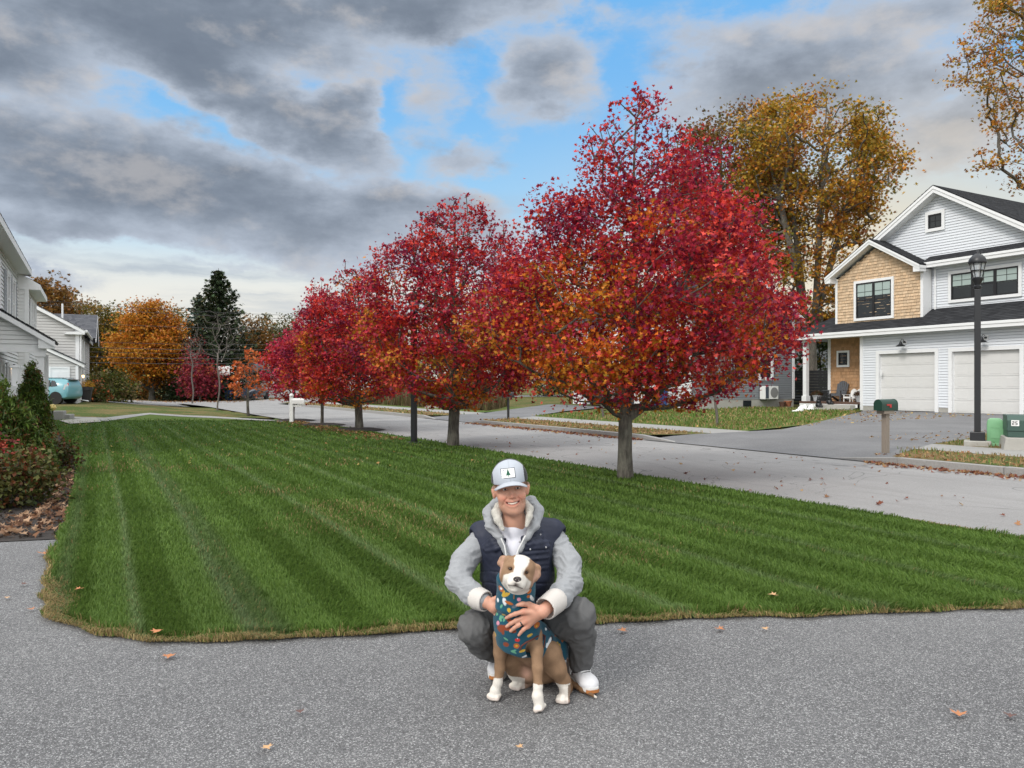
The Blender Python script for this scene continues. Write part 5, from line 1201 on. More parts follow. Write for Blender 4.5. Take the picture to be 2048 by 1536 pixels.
p = gp(828, 886); lamp_post((p.x, p.y, -.28), 'black street lamp whose lantern is lost in red maple leaves')

def mailbox(p, ang, post, box_m, label, post_m, hz, flag=True):
    o = thing('mailbox', p, label, 'mailbox', 'mailboxes along the road'); f = local(p, ang)
    pst = MB(f)
    if post == 'wood': pst.box((-.055, -.055, -.1), (.055, .055, hz-.05)); pst.box((-.16, -.09, hz-.05), (.16, .09, hz+.02))
    elif post == 'pole': pst.tube([(0, 0, -.1), (0, 0, hz)], .05, 10)
    else:
        pst.box((-.07, -.07, -.1), (.07, .07, hz+.28)); pst.lathe([(.05, hz+.28), (.085, hz+.31), (.095, hz+.36), (.07, hz+.42), (.02, hz+.45)], (0, 0, 0), 12); pst.box((.07, -.05, hz-.1), (.42, .05, hz-.02))
    pst.build('post', post_m, o, bevel=.004 if post != 'pole' else 0)
    x0 = 0 if post != 'vinyl' else .28
    prof = [(-.1, 0), (.1, 0), (.1, .13)]+[(.1*math.cos(a), .13+.1*math.sin(a)) for a in np.linspace(.15, math.pi-.15, 9)]+[(-.1, .13)]
    b = MB(lambda x, y, z: f(x+x0, y, z+hz+.02)); b.prism(prof, 'x', -.24, .24); bo = b.build('box', box_m, o, smooth=True)
    d = MB(lambda x, y, z: f(x+x0, y, z+hz+.02)); d.prism([(q[0]*1.05, q[1]*1.03) for q in prof], 'x', -.255, -.24); d.build('door', box_m, o, smooth=True)
    if flag: fl = MB(lambda x, y, z: f(x+x0, y, z+hz+.02)); fl.box((-.04, .104, .10), (.10, .112, .13)).box((-.04, .105, .06), (.01, .113, .13)); fl.build('flag', M_RED, o)
    return o
p = gp(1771, 905); mailbox(tuple(p), R(208), 'wood', M_GREENB, 'dark green mailbox with red flag on a grey wooden post', M_WOODG, .86)
p = gp(1016.5, 838); mailbox(tuple(p), R(28), 'pole', M_BLACK, 'black mailbox on a thin black pole by the second driveway', M_BLACK, .86, False)
p = gp(583, 845); mailbox(tuple(p), R(5), 'vinyl', M_PLWHITE, 'white mailbox on a white post with a ball finial', M_PLWHITE, .75, False)

def pedestal(p, label):
    o = thing('utility_pedestal', p, label, 'utility box'); f1_ = local(p, R(-31)); f = lambda x, y, z: f1_(x*.86, y*.86, z*.90)
    b = MB(f); b.box((-.20, -.17, 0), (.20, .17, .09)); b.build('base', M_GREENP, o, bevel=.01)
    b = MB(f); b.prism([(-.18, .09), (.18, .09), (.18, .56), (.16, .64), (.10, .68), (-.10, .68), (-.16, .64), (-.18, .56)], 'y', -.15, .15); b.build('cover', M_GREENP, o, bevel=.015, smooth=True)
    b = MB(f); b.box((-.1, -.156, .45), (.1, -.149, .48)).box((-.09, -.157, .2), (.09, -.149, .42)); b.build('plate', M_GREENP, o)
p = gp(1990, 892); pedestal(tuple(p), 'pale green plastic utility pedestal between the street lamp and the numbered cabinet')
def digits(mb, txt, x, z, h, y):
    """seven-segment style strokes"""
    seg = {'2': 'abged', '5': 'afgcd'}; w = h*.5; t = h*.16
    for ch in txt:
        S = {'a': ((0, h-t), (w, h)), 'g': ((0, h/2-t/2), (w, h/2+t/2)), 'd': ((0, 0), (w, t)), 'b': ((w-t, h/2), (w, h)), 'c': ((w-t, 0), (w, h/2)), 'e': ((0, 0), (t, h/2)), 'f': ((0, h/2), (t, h))}
        for q in seg[ch]: (a0, b0), (a1, b1) = S[q]; mb.box((x+a0, y-.003, z+b0), (x+a1, y, z+b1))
        x += w*1.45
def cabinet(p, ang, w, d, h, label, num=None, scale=1.0):
    o = thing('utility_cabinet', p, label, 'utility box', 'green electrical cabinets'); f = local(p, ang)
    MB(f).prism([(-w/2-.12, -.2), (w/2+.12, -.2), (w/2+.04, .26), (-w/2-.04, .26)], 'y', -d/2-.1, d/2+.1).build('pad', M_CONC, o, bevel=.015)
    MB(f).box((-w/2, -d/2, .262), (w/2, d/2, .26+h*.28)).build('skirt', M_DKGREEN, o, bevel=.01)
    b = MB(f); b.prism([(-d/2-.015, .26+h*.28), (d/2, .26+h*.28), (d/2, .26+h), (-d/2+.08, .26+h), (-d/2-.015, .26+h-.1)], 'x', -w/2-.01, w/2+.01); b.build('lid', M_DKGREEN, o, bevel=.012)
    if num:
        pl = MB(f); pl.box((-w/2+.06, -d/2-.02, .26+h-.22), (-w/2+.2, -d/2-.012, .26+h-.10)); plo = pl.build('number_plate', M_PLWHITE, o)
        g = MB(f); digits(g, num, -w/2+.078, .26+h-.198, .075, -d/2-.0205); g.build('number', M_BLACK, plo)
    return o
p = gp(2084, 901); cabinet((p.x, p.y+.3, p.z), R(-27), .95, .8, .46, 'dark green electrical cabinet numbered 25 at the right edge', '25')
p = gp(872, 816); cabinet((p.x, p.y, p.z), R(-5), 1.0, .8, .62, 'grey green transformer on a pad before the dry weeds', None)
def louvre(p, ang, label):
    o = thing('utility_pedestal', p, label, 'utility box'); f = local(p, ang); b = MB(f); b.box((-.2, -.16, 0), (.2, .16, .78)); b.build('cover', M_GREENP, o, bevel=.02)
    l = MB(f)
    for i in range(6): l.prism([(-.165, .12+i*.105), (-.19, .14+i*.105), (-.165, .2+i*.105)], 'x', -.17, .17)
    l.build('louvre', M_GREENP, o)
p = gp(888, 818); louvre(tuple(p), R(-5), 'louvred pale green utility box next to the grey green transformer')

# ---- things at the houses
fr0 = Frame(ST(0, 30.8), (-SN, CS), (-CS, -SN)); frS = Frame(ST(29.1, 0), (CS, SN), (SN, -CS))
def hv(fr, name, a, d, z, label, cat, group=None): return thing(name, tuple(fr(a, d, z)), label, cat, group)
o = hv(frS, 'heat_pump', 30.7, .35, 1.0, 'white heat pump unit on the grey clapboard wall', 'heat pump')
b = MB(frS); b.box((30.3, .08, .82), (31.25, .45, 1.5)); b.build('casing', M_PLWHITE, o, bevel=.01)
b = MB(frS); b.tube([(30.95, .451, 1.16), (30.95, .46, 1.16)], .27, 20); b.build('fan_grille', mat("grille_grey", (.22, .22, .22), .6, .3, 30), o)
b = MB(frS); b.box((30.33, .455, .86), (30.55, .462, 1.46)); b.build('side_grille', mat("grille_dark", (.06, .075, .10), .5, .3, 20), o)
b = MB(frS); b.box((30.4, .0, .76), (30.46, .42, .81)); b.build('bracket', M_CHROME, o); MB(frS).box((31.1, .0, .76), (31.16, .42, .81)).build('bracket', M_CHROME, o)
def bin_(p, ang, m, label, lid=None, s=1.0, group='wheeled bins'):
    o = thing('wheeled_bin', p, label, 'bin', group); f = local(p, ang)
    b = MB(f); z0, z1 = .06, .95*s
    b.add([(-.24, -.26, z0), (.24, -.26, z0), (.24, .26, z0), (-.24, .26, z0), (-.3, -.33, z1), (.3, -.33, z1), (.3, .33, z1), (-.3, .33, z1)], [(0, 3, 2, 1), (4, 5, 6, 7), (0, 1, 5, 4), (1, 2, 6, 5), (2, 3, 7, 6), (3, 0, 4, 7)]); b.build('body', m, o, bevel=.02)
    MB(f).box((-.32, -.36, z1+.001), (.32, .38, z1+.07)).build('lid', lid or m, o, bevel=.02)
    for s_ in (-1, 1): MB(f).tube([(s_*.22, .3, .1), (s_*.29, .3, .1)], .1, 12).build('wheel', M_RUBBER, o)
q = ST(30.6, 25.0); g = H(q.x, q.y); bin_((q.x, q.y, g), R(20), M_BLUEB, 'blue recycling bin against the grey house')
q = ST(31.6, 25.0); bin_((q.x, q.y, g), R(20), M_PLWHITE, 'white bin with black lid left of the blue recycling bin', M_BLACK)
q = at(457, 798, 80); bin_((q.x, q.y, H(q.x, q.y)), R(-5), M_BLUEB, 'blue recycling bin below the basketball hoop')
def pot(p, label, m, r=.16, h=.24, plant=None, cat='plant pot', group='plant pots', seed=1, n=700):
    o = thing('flower_pot', p, label, cat, group); f = local(p)
    MB(f).lathe([(r*.72, 0), (r*.95, h*.75), (r*1.05, h*.78), (r*1.06, h), (r*.95, h), (r*.9, h*.85)], (0, 0, 0), 16).build('pot', m, o, smooth=True)
    if plant:
        r_ = np.random.default_rng(seed); v = r_.normal(size=(n, 3)); v /= np.linalg.norm(v, axis=1, keepdims=True); v[:, 2] = np.abs(v[:, 2])*.8; P = np.array(p)+np.array([0, 0, h])+v*r*1.45*(.6+.4*r_.random((n, 1)))
        leaves('flowers', P, .05, palette(n, plant, r_), o, seed=seed, shape='kite')
    return o
MUM = [(.5, (.07, .035, .02)), (.4, (.04, .045, .015)), (.3, (.12, .05, .025))]
M_ZINC = mat("zinc_pot", (.40, .42, .44), .55, .15)
pot(tuple(fr0(26.05, -.25, .76)), 'pale zinc planter with browned mums beside the porch post', M_ZINC, .2, .3, MUM, seed=2)
pot(tuple(fr0(23.72, -.35, .76)), 'pale zinc planter half hidden by the garage corner', M_ZINC, .2, .3, MUM, seed=3)
pot(tuple(frS(32.0, .4, .42)), 'terracotta pot near the corner of the grey house', M_TERRA, .2, .3, None)
pot(tuple(frS(31.55, .45, .42)), 'smaller brown pot between basement window and terracotta pot', mat("brown_pot", (.10, .05, .035), .8), .17, .26, None)
def adirondack(p, ang, s, m, label):
    o = thing('garden_chair', p, label, 'chair', 'slatted chairs on the porch'); f0 = local(p, ang); f = lambda x, y, z: f0(x*s, y*s, z*s)
    sl = MB(f)
    for i in range(5): y = -.25+i*.11; sl.box((-.26, y, .36-i*.022), (.26, y+.095, .385-i*.022))
    sl.build('seat', m, o)
    bk = MB(f); hs = [.86, .94, .98, .98, .94, .86]
    for i in range(6): x = -.27+i*.091; bk.beam((x+.042, .26, .26), (x+.042+(x+.042)*.12, .46, hs[i]), .08, .022, up=(0, 1, 0))
    bk.build('backrest', m, o)
    for sx in (-1, 1):
        MB(f).beam((sx*.31, -.26, 0), (sx*.31, -.26, .52), .09, .03, up=(1, 0, 0)).build('leg', m, o)
        MB(f).beam((sx*.28, -.28, .34), (sx*.28, .5, .02), .03, .11).build('leg', m, o)
        MB(f).box((sx*.35-.07, -.34, .52), (sx*.35+.07, .36, .545)).build('armrest', m, o)
    MB(f).box((-.3, -.29, .26), (.3, -.265, .37)).build('apron', m, o)
ap = R(-28.4)+0   # facing the street
adirondack(tuple(fr0(25.15, -.62, .76)), R(-56), 1.0, M_GREYCH, 'full size grey slatted chair on the porch')
adirondack(tuple(fr0(24.35, -.45, .76)), R(-70), .62, M_PLWHITE, 'small white slatted chair left of its twin')
adirondack(tuple(fr0(23.92, -.5, .76)), R(-45), .62, M_PLWHITE, 'small white slatted chair nearest the garage corner')
def blob_mesh(name, parts, m, parent, vox=.02):
    """several overlapping ellipsoids as one closed skin"""
    bm = bmesh.new()
    for c, r3 in parts:
        mt = Matrix.Translation(c) @ Matrix.Diagonal((*r3, 1)); bmesh.ops.create_icosphere(bm, subdivisions=3, radius=1, matrix=mt)
    me = bpy.data.meshes.new(name); bm.to_mesh(me); bm.free(); o = link(name, me, m, parent)
    md = o.modifiers.new('r', 'REMESH'); md.mode = 'VOXEL'; md.voxel_size = vox; md.use_smooth_shade = True
    dg = bpy.context.evaluated_depsgraph_get(); ne = bpy.data.meshes.new_from_object(o.evaluated_get(dg)); o.modifiers.clear(); o.data = ne
    ne.polygons.foreach_set('use_smooth', [True]*len(ne.polygons)); return o
for (a, d, z, lb) in ((24.75, .45, .63, 'black seated ornament on the upper porch step'), (25.05, .82, .48, 'black seated ornament on the lower porch step')):
    p = fr0(a, d, z); o = thing('ornament', tuple(p), lb, 'ornament', 'black ornaments on the steps')
    blob_mesh('figure', [(p+Vector((0, 0, .13)), (.15, .15, .14)), (p+Vector((-.02, -.04, .30)), (.11, .11, .13)), (p+Vector((-.03, -.07, .43)), (.085, .085, .075)), (p+Vector((-.08, -.05, .51)), (.025, .02, .04)), (p+Vector((.03, -.07, .51)), (.025, .02, .04)), (p+Vector((-.05, -.15, .06)), (.06, .08, .06)), (p+Vector((.08, -.13, .06)), (.06, .08, .06))], M_BLACK, o, .018)
for i, (px, py, w, lb) in enumerate(((1597, 822, 1.0, 'white curved yard ornament farthest from the steps'), (1604, 819, .9, 'white curved yard ornament in the middle of three'), (1618, 819, 1.0, 'white curved yard ornament nearest the steps'))):
    p = gp(px, py+2); o = thing('yard_ornament', tuple(p), lb, 'ornament', 'white ornaments on the grass')
    blob_mesh('body', [(p+Vector((.10, 0, .12)), (.14, .12, .14)), (p+Vector((.04, -.02, .06)), (.2, .12, .07)), (p+Vector((-.16, -.03, .04)), (.16, .08, .045)), (p+Vector((.13, 0, .22)), (.07, .07, .07))], M_PLWHITE, o, .02)
# black board fence behind the porch
def fence(A, B, z0, h, label):
    o = thing('fence', tuple(A), label, 'fence'); d = (B-A); L = d.length; d.normalize(); ang = math.atan2(d.y, d.x); f = local((A.x, A.y, z0), ang); mb = MB(f); i = 0
    while .06+i*.16 < h: mb.box((0, -.02, .06+i*.16), (L, .02, .06+i*.16+.145)); i += 1
    mb.build('boards', M_FENCE, o)
    for i in range(int(L/1.8)+1): MB(f).box((i*1.8-.05, .025, 0), (i*1.8+.05, .12, h+.05)).build('post', M_FENCE, o)
fence(ST(31.5, 34), ST(24.5, 39.5), .40, 1.85, 'black horizontal board fence seen behind the porch')

# ---- cars
def car(p, ang, paint, label, st, roof_z, wheel_r=.31, L=4.0, W=1.7, tail=True, hatch=True):
    """st: stations along the length (x from rear), each (x, sill z, belt z, half width at belt, top z, half width of top)"""
    o = thing('parked_car', p, label, 'car', 'parked cars'); f = local(p, ang); V = []; n = len(st)
    for (x, zs, zb, hw, zt, ht) in st:
        zm = (zs+zb)/2
        V += [(x, hw*.86, zs), (x, hw*.985, zs+.10), (x, hw, zm), (x, hw*.97, zb), (x, ht+(hw*.97-ht)*.12, zb+(zt-zb)*.82), (x, ht*.86, zt-.012), (x, ht*.45, zt), (x, -ht*.45, zt), (x, -ht*.86, zt-.012), (x, -ht-(hw*.97-ht)*.12, zb+(zt-zb)*.82), (x, -hw*.97, zb), (x, -hw, zm), (x, -hw*.985, zs+.10), (x, -hw*.86, zs)]
    k = 14; Fs = [(i*k+j, i*k+(j+1) % k, (i+1)*k+(j+1) % k, (i+1)*k+j) for i in range(n-1) for j in range(k)]+[tuple(range(k)), tuple((n-1)*k+j for j in range(k))]
    b = MB(f); b.add(V, Fs); b.build('body', paint, o, smooth=True)
    wx = (.72, L-.78)
    for x in wx:
        for s_ in (-1, 1):
            y = s_*(W/2-.10); t = MB(f); t.lathe([(wheel_r*.62, -.1), (wheel_r*.95, -.1), (wheel_r, -.06), (wheel_r, .06), (wheel_r*.95, .1), (wheel_r*.62, .1)], (0, 0, 0), 24)
            t.v = [Vector(f(x+(q-Vector(f(0, 0, 0))).dot(Vector(f(1, 0, 0))-Vector(f(0, 0, 0))), y+(q.z-p[2]), wheel_r+(q-Vector(f(0, 0, 0))).dot(Vector(f(0, 1, 0))-Vector(f(0, 0, 0))))) for q in t.v]
            w = t.build('wheel', M_RUBBER, o, smooth=True)
            r = MB(f); yo = y+s_*.085
            r.tube([(x, yo-.03, wheel_r), (x, yo, wheel_r)], wheel_r*.2, 12)
            for q in range(8):
                a = 2*math.pi*q/8; r.beam((x, yo-.01, wheel_r), (x+math.cos(a)*wheel_r*.6, yo-.01, wheel_r+math.sin(a)*wheel_r*.6), .055, .02, up=(math.sin(a), 0, -math.cos(a)))
            r.build('rim', M_ALLOY, w)
            ar = MB(f); ar.tube([(x, s_*(W/2-.22), wheel_r), (x, s_*(W/2+.004), wheel_r)], wheel_r+.055, 24); ar.build('wheel_arch', M_RUBBER, o)
            # tyre and rim stand just outside the arch lining
            for ob in (w,): ob.location.y += 0
    return o, f
TURQ = mat("turquoise_car_paint", (.115, .31, .36), .3, .05, 2, coat=.6, spec=.6)
st = [(0, .42, .78, .74, .92, .68), (.05, .32, .92, .80, 1.12, .64), (.16, .25, .95, .83, 1.36, .60), (.42, .22, .96, .85, 1.44, .58), (.9, .20, .95, .85, 1.46, .58), (1.6, .20, .93, .85, 1.47, .58), (2.3, .20, .90, .85, 1.40, .56), (2.75, .20, .87, .85, 1.22, .57), (3.2, .20, .84, .84, .96, .66), (3.7, .24, .74, .80, .82, .66), (3.95, .34, .62, .66, .68, .5)]
q = at(152, 806, 45.2); zz = H(q.x, q.y)
cang = math.atan2(-(SN), -(CS))        # nose pointing away from the street
p_car = (q.x, q.y, CAMH-(806-HY)/F*45.2)
o, f = car(p_car, math.pi+R(2), TURQ, 'turquoise hatchback parked beside the grey neighbouring house', st, 1.47)
for s_ in (-1, 1):
    w = MB(f); w.add([(.62, s_*.80, .99), (1.0, s_*.835, .97), (1.0, s_*.72, 1.33), (.82, s_*.70, 1.30)], [(0, 1, 2, 3)]); w.add([(1.05, s_*.835, .97), (1.95, s_*.835, .95), (1.95, s_*.69, 1.37), (1.05, s_*.715, 1.34)], [(0, 1, 2, 3)]); w.add([(2.03, s_*.835, .95), (2.75, s_*.825, .92), (2.35, s_*.69, 1.32), (2.03, s_*.69, 1.36)], [(0, 1, 2, 3)])
    w.v = [v+(Vector(f(0, s_, 0))-Vector(f(0, 0, 0)))*.02 for v in w.v]; w.build('window', M_GLASS, o, recalc=False)
    tl = MB(f); tl.add([(.02, s_*.70, .78), (.30, s_*.845, .80), (.22, s_*.81, 1.08), (.08, s_*.72, 1.10)], [(0, 1, 2, 3)]); tl.v = [v+(Vector(f(-.5, s_, 0))-Vector(f(0, 0, 0)))*.018 for v in tl.v]; tl.build('tail_light', mat("clear_lamp", (.62, .62, .64), .15), o, recalc=False)
    tr = MB(f); tr.add([(.05, s_*.68, 1.02), (.13, s_*.70, 1.02), (.16, s_*.67, 1.17), (.09, s_*.65, 1.17)], [(0, 1, 2, 3)]); tr.v = [v+(Vector(f(-.6, s_, 0))-Vector(f(0, 0, 0)))*.022 for v in tr.v]; tr.build('brake_light', M_RED, o, recalc=False)
w = MB(f); w.add([(.10, -.55, 1.06), (.10, .55, 1.06), (.36, .48, 1.36), (.36, -.48, 1.36)], [(0, 1, 2, 3)]); w.v = [v+(Vector(f(-1, 0, .5))-Vector(f(0, 0, 0)))*.02 for v in w.v]; w.build('rear_window', M_GLASS, o, recalc=False)
w = MB(f); w.prism([(-.02, 1.36), (.5, 1.44), (.5, 1.40), (0, 1.33)], 'y', -.52, .52); w.build('spoiler', M_CHROME, o)
w = MB(f); w.box((.4, -.56, 1.46), (1.5, -.52, 1.485)); w.build('roof_rail', M_CHROME, o); w = MB(f); w.box((.4, .52, 1.46), (1.5, .56, 1.485)); w.build('roof_rail', M_CHROME, o)
def small_sedan(px, py, d, ang, paint, label, W=1.8):
    q = at(px, py, d); p = (q.x, q.y, H(q.x, q.y)+.02)
    st = [(0, .42, .72, .72, .78, .6), (.15, .24, .86, .84, .94, .66), (.8, .2, .9, .89, 1.05, .66), (1.4, .2, .92, .90, 1.42, .60), (2.4, .2, .92, .90, 1.48, .60), (3.1, .2, .92, .90, 1.1, .66), (4.1, .22, .84, .87, .90, .70), (4.5, .30, .68, .76, .74, .6)]
    o, f = car(p, ang, paint, label, st, 1.48, .33, 4.5, 1.8)
    for s_ in (-1, 1):
        w = MB(f); w.add([(1.15, s_*.87, .95), (3.0, s_*.87, .95), (2.45, s_*.70, 1.38), (1.5, s_*.70, 1.36)], [(0, 1, 2, 3)]); w.v = [v+(Vector(f(0, s_, 0))-Vector(f(0, 0, 0)))*.04 for v in w.v]; w.build('window', M_GLASS, o, recalc=False)
        MB(f).lathe([(.03, 0), (.1, .02), (.1, .05)], (4.36, s_*.6, .68), 10).build('headlight', mat("clear_lamp", (.62, .62, .64), .15), o)
        MB(f).box((.02, s_*.72-.1, .66), (.10, s_*.72+.1, .80)).build('tail_light', M_RED, o)
    w = MB(f); w.add([(3.12, -.66, 1.04), (3.12, .66, 1.04), (2.52, .52, 1.44), (2.52, -.52, 1.44)], [(0, 1, 2, 3)]); w.v = [v+Vector((0, 0, .035)) for v in w.v]; w.build('windscreen', M_GLASS, o, recalc=False)
    w = MB(f); w.add([(.86, -.66, 1.02), (.86, .66, 1.02), (1.34, .5, 1.38), (1.34, -.5, 1.38)], [(0, 1, 2, 3)]); w.v = [v+Vector((0, 0, .035)) for v in w.v]; w.build('rear_window', M_GLASS, o, recalc=False)
    w = MB(f); w.box((4.46, -.5, .3), (4.52, .5, .42)); w.build('grille', M_CHROME, o)
small_sedan(524, 800, 79.5, R(-97), mat("navy_car_paint", (.015, .020, .035), .25, .05, coat=.5), 'dark blue car parked in front of the low white far house')
small_sedan(300, 798, 88, R(178), mat("red_car_paint", (.42, .012, .02), .25, .05, coat=.5), 'red car half hidden by the orange maple trunk')

# basketball hoop beyond the cross street
q = at(447, 800, 78); p = (q.x, q.y, H(q.x, q.y)); o = thing('basketball_hoop', p, 'white backboard basketball hoop before the tall spruce', 'basketball hoop'); f = local(p, R(-20))
MB(f).tube([(-.2, .8, 0), (-.2, .8, 2.4), (0, .15, 3.0)], .07, 8).build('pole', M_CHROME, o)
MB(f).box((-.75, -.02, 2.6), (.75, .02, 3.5)).build('backboard', M_PLWHITE, o, bevel=.01)
b = MB(f); b.box((-.28, -.03, 2.75), (.28, -.021, 2.8)).box((-.28, -.03, 3.2), (.28, -.021, 3.25)).box((-.28, -.03, 2.8), (-.23, -.021, 3.2)).box((.23, -.03, 2.8), (.28, -.021, 3.2)); b.box((-.7, -.03, 2.65), (.7, -.021, 2.68)); b.build('target_square', M_BLACK, o)
b = MB(f); b.tube([(.23*math.cos(a), -.28+.23*math.sin(a), 2.72) for a in np.linspace(0, 2*math.pi, 17)], .012, 5); b.build('rim', mat("orange_rim", (.6, .14, .03), .5), o)
n_ = MB(f)
for i in range(10): a = 2*math.pi*i/10; n_.tube([(.22*math.cos(a), -.28+.22*math.sin(a), 2.71), (.12*math.cos(a+.5), -.28+.12*math.sin(a+.5), 2.3)], .006, 4)
n_.build('net', M_PLWHITE, o)
# overhead wires across the back
M_WIRE = mat("wire_black", (.02, .02, .022), .6)
wires = [(-10, 597, 640, 633, 70, 'highest overhead wire, sloping in front of the spruce top'), (-10, 606, 640, 640, 70.4, 'second highest overhead wire, sloping across the far trees'), (100, 647, 700, 658, 70.8, 'single overhead wire level with the upper spruce'), (100, 685, 700, 687, 71.2, 'upper wire of the low bundle of overhead wires'), (100, 696.5, 700, 697, 71.6, 'thick overhead wire second in the low bundle'), (100, 705.5, 700, 704, 72, 'overhead wire in the middle of the low bundle'), (100, 716, 700, 713, 72.4, 'thick overhead wire second lowest over the orange maple'), (100, 727.5, 700, 722, 72.8, 'lowest overhead wire crossing the far trees')]
for (x0, y0, x1, y1, d, lb) in wires:
    A = at(x0, y0, d); B = at(x1, y1, d); dv = B-A; A2 = A-dv*.5; B2 = B+dv*.7; pts = [A2.lerp(B2, t)+Vector((0, 0, -1.1*math.sin(math.pi*t)+.95)) for t in np.linspace(0, 1, 25)]
    mb = MB(); mb.tube(pts, .028 if 'thick' in lb or 'lowest' in lb else .017, 5, caps=False); tag(mb.build('overhead_wire', M_WIRE), lb, 'wire', 'overhead wires')
# granite blocks and globe by the path on the left
p = gp(112, 836); o = tag(MB(local(p, R(20))).box((-.35, -.3, -.05), (.35, .3, .38)).build('granite_block', M_GRANITE, bevel=.03), 'grey granite block at the end of the pale walk by the evergreens', 'stone block', 'granite blocks by the walk')
p = gp(122, 838); o = tag(MB(local(p, R(12))).box((-.45, -.3, -.05), (.45, .3, .22)).build('granite_block', M_GRANITE, bevel=.03), 'low granite step in front of the taller block', 'stone block', 'granite blocks by the walk')
p = at(105, 815, 31); o = thing('garden_lamp', (p.x, p.y, .0), 'pale yellow globe garden lamp beside the pointed evergreen', 'garden lamp'); f = local((p.x, p.y, 0))
MB(f).tube([(0, 0, 0), (0, 0, p.z-.12)], .03, 8).build('post', M_BLACK, o); MB(f).lathe([(.04, -.14), (.1, -.1), (.14, 0), (.1, .1), (.02, .14)], (0, 0, p.z), 14).build('globe', mat("yellow_globe", (.62, .48, .16), .35), o, smooth=True)
p = at(171, 800, 50); z_ = H(p.x, p.y); pot((p.x, p.y, z_), 'dark urn with yellow flowers by the neighbouring house corner', M_CHROME, .42, .95, [(1, (.55, .30, .03)), (.5, (.42, .22, .02))], seed=6, n=900)
# mulch rings under three maples
for b_ in (b3, b4, b5):
    pts = [(b_.x+math.cos(a)*(.85+.1*math.sin(3*a)), b_.y+math.sin(a)*(.85+.1*math.sin(3*a))) for a in np.linspace(0, 2*math.pi, 25)[:-1]]
    mo = MB(); n = len(pts); mo.add([(x, y, .03) for x, y in pts]+[(b_.x+(x-b_.x)*.5, b_.y+(y-b_.y)*.5, .09) for x, y in pts], [(i, (i+1) % n, n+(i+1) % n, n+i) for i in range(n)]+[tuple(range(n, 2*n))]); tag(mo.build('mulch_ring', M_MULCH), kind='structure')
# single fallen leaves one can point at
def leaf_thing(px, py, size, col, label, seed):
    r = random.Random(seed); p = gp(px, py); a = r.uniform(0, 6.28); f = local((p.x, p.y, .012 if not in_poly(np.array([p.x]), np.array([p.y]), LAWN)[0] else .050), a); k = 1.0
    o = MB(f); V = [(x*size, y*size, abs(x)*size*.35+.02*size*math.sin(y*7+seed)+abs(y)*size*.12) for x, y in MAPLE_L]
    for q in MAPLE_LF: o.add([V[i] for i in q], [tuple(range(len(q)))])
    m = mat("fallen_leaf_%s" % seed, col, .7, .25, 30)
    tag(o.build('fallen_leaf', m, recalc=False), label, 'leaf', 'single fallen leaves')
ORL, TNL, DKL = (.42, .17, .07), (.50, .30, .15), (.12, .06, .05)
for i, (px, py, s, c, lb) in enumerate(((90, 1110, .18, ORL, 'large rust leaf on the asphalt where the bed meets the lawn'), (160, 1192, .09, ORL, 'curled orange leaf standing in the grass near the lawn corner'), (313, 1281, .10, ORL, 'orange leaf on the straw edge left of the man'), (338, 1318, .10, ORL, 'narrow orange leaf alone on the driveway at left'), (534, 1502, .07, TNL, 'tan leaf at the bottom of the driveway left of centre'), (1040, 1500, .05, TNL, 'tiny tan leaf on the asphalt below the dog'), (1917, 1433, .10, ORL, 'rust leaf on the asphalt near the lower right corner'), (1438, 1262, .09, ORL, 'rust leaf on the driveway edge right of the man'), (1246, 1266, .09, ORL, 'orange leaf close to the man\'s trouser knee'), (1530, 1262, .07, TNL, 'small tan leaf at the lawn edge far right of the man'), (600, 1428, .06, DKL, 'dark brown leaf alone in the middle left asphalt'), (46, 1172, .08, DKL, 'dark red leaf on the asphalt at the left edge'), (62, 1222, .07, ORL, 'small orange leaf beside the lawn corner'), (140, 1000, .12, (.55, .27, .05), 'bright yellow oak leaf on the grass beside the bed'), (1548, 1205, .10, TNL, 'tan leaf on the grass at the right'), (2020, 1436, .08, DKL, 'dark leaf at the right end of the driveway'), (15, 1199, .06, TNL, 'pale leaf at the left edge of the driveway'))):
    leaf_thing(px, py, s*.72, c, lb, 300+i)
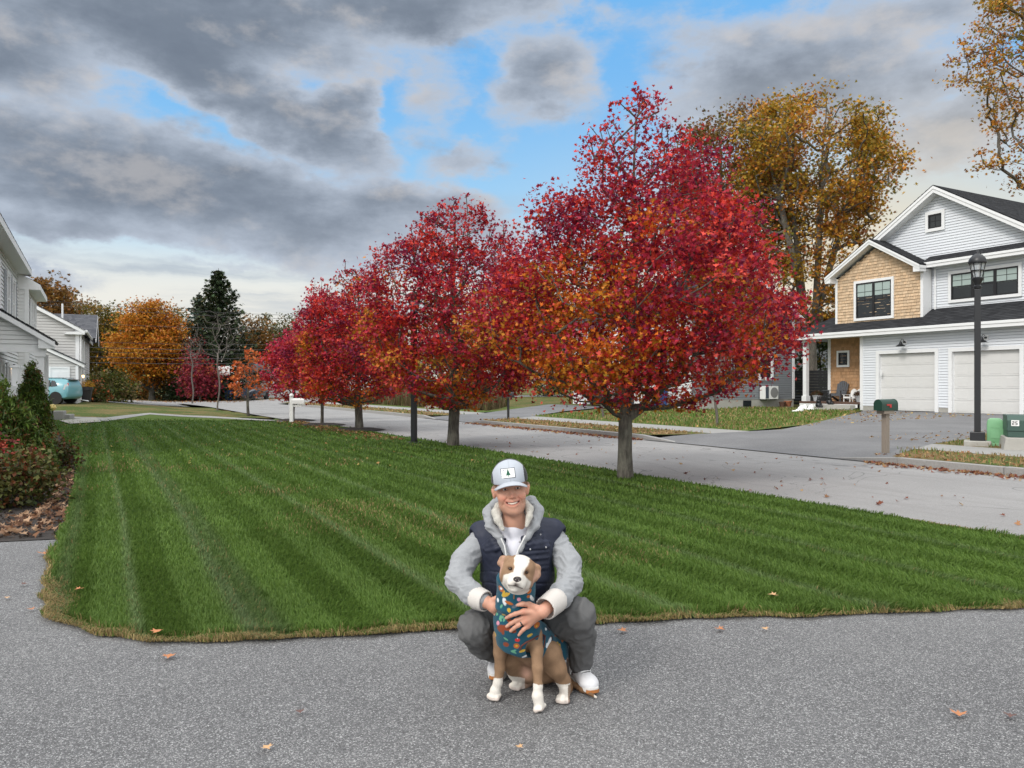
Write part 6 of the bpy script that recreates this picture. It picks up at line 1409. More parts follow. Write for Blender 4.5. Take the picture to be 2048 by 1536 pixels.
# ---------------------------------------------------------------- the man and the dog: implicit surfaces turned into closed skins
def rot_of(x=0, y=0, z=0): return np.array(Matrix.Rotation(z, 3, 'Z') @ Matrix.Rotation(y, 3, 'Y') @ Matrix.Rotation(x, 3, 'X'))
class Sdf:
    def __init__(s, lo, hi, h):
        s.lo = np.array(lo, float); s.h = h; s.n = np.ceil((np.array(hi)-s.lo)/h).astype(int)+1
        s.F = np.full(s.n, .2, dtype=np.float32)
    def block(s, lo, hi):
        a = np.clip(np.floor((np.array(lo)-s.lo)/s.h).astype(int), 0, s.n-1); b = np.clip(np.ceil((np.array(hi)-s.lo)/s.h).astype(int)+1, 1, s.n)
        if (b <= a).any(): return None
        ax = [(s.lo[i]+np.arange(a[i], b[i])*s.h).astype(np.float32) for i in range(3)]
        return tuple(slice(a[i], b[i]) for i in range(3)), np.meshgrid(*ax, indexing='ij')
    def put(s, fn, lo, hi, k, mode='u'):
        m = max(k, .0)+3*s.h+.02; r = s.block(np.array(lo)-m, np.array(hi)+m)
        if r is None: return s
        sl, (X, Y, Z) = r; d = fn(X, Y, Z).astype(np.float32); f = s.F[sl]
        if mode == 's': d = -d
        if k > 0:
            hh = np.clip(k-np.abs(f-d), 0, None)/k; e = hh*hh*k*.25
        else: e = 0
        s.F[sl] = np.minimum(f, d)-e if mode == 'u' else np.maximum(f, d)+e
        return s
    def ell(s, c, r, k=.02, R3=None, mode='u'):
        c = np.array(c, float); r = np.array(r if hasattr(r, '__len__') else (r, r, r), float); mx = r.max(); R3 = np.eye(3) if R3 is None else np.array(R3)
        def fn(X, Y, Z):
            dx, dy, dz = X-c[0], Y-c[1], Z-c[2]
            p = [(R3[0, i]*dx+R3[1, i]*dy+R3[2, i]*dz) for i in range(3)]
            k0 = np.sqrt(sum((p[i]/r[i])**2 for i in range(3))); k1 = np.sqrt(sum((p[i]/r[i]**2)**2 for i in range(3)))+1e-9
            return k0*(k0-1)/k1
        return s.put(fn, c-mx, c+mx, k, mode)
    def limb(s, pts, rad, k=.015, mode='u', flat=None):
        pts = [np.array(p, float) for p in pts]; rad = list(rad) if hasattr(rad, '__len__') else [rad]*len(pts)
        for a, b, ra, rb in zip(pts[:-1], pts[1:], rad[:-1], rad[1:]):
            ab = b-a; L2 = (ab**2).sum()+1e-12; m = max(ra, rb)
            def fn(X, Y, Z, a=a, ab=ab, L2=L2, ra=ra, rb=rb):
                t = np.clip(((X-a[0])*ab[0]+(Y-a[1])*ab[1]+(Z-a[2])*ab[2])/L2, 0, 1)
                return np.sqrt((X-a[0]-t*ab[0])**2+(Y-a[1]-t*ab[1])**2+(Z-a[2]-t*ab[2])**2)-(ra+(rb-ra)*t)
            s.put(fn, np.minimum(a, b)-m, np.maximum(a, b)+m, k, mode)
        return s
    def plane(s, p, n, k=.004):        # keep the side n points away from
        p, n = np.array(p, float), np.array(n, float); n /= np.linalg.norm(n)
        ax = [(s.lo[i]+np.arange(s.n[i])*s.h).astype(np.float32) for i in range(3)]
        d = ((ax[0]-p[0])*n[0])[:, None, None]+((ax[1]-p[1])*n[1])[None, :, None]+((ax[2]-p[2])*n[2])[None, None, :]
        hh = np.clip(k-np.abs(s.F-d), 0, None)/k; s.F = (np.maximum(s.F, d)+hh*hh*k*.25).astype(np.float32); return s
    def at(s, p):
        i = np.clip(np.round((np.array(p)-s.lo)/s.h).astype(int), 0, s.n-1); return float(s.F[tuple(i)])
    def hit(s, px, py, d0, d1):        # depth at which the line of sight through a photo pixel meets the surface
        for d in np.arange(d0, d1, .002):
            if s.at(at(px, py, d)) < 0: return d
        return None
    def net(s):
        F = s.F; S = F < 0; n = F.shape
        c = [S[i:n[0]-1+i, j:n[1]-1+j, k:n[2]-1+k] for i in (0, 1) for j in (0, 1) for k in (0, 1)]
        cnt = sum(x.astype(np.int8) for x in c); M = (cnt > 0) & (cnt < 8); I = np.argwhere(M); idx = np.full(M.shape, -1, dtype=np.int64); idx[M] = np.arange(len(I))
        P = np.zeros((len(I), 3)); W = np.zeros(len(I)); O = np.array([(i, j, k) for i in (0, 1) for j in (0, 1) for k in (0, 1)])
        for a in range(8):
            for b in range(a+1, 8):
                if np.abs(O[a]-O[b]).sum() != 1: continue
                A = I+O[a]; B = I+O[b]; fa = F[tuple(A.T)]; fb = F[tuple(B.T)]; x = (fa < 0) != (fb < 0); t = fa[x]/(fa[x]-fb[x])
                P[x] += A[x]+(B[x]-A[x])*t[:, None]; W[x] += 1
        V = s.lo+P/W[:, None]*s.h; Q = []
        for ax in range(3):
            sl0 = [slice(None)]*3; sl1 = [slice(None)]*3; sl0[ax] = slice(0, -1); sl1[ax] = slice(1, None)
            D = S[tuple(sl0)] != S[tuple(sl1)]; E = np.argwhere(D); u, v = [(1, 2), (2, 0), (0, 1)][ax]
            ok = (E[:, u] > 0) & (E[:, v] > 0) & (E[:, u] < n[u]-1) & (E[:, v] < n[v]-1); E = E[ok]
            eu = np.zeros(3, int); eu[u] = 1; ev = np.zeros(3, int); ev[v] = 1
            q = np.stack([idx[tuple((E-eu-ev).T)], idx[tuple((E-ev).T)], idx[tuple(E.T)], idx[tuple((E-eu).T)]], 1)
            fl = ~S[tuple(E.T)]; q[fl] = q[fl][:, ::-1]; Q.append(q)
        return V, np.concatenate(Q)
def mesh_normals(V, Q):
    N = np.zeros_like(V); fn = np.cross(V[Q[:, 2]]-V[Q[:, 0]], V[Q[:, 3]]-V[Q[:, 1]])
    for i in range(4): np.add.at(N, Q[:, i], fn)
    return N/(np.linalg.norm(N, axis=1, keepdims=True)+1e-12)
def skin(name, sdf, m, parent, col=None, disp=None):
    V, Q = sdf.net()
    if disp is not None: V = V+mesh_normals(V, Q)*disp(V)[:, None]
    return np_mesh(name, V, np.full(len(Q), 4), Q.ravel(), None if col is None else col(V), m, parent, smooth=True)
def px_of(V):                           # where a point falls in the photo: only used to find a garment's own seams
    return CX+V[:, 0]/V[:, 1]*F, HY-(V[:, 2]-CAMH)/V[:, 1]*F
def n3(V, s, seed=0): return np.array([mnoise.noise(Vector(p)*s+Vector((seed*5.3, 0, 0))) for p in V])
A_ = lambda px, py, d: np.array(at(px, py, d))
class HF:                               # head frame: x to the picture's right, y back, z up
    def __init__(s, o, roll, yaw=0, pitch=0, k=1.0):
        s.o = np.array(o); s.R = np.array(Matrix.Rotation(yaw, 3, 'Z') @ Matrix.Rotation(roll, 3, 'Y') @ Matrix.Rotation(pitch, 3, 'X')); s.k = k
    def __call__(s, x, y, z): return s.o+s.R @ (np.array([x, y, z])*s.k)
    def inv(s, V): return (V-s.o) @ s.R/s.k

M_SKIN = attr_mat("skin", .5, .07, 60, .15, 300, sub=.12, spec=.35)
M_CLOTH_G = attr_mat("heather_grey_fleece", .95, .16, 700, .25, 900, sheen=.2, spec=.1)
M_CLOTH_V = attr_mat("navy_vest_shell", .55, .10, 40, .12, 500, spec=.3)
M_CLOTH_P = attr_mat("grey_trouser_cloth", .9, .10, 300, .2, 1200, spec=.12)
M_CLOTH_W = attr_mat("white_cotton", .9, .05, 200, .15, 700, spec=.1)
M_SHERPA = attr_mat("cream_sherpa", 1.0, .3, 260, 1.0, 260, spec=.05)
M_FUR = attr_mat("dog_fur", .75, .14, 160, .35, 500, spec=.15)
M_COAT = attr_mat("printed_fleece", .95, .08, 500, .3, 900, sheen=.15, spec=.08)
M_SHOE = attr_mat("shoe_knit", .75, .06, 300, .3, 900, spec=.2)
M_EYE = mat("eye_white", (.55, .52, .48), .15, .03); M_IRIS = mat("eye_iris", (.035, .022, .014), .08, .2); M_TEETH = mat("teeth", (.72, .66, .56), .3, .05)

def build_man():
    o = thing('person', at(1040, 1385, 3.85), 'crouching man in light blue cap, navy vest and grey hoodie hugging the dog', 'person')
    o.location.z = 0
    h = HF(at(1022.5, 977, 3.715), R(-6.0), R(3), R(-4), .985)
    # ---- body: one skin (head, neck, trunk, arms, hands, legs)
    b = Sdf((-.42, 3.28, .0), (.48, 4.3, 1.16), .0042)
    b.ell(h(0, .095, .035), (.078, .098, .105), 0); b.ell(h(0, .066, -.045), (.067, .073, .078), .03); b.ell(h(0, .056, -.088), (.054, .056, .042), .03); b.ell(h(.002, .016, -.114), (.026, .020, .017), .03)
    for s_ in (-1, 1):
        b.ell(h(s_*.042, .026, -.042), (.026, .022, .022), .02); b.ell(h(s_*.083, .085, -.014), (.011, .021, .034), .01); b.ell(h(s_*.090, .078, -.002), (.007, .014, .018), .008)
        b.limb([h(s_*.014, .004, .020), h(s_*.046, .014, .018)], [.008, .006], .012)
        b.ell(h(s_*.031, -.006, -.001), (.017, .014, .011), .012, mode='s')
        b.limb([h(s_*.017, .004, -.010), h(s_*.031, .000, -.012), h(s_*.046, .008, -.009)], .0045, .006)
        b.limb([h(s_*.017, .005, .006), h(s_*.031, .000, .009), h(s_*.046, .008, .005)], .0045, .006)
        b.limb([h(s_*.022, .000, -.040), h(s_*.040, .006, -.060), h(s_*.046, .016, -.078)], .0022, .008, 's')
    b.limb([h(0, .004, .006), h(0, -.008, -.018), h(0, -.017, -.037)], [.007, .009, .0115], .012)
    for s_ in (-1, 1): b.ell(h(s_*.0125, -.004, -.042), (.0085, .010, .0075), .006); b.ell(h(s_*.007, -.012, -.049), (.003, .004, .0025), .002, mode='s')
    arc = lambda z, dz, y, w, n=7: [h(w*t, y+.016*t*t, z+dz*t*t) for t in np.linspace(-1, 1, n)]
    b.limb(arc(-.0645, .008, -.006, .033), .0045, .006); b.limb(arc(-.088, .020, -.005, .030), .0062, .008)
    b.limb(arc(-.0755, .0115, -.008, .034), [.002, .0052, .0068, .0072, .0068, .0052, .002], .003, 's')
    b.limb([h(0, .088, -.09), h(0, .115, -.17), h(0, .15, -.25)], [.051, .051, .058], .03)
    b.ell(A_(1035, 1120, 3.99), (.15, .10, .13), .05); b.ell(A_(1040, 1200, 3.97), (.14, .11, .16), .05); b.ell(A_(1045, 1275, 4.05), (.15, .12, .10), .05)
    # arms
    LA = [A_(962, 1082, 3.94), A_(928, 1122, 3.85), A_(915, 1158, 3.77), A_(942, 1186, 3.69), A_(972, 1203, 3.62)]; b.limb(LA, [.045, .040, .036, .033, .028], .02)
    RA = [A_(1110, 1080, 3.95), A_(1136, 1125, 3.86), A_(1140, 1166, 3.76), A_(1120, 1192, 3.64), A_(1086, 1222, 3.485)]; b.limb(RA, [.045, .040, .036, .033, .029], .02)
    # near hand lying on the dog's chest: palm, four fingers of different length, thumb from the side of the palm
    w = A_(1084, 1224, 3.478); kn = [(1047.5, 1223), (1049, 1233.5), (1049.5, 1243.5), (1056, 1251.5)]; tips = [(1012.5, 1236), (1013.5, 1253), (1021.5, 1262), (1037.5, 1270.5)]
    def dep(px, py, off): d = COAT.hit(px, py, 3.3, 3.75); return (d if d else 3.52)-off
    for (kx, ky), (tx, ty), r0 in zip(kn, tips, (.0098, .0102, .0098, .0086)):
        K_ = A_(kx, ky, dep(kx, ky, .016)); mx, my = kx+(tx-kx)*.48, ky+(ty-ky)*.45-1.2; Mi = A_(mx, my, dep(mx, my, .0125)); T_ = A_(tx, ty, dep(tx, ty, .006)); m2 = A_(mx+(tx-mx)*.52, my+(ty-my)*.5-.4, dep(mx+(tx-mx)*.52, my+(ty-my)*.5, .0095))
        b.limb([K_, Mi, m2, T_], [r0*1.08, r0, r0*.93, r0*.8], .004); b.limb([w+(K_-w)*.35, K_], [.017, .0125], .012); b.ell(K_, .0115, .006); b.ell(Mi, r0*1.06, .004)
        b.limb([w+(K_-w)*.3+np.array([0, -.012, 0]), K_+np.array([0, -.006, 0])], [.002, .0035], .008)
    PC = A_(1066, 1230, dep(1062, 1232, .022)); b.ell(PC, (.034, .016, .030), .014); b.limb([w, PC], [.027, .026], .015)
    b.limb([A_(1074, 1216, 3.475), A_(1058, 1209, dep(1058, 1209, .012)), A_(1045, 1208, dep(1045, 1208, .009)), A_(1036, 1210, dep(1036, 1210, .006))], [.015, .0125, .0105, .0085], .008)
    # far hand on the dog's other side
    w2 = A_(974, 1205, 3.615); b.limb([w2, A_(988, 1213, 3.60)], [.026, .029], .015); b.ell(A_(989, 1214, 3.60), (.027, .018, .03), .012)
    for i, (kx, ky) in enumerate(((996, 1205), (998, 1213), (998, 1221), (995, 1228))):
        b.limb([A_(kx-4, ky, 3.597), A_(kx+8, ky+5, 3.605), A_(kx+17, ky+9-i, 3.628), A_(kx+22, ky+12-i, 3.65)], [.0105, .0098, .009, .008], .004)
    b.limb([A_(986, 1200, 3.60), A_(996, 1195, 3.59), A_(1004, 1194, 3.60)], [.014, .0115, .009], .007)
    # legs
    b.limb([A_(1005, 1275, 4.03), A_(950, 1256, 3.73), A_(992, 1312, 4.05), A_(994, 1325, 4.10)], [.085, .06, .040, .036], .02)
    b.limb([A_(1075, 1270, 4.05), A_(1156, 1232, 3.71), A_(1160, 1318, 3.87), A_(1152, 1345, 3.93)], [.085, .06, .042, .036], .02)
    cap_ln = h
    def bcol(V):
        L = h.inv(V); n = len(V); skin_ = np.array([.53, .285, .20]); c = np.tile(skin_, (n, 1))
        head = (np.abs(L[:, 0]) < .11) & (L[:, 2] > -.16) & (L[:, 1] < .22) & (L[:, 2] < .2)
        x, y, z = L[:, 0], L[:, 1], L[:, 2]
        def mixin(mk, colr): nonlocal c; mk = np.clip(mk, 0, 1)[:, None]; c = c*(1-mk)+np.array(colr)*mk
        g = lambda cx_, cz_, sx, sz: np.exp(-((x-cx_)/sx)**2-((z-cz_)/sz)**2)*head
        mixin(.55*(g(-.044, -.045, .022, .018)+g(.044, -.045, .022, .018))+.5*g(0, -.038, .014, .014), (.56, .20, .135))
        for s_ in (-1, 1): mixin(.8*g(s_*.031, -.002, .017, .009), (.33, .14, .095)); mixin(.75*np.exp(-((x-s_*.031)/.019)**2-((z-.0215+.12*(np.abs(x)-.031)**2*60)/.0045)**2)*head*(y < .06), (.14, .075, .045))
        st_ = head*(np.clip((-.052-z)/.02, 0, 1)*np.clip((z+.14)/.02, 0, 1)*np.clip(1.15-np.abs(z+.075)/.06*.2, 0, 1)); mixin(.22*st_*(.7+.6*(n3(V, 60, 2)+.5)), (.30, .17, .12))
        lipz = -.0755+.0115*(x/.034)**2; lm = np.exp(-((z-lipz)/.0135)**2)*(np.abs(x) < .037)*head*(y < .03); mixin(.7*lm, (.46, .155, .125)); mixin(np.exp(-((z-lipz)/.0045)**2)*(np.abs(x) < .034)*head*(y > -.003)*(y < .05)*(lm > .2), (.10, .03, .025))
        hair = head*(((z > .005)*(np.abs(x) > .066)*(y > .04)*(y < .09)) | ((y > .12)*(z > -.05))); mixin(.75*hair, (.11, .075, .05))
        X_, Y_ = px_of(V); hand = (Y_ > 1190) & (Y_ < 1285) & (V[:, 1] < 3.7); c[hand] = c[hand]*.98+np.array([.02, .0, 0]); tipm = np.zeros(n)
        for tx, ty in tips: tipm = np.maximum(tipm, np.exp(-((X_-tx-1.5)**2+(Y_-ty+.8)**2)/9.0)*hand)
        mixin(.5*tipm, (.62, .34, .26))
        for kx, ky in kn: mixin(.35*np.exp(-((X_-kx)**2+(Y_-ky)**2)/22.0)*hand, (.50, .17, .115))
        c *= (1+.10*n3(V, 25, 9))[:, None]
        return np.clip(c, .01, 1)
    body = skin('body', b, M_SKIN, o, bcol)
    for s_ in (-1, 1):
        e = Sdf(h(s_*.031, .014, -.001)-.02, h(s_*.031, .014, -.001)+.02, .0012); e.ell(h(s_*.031, .0135, -.001), .0125, 0); eo = skin('eye', e, M_EYE, body)
        e = Sdf(h(s_*.031, .0, -.001)-.012, h(s_*.031, .0, -.001)+.012, .0008); e.ell(h(s_*.031+.0005, .0042, -.001), (.0062, .0042, .0062), 0); skin('iris', e, M_IRIS, eo)
    t = Sdf(h(0, 0, -.075)-.05, h(0, 0, -.075)+.05, .0016); t.limb(arc(-.0738, .0105, -.001, .029), [.0035, .0046, .005, .0052, .005, .0046, .0035], .001)
    for q in np.linspace(-1, 1, 9)[1:-1]: t.limb([h(.029*q, -.008+.016*q*q, -.06), h(.029*q, -.008+.016*q*q, -.09)], .0006, .001, 's')
    skin('teeth', t, M_TEETH, body)
    # ring on the third finger
    kx, ky = 1043.5, 1247; rd = dep(kx, ky, .0135); rc = Vector(at(kx, ky, rd)); ax = (Vector(at(*tips[2], dep(*tips[2], .006)))-Vector(at(*kn[2], dep(*kn[2], .014)))).normalized(); u = ax.orthogonal().normalized(); v = ax.cross(u)
    rm = MB()
    for q in range(24):
        a0, a1 = 2*math.pi*q/24, 2*math.pi*(q+1)/24
        for (ra, rb, da, db) in ((.0118, .0118, -.0032, .0032), (.0100, .0118, .0032, .0032), (.0118, .0100, -.0032, -.0032)):
            rm.quad(*[rc+ax*d_+(u*math.cos(a)+v*math.sin(a))*r_ for a, r_, d_ in ((a0, ra, da), (a1, ra, da), (a1, rb, db), (a0, rb, db))])
    rm.build('ring', mat("black_ring", (.012, .011, .012), .3, .1), o, smooth='all')
    # ---- cap
    cp = HF(h.o, R(-6.0), R(3), R(-4), .985)
    c = Sdf(h(0, .09, .08)-.19, h(0, .09, .08)+.19, .003); c.ell(h(0, .093, .045), (.0905, .113, .098), 0); c.plane(h(0, .093, .030), h.R @ np.array([0, .10, -1.0])); c.ell(h(0, .095, .035), (.0795, .100, .087), .002, mode='s')
    LB, BK = np.array([.40, .43, .48]), np.array([.012, .012, .014])
    def ccol(V):
        L = h.inv(V); side = (L[:, 1] > .085-.25*np.clip(L[:, 2]-.05, 0, 1)) | (L[:, 0] > .071) | (L[:, 0] < -.083); cc = np.where(side[:, None], BK, LB)
        seam = np.exp(-(L[:, 0]/.0016)**2)*(~side); return cc*(1-.22*seam[:, None])
    cap = skin('cap', c, M_CLOTH_G, o, ccol)
    bm_ = MB(); n1, n2 = 28, 10; G = []
    for i in range(n1):
        a = -1+2*i/(n1-1); x = .083*a; y0 = .093-.113*math.sqrt(max(0, 1-(x/.0915)**2))*.985
        for j in range(n2):
            r_ = j/(n2-1); G.append(h(x*(1-.05*r_*abs(a)), y0-.070*r_*math.sqrt(max(0, 1-(a*.97)**2))-.004*r_, .036-.034*abs(a)**2.1-.004*r_-.010*r_*(1-a*a)))
    th = h.R @ np.array([0, 0, -.004]); m_ = len(G); V_ = G+[g+th for g in G]; Fs = []
    for i in range(n1-1):
        for j in range(n2-1): q = i*n2+j; Fs += [(q, q+1, q+n2+1, q+n2), (m_+q, m_+q+n2, m_+q+n2+1, m_+q+1)]
    for j in range(n2-1): Fs += [(j, m_+j, m_+j+1, j+1), ((n1-1)*n2+j, (n1-1)*n2+j+1, m_+(n1-1)*n2+j+1, m_+(n1-1)*n2+j)]
    for i in range(n1-1): a = i*n2+n2-1; Fs.append((a, a+n2, m_+a+n2, m_+a))
    bm_.add(V_, Fs, tuple(LB*1.02)); bm_.build('brim', M_CLOTH_G, cap, smooth='all', attr=True)
    def on_cap(x, z, e): return h(x, .093-.113*math.sqrt(max(0, 1-(x/.0905)**2-((z-.045)/.098)**2))-e, z)
    def cap_sheet(poly, e, name, m, nx=1):
        mb = MB(); mb.add([on_cap(x, z, e) for x, z in poly], [tuple(range(len(poly)))]); return mb.build(name, m, cap, recalc=False)
    def cap_rect(x0, x1, z0, z1, e, name, m):
        mb = MB(); nn = 10; vs = []; fs = []
        for i in range(nn+1):
            for j in range(5): vs.append(on_cap(x0+(x1-x0)*i/nn, z0+(z1-z0)*j/4, e))
        for i in range(nn):
            for j in range(4): q = i*5+j; fs.append((q, q+5, q+6, q+1))
        mb.add(vs, fs); return mb.build(name, m, cap, smooth='all', recalc=False)
    cap_rect(-.043, .027, .052, .101, .0025, 'patch_border', mat("patch_border", (.012, .014, .03), .8)); cap_rect(-.0405, .0245, .0545, .0985, .0035, 'patch', mat("patch_white", (.74, .74, .73), .85, .05, 200))
    gm = mat("patch_pine_green", (.012, .085, .05), .85, .2, 300); px0 = -.008
    for zz, ww, hh in ((.0925, .0045, .011), (.086, .0075, .012), (.079, .0105, .012), (.0725, .0135, .011)): cap_sheet([(px0-ww, zz-hh*.55), (px0+ww, zz-hh*.55), (px0, zz+hh*.5)], .0046, 'pine_emblem', gm)
    cap_sheet([(px0-.0015, .0600), (px0+.0015, .0600), (px0+.0015, .067), (px0-.0015, .067)], .0046, 'pine_emblem', gm)
    sp = [(-.030+.004*(1 if q % 2 == 0 else .42)*math.sin(math.pi*q/5), .092+.004*(1 if q % 2 == 0 else .42)*math.cos(math.pi*q/5)) for q in range(10)]; cap_sheet(sp, .0046, 'star_emblem', mat("patch_star_blue", (.015, .025, .14), .8))
    # ---- hoodie: sleeves, shoulders and hood as one garment; cuffs and lining are its parts
    g = Sdf((-.42, 3.4, .42), (.48, 4.25, 1.06), .0045)
    g.limb([LA[0], LA[1], LA[2], LA[3], A_(962, 1199, 3.635)], [.063, .060, .057, .050, .045], .03); g.limb([RA[0], RA[1], RA[2], RA[3], A_(1106, 1204, 3.56)], [.063, .061, .058, .053, .047], .03)
    g.ell(A_(1035, 1120, 3.99), (.17, .11, .2), .04)
    Lh = [A_(1040, 1012, 3.95), A_(994, 1008, 3.93), A_(977, 1025, 3.86), A_(981, 1052, 3.79), A_(1001, 1078, 3.755), A_(1014, 1110, 3.745)]; Rh = [A_(1040, 1012, 3.95), A_(1062, 1005, 3.93), A_(1077, 1022, 3.87), A_(1070, 1050, 3.79), A_(1053, 1075, 3.757), A_(1040, 1102, 3.748)]
    g.limb(Lh, [.032, .032, .029, .025, .018, .010], .012); g.limb(Rh, [.032, .032, .027, .023, .016, .010], .012); g.ell(A_(1030, 1040, 4.03), (.13, .07, .09), .05)
    g.limb([h(0, .07, -.08), h(0, .115, -.26)], [.074, .066], .006, 's')
    def wr(V):
        X_, Y_ = px_of(V); e = np.zeros(len(V))
        Wf = V*np.array([1, 1, 1.9])+.05*np.stack([n3(V, 9, 11), n3(V, 9, 12), n3(V, 9, 13)], 1); rg = 1-np.abs(2.2*n3(Wf, 17, 6)); rg2 = 1-np.abs(2.2*n3(Wf, 31, 8)); arm_ = (V[:, 2] < .99)*1.0
        return e+.0055*(rg-.55)*arm_+.0018*(rg2-.55)*arm_+.001*n3(V, 60, 7)
    GR = np.array([.285, .295, .31])
    hd = skin('hoodie', g, M_CLOTH_G, o, lambda V: np.tile(GR, (len(V), 1))*(1+.08*n3(V, 220, 4))[:, None], wr)
    q = Sdf((-.3, 3.6, .72), (.3, 4.2, 1.06), .004)
    inn = lambda P, dx, dd: [p+np.array([dx, dd, -.004]) for p in P]
    q.limb([h(0, .17, -.10), h(-.068, .125, -.092), h(-.084, .075, -.115), h(-.080, .045, -.150), h(-.062, .030, -.195)], [.018, .021, .023, .019, .010], .01); q.limb([h(0, .17, -.10), h(.066, .125, -.092), h(.082, .075, -.115), h(.076, .045, -.150), h(.056, .03, -.192)], [.018, .019, .020, .016, .009], .01)
    skin('hood_lining', q, M_SHERPA, hd, lambda V: np.tile([.55, .53, .48], (len(V), 1)), lambda V: .0022*n3(V, 90, 5))
    for P, rr in (([A_(957, 1197, 3.65), A_(972, 1203, 3.618)], [.0545, .049]), ([A_(1110, 1202, 3.57), A_(1090, 1218, 3.502)], [.057, .053])):
        cu = Sdf(np.minimum(*P)-.08, np.maximum(*P)+.08, .0035); cu.limb(P, rr, 0); cu.plane(P[1], np.array(P[1])-P[0]); d_ = (P[1]-P[0])/np.linalg.norm(P[1]-P[0]); cu.limb([P[1]-d_*.012, P[1]+d_*.06], rr[1]-.007, .002, 's')
        skin('cuff', cu, M_CLOTH_W, hd, lambda V: np.tile([.56, .53, .50], (len(V), 1)), lambda V: .0012*np.sin(n3(V, 3, 1)*2+V[:, 0]*900))
    zp = MB()
    for PL in ([A_(1002, 1076, 3.722), A_(1009, 1092, 3.717), A_(1012, 1110, 3.71), A_(1012, 1128, 3.705)], [A_(1051, 1071, 3.725), A_(1043, 1086, 3.72), A_(1036, 1100, 3.715), A_(1033, 1112, 3.71)]): zp.tube(PL, .0032, 6)
    zp.build('zip_tape', M_CLOTH_W if False else mat("zip_white", (.70, .70, .69), .6), hd, smooth=True)
    # ---- t-shirt
    q = Sdf((-.2, 3.7, .5), (.25, 4.15, 1.0), .005); q.ell(A_(1030, 1095, 3.90), (.14, .143, .15), 0); q.ell(A_(1034, 1165, 3.92), (.13, .12, .14), .05); q.limb([A_(1008, 1060, 3.84), A_(1026, 1055, 3.815), A_(1044, 1058, 3.84)], [.038, .046, .038], .03); q.limb([h(0, .06, -.03), h(0, .068, -.122)], [.07, .054], .006, 's')
    skin('t_shirt', q, M_CLOTH_W, o, lambda V: np.tile([.66, .66, .72], (len(V), 1)), lambda V: .004*n3(V, 9, 5)+.002*np.sin(V[:, 0]*60+3*n3(V, 6, 1)))
    # ---- vest
    q = Sdf((-.30, 3.62, .32), (.34, 4.25, 1.02), .0045)
    q.ell(A_(1033, 1095, 3.93), (.200, .188, .15), 0); q.ell(A_(1035, 1150, 3.92), (.190, .178, .16), .05); q.ell(A_(1039, 1205, 3.93), (.178, .165, .14), .05); q.ell(A_(1042, 1240, 3.96), (.165, .15, .09), .04)
    q.limb([A_(964, 1070, 3.95), A_(1030, 1058, 3.97), A_(1106, 1066, 3.96)], .074, .05)
    q.limb([h(-.09, .08, -.17), h(0, .10, -.17), h(.09, .08, -.17)], .072, .012, 's')
    q.limb([A_(1028, 1040, 3.715), A_(1026, 1075, 3.725), A_(1021, 1108, 3.735), A_(1019, 1135, 3.74), A_(1018, 1160, 3.742)], [.074, .064, .045, .030, .014], .006, 's')
    # open collar flaps and chest pocket are modelled on the shell
    def fl(px, py): d = q.hit(px, py, 3.6, 4.0); return A_(px, py, (d or 3.78)-.004)
    for P in ([(988, 1063), (966, 1080), (960, 1092)], [(1060, 1060), (1078, 1066), (1094, 1072)]): pass
    flap = [[(1000, 1075), (984, 1080), (966, 1092)], [(1003, 1082), (988, 1088), (968, 1097)], [(1007, 1092), (992, 1098), (972, 1102)]]
    for P in flap: q.limb([fl(*p) for p in P], [.010, .011, .006], .012)
    for P in ([(1050, 1074), (1066, 1066), (1082, 1062)], [(1046, 1084), (1064, 1078), (1084, 1074)], [(1042, 1094), (1060, 1088), (1082, 1082)]): q.limb([fl(*p) for p in P], [.009, .011, .007], .012)
    for yy, r_ in ((1088, .012), (1096, .0125), (1106, .006), (1118, .006), (1130, .006), (1138, .0065)): q.limb([fl(1052, yy+1.5), fl(1076, yy-1), fl(1098, yy-3.5)], [r_*.7, r_, r_*.7], .010)
    q.limb([fl(1051, 1103), fl(1076, 1101), fl(1099, 1098)], .0034, .004, 's')
    for xx in (1052, 1099): q.limb([fl(xx, 1086), fl(xx, 1140)], .0030, .005, 's')
    q.limb([LA[0]+np.array([-.045, -.01, .01]), LA[0]+np.array([-.02, -.01, -.03]), LA[1]], [.050, .066, .070], .012, 's'); q.limb([RA[0]+np.array([.045, -.01, .01]), RA[0]+np.array([.02, -.01, -.03]), RA[1]], [.050, .066, .070], .012, 's')
    def vq(V):
        X_, Y_ = px_of(V); w_ = (Y_+1.5*np.sin(V[:, 0]*40)+5*n3(V, 6, 2)-1060) % 24; return -.0045*np.exp(-((w_-12)/1.6)**2)*(Y_ > 1142)+.003*n3(V, 18, 3)+.0018*n3(V, 50, 4)
    vs = skin('vest', q, M_CLOTH_V, o, lambda V: np.tile([.019, .023, .042], (len(V), 1))*(1+.2*n3(V, 12, 2))[:, None], vq)
    sn = mat("snap_metal", (.45, .45, .46), .35, .1, metal=.7)
    for px, py in ((1063.5, 1068), (1081, 1068.5), (1060.5, 1098), (1092, 1094), (972, 1056), (994, 1063), (1039, 1083)):
        p = fl(px, py)+np.array([0, -.006, 0]); MB().lathe([(.0022, -.001), (.0042, 0), (.0042, .002), (.0022, .003)], (0, 0, 0), 10)
        sm_ = MB(lambda x, y, z: Vector((p[0]+x, p[1]-z, p[2]+y))); sm_.lathe([(.0018, 0), (.0042, .0005), (.0046, .002), (.003, .0034), (.0012, .0026)], (0, 0, 0), 10); sm_.build('snap', sn, vs, smooth=True)
    # ---- trousers
    q = Sdf((-.34, 3.5, .03), (.46, 4.3, .55), .0045)
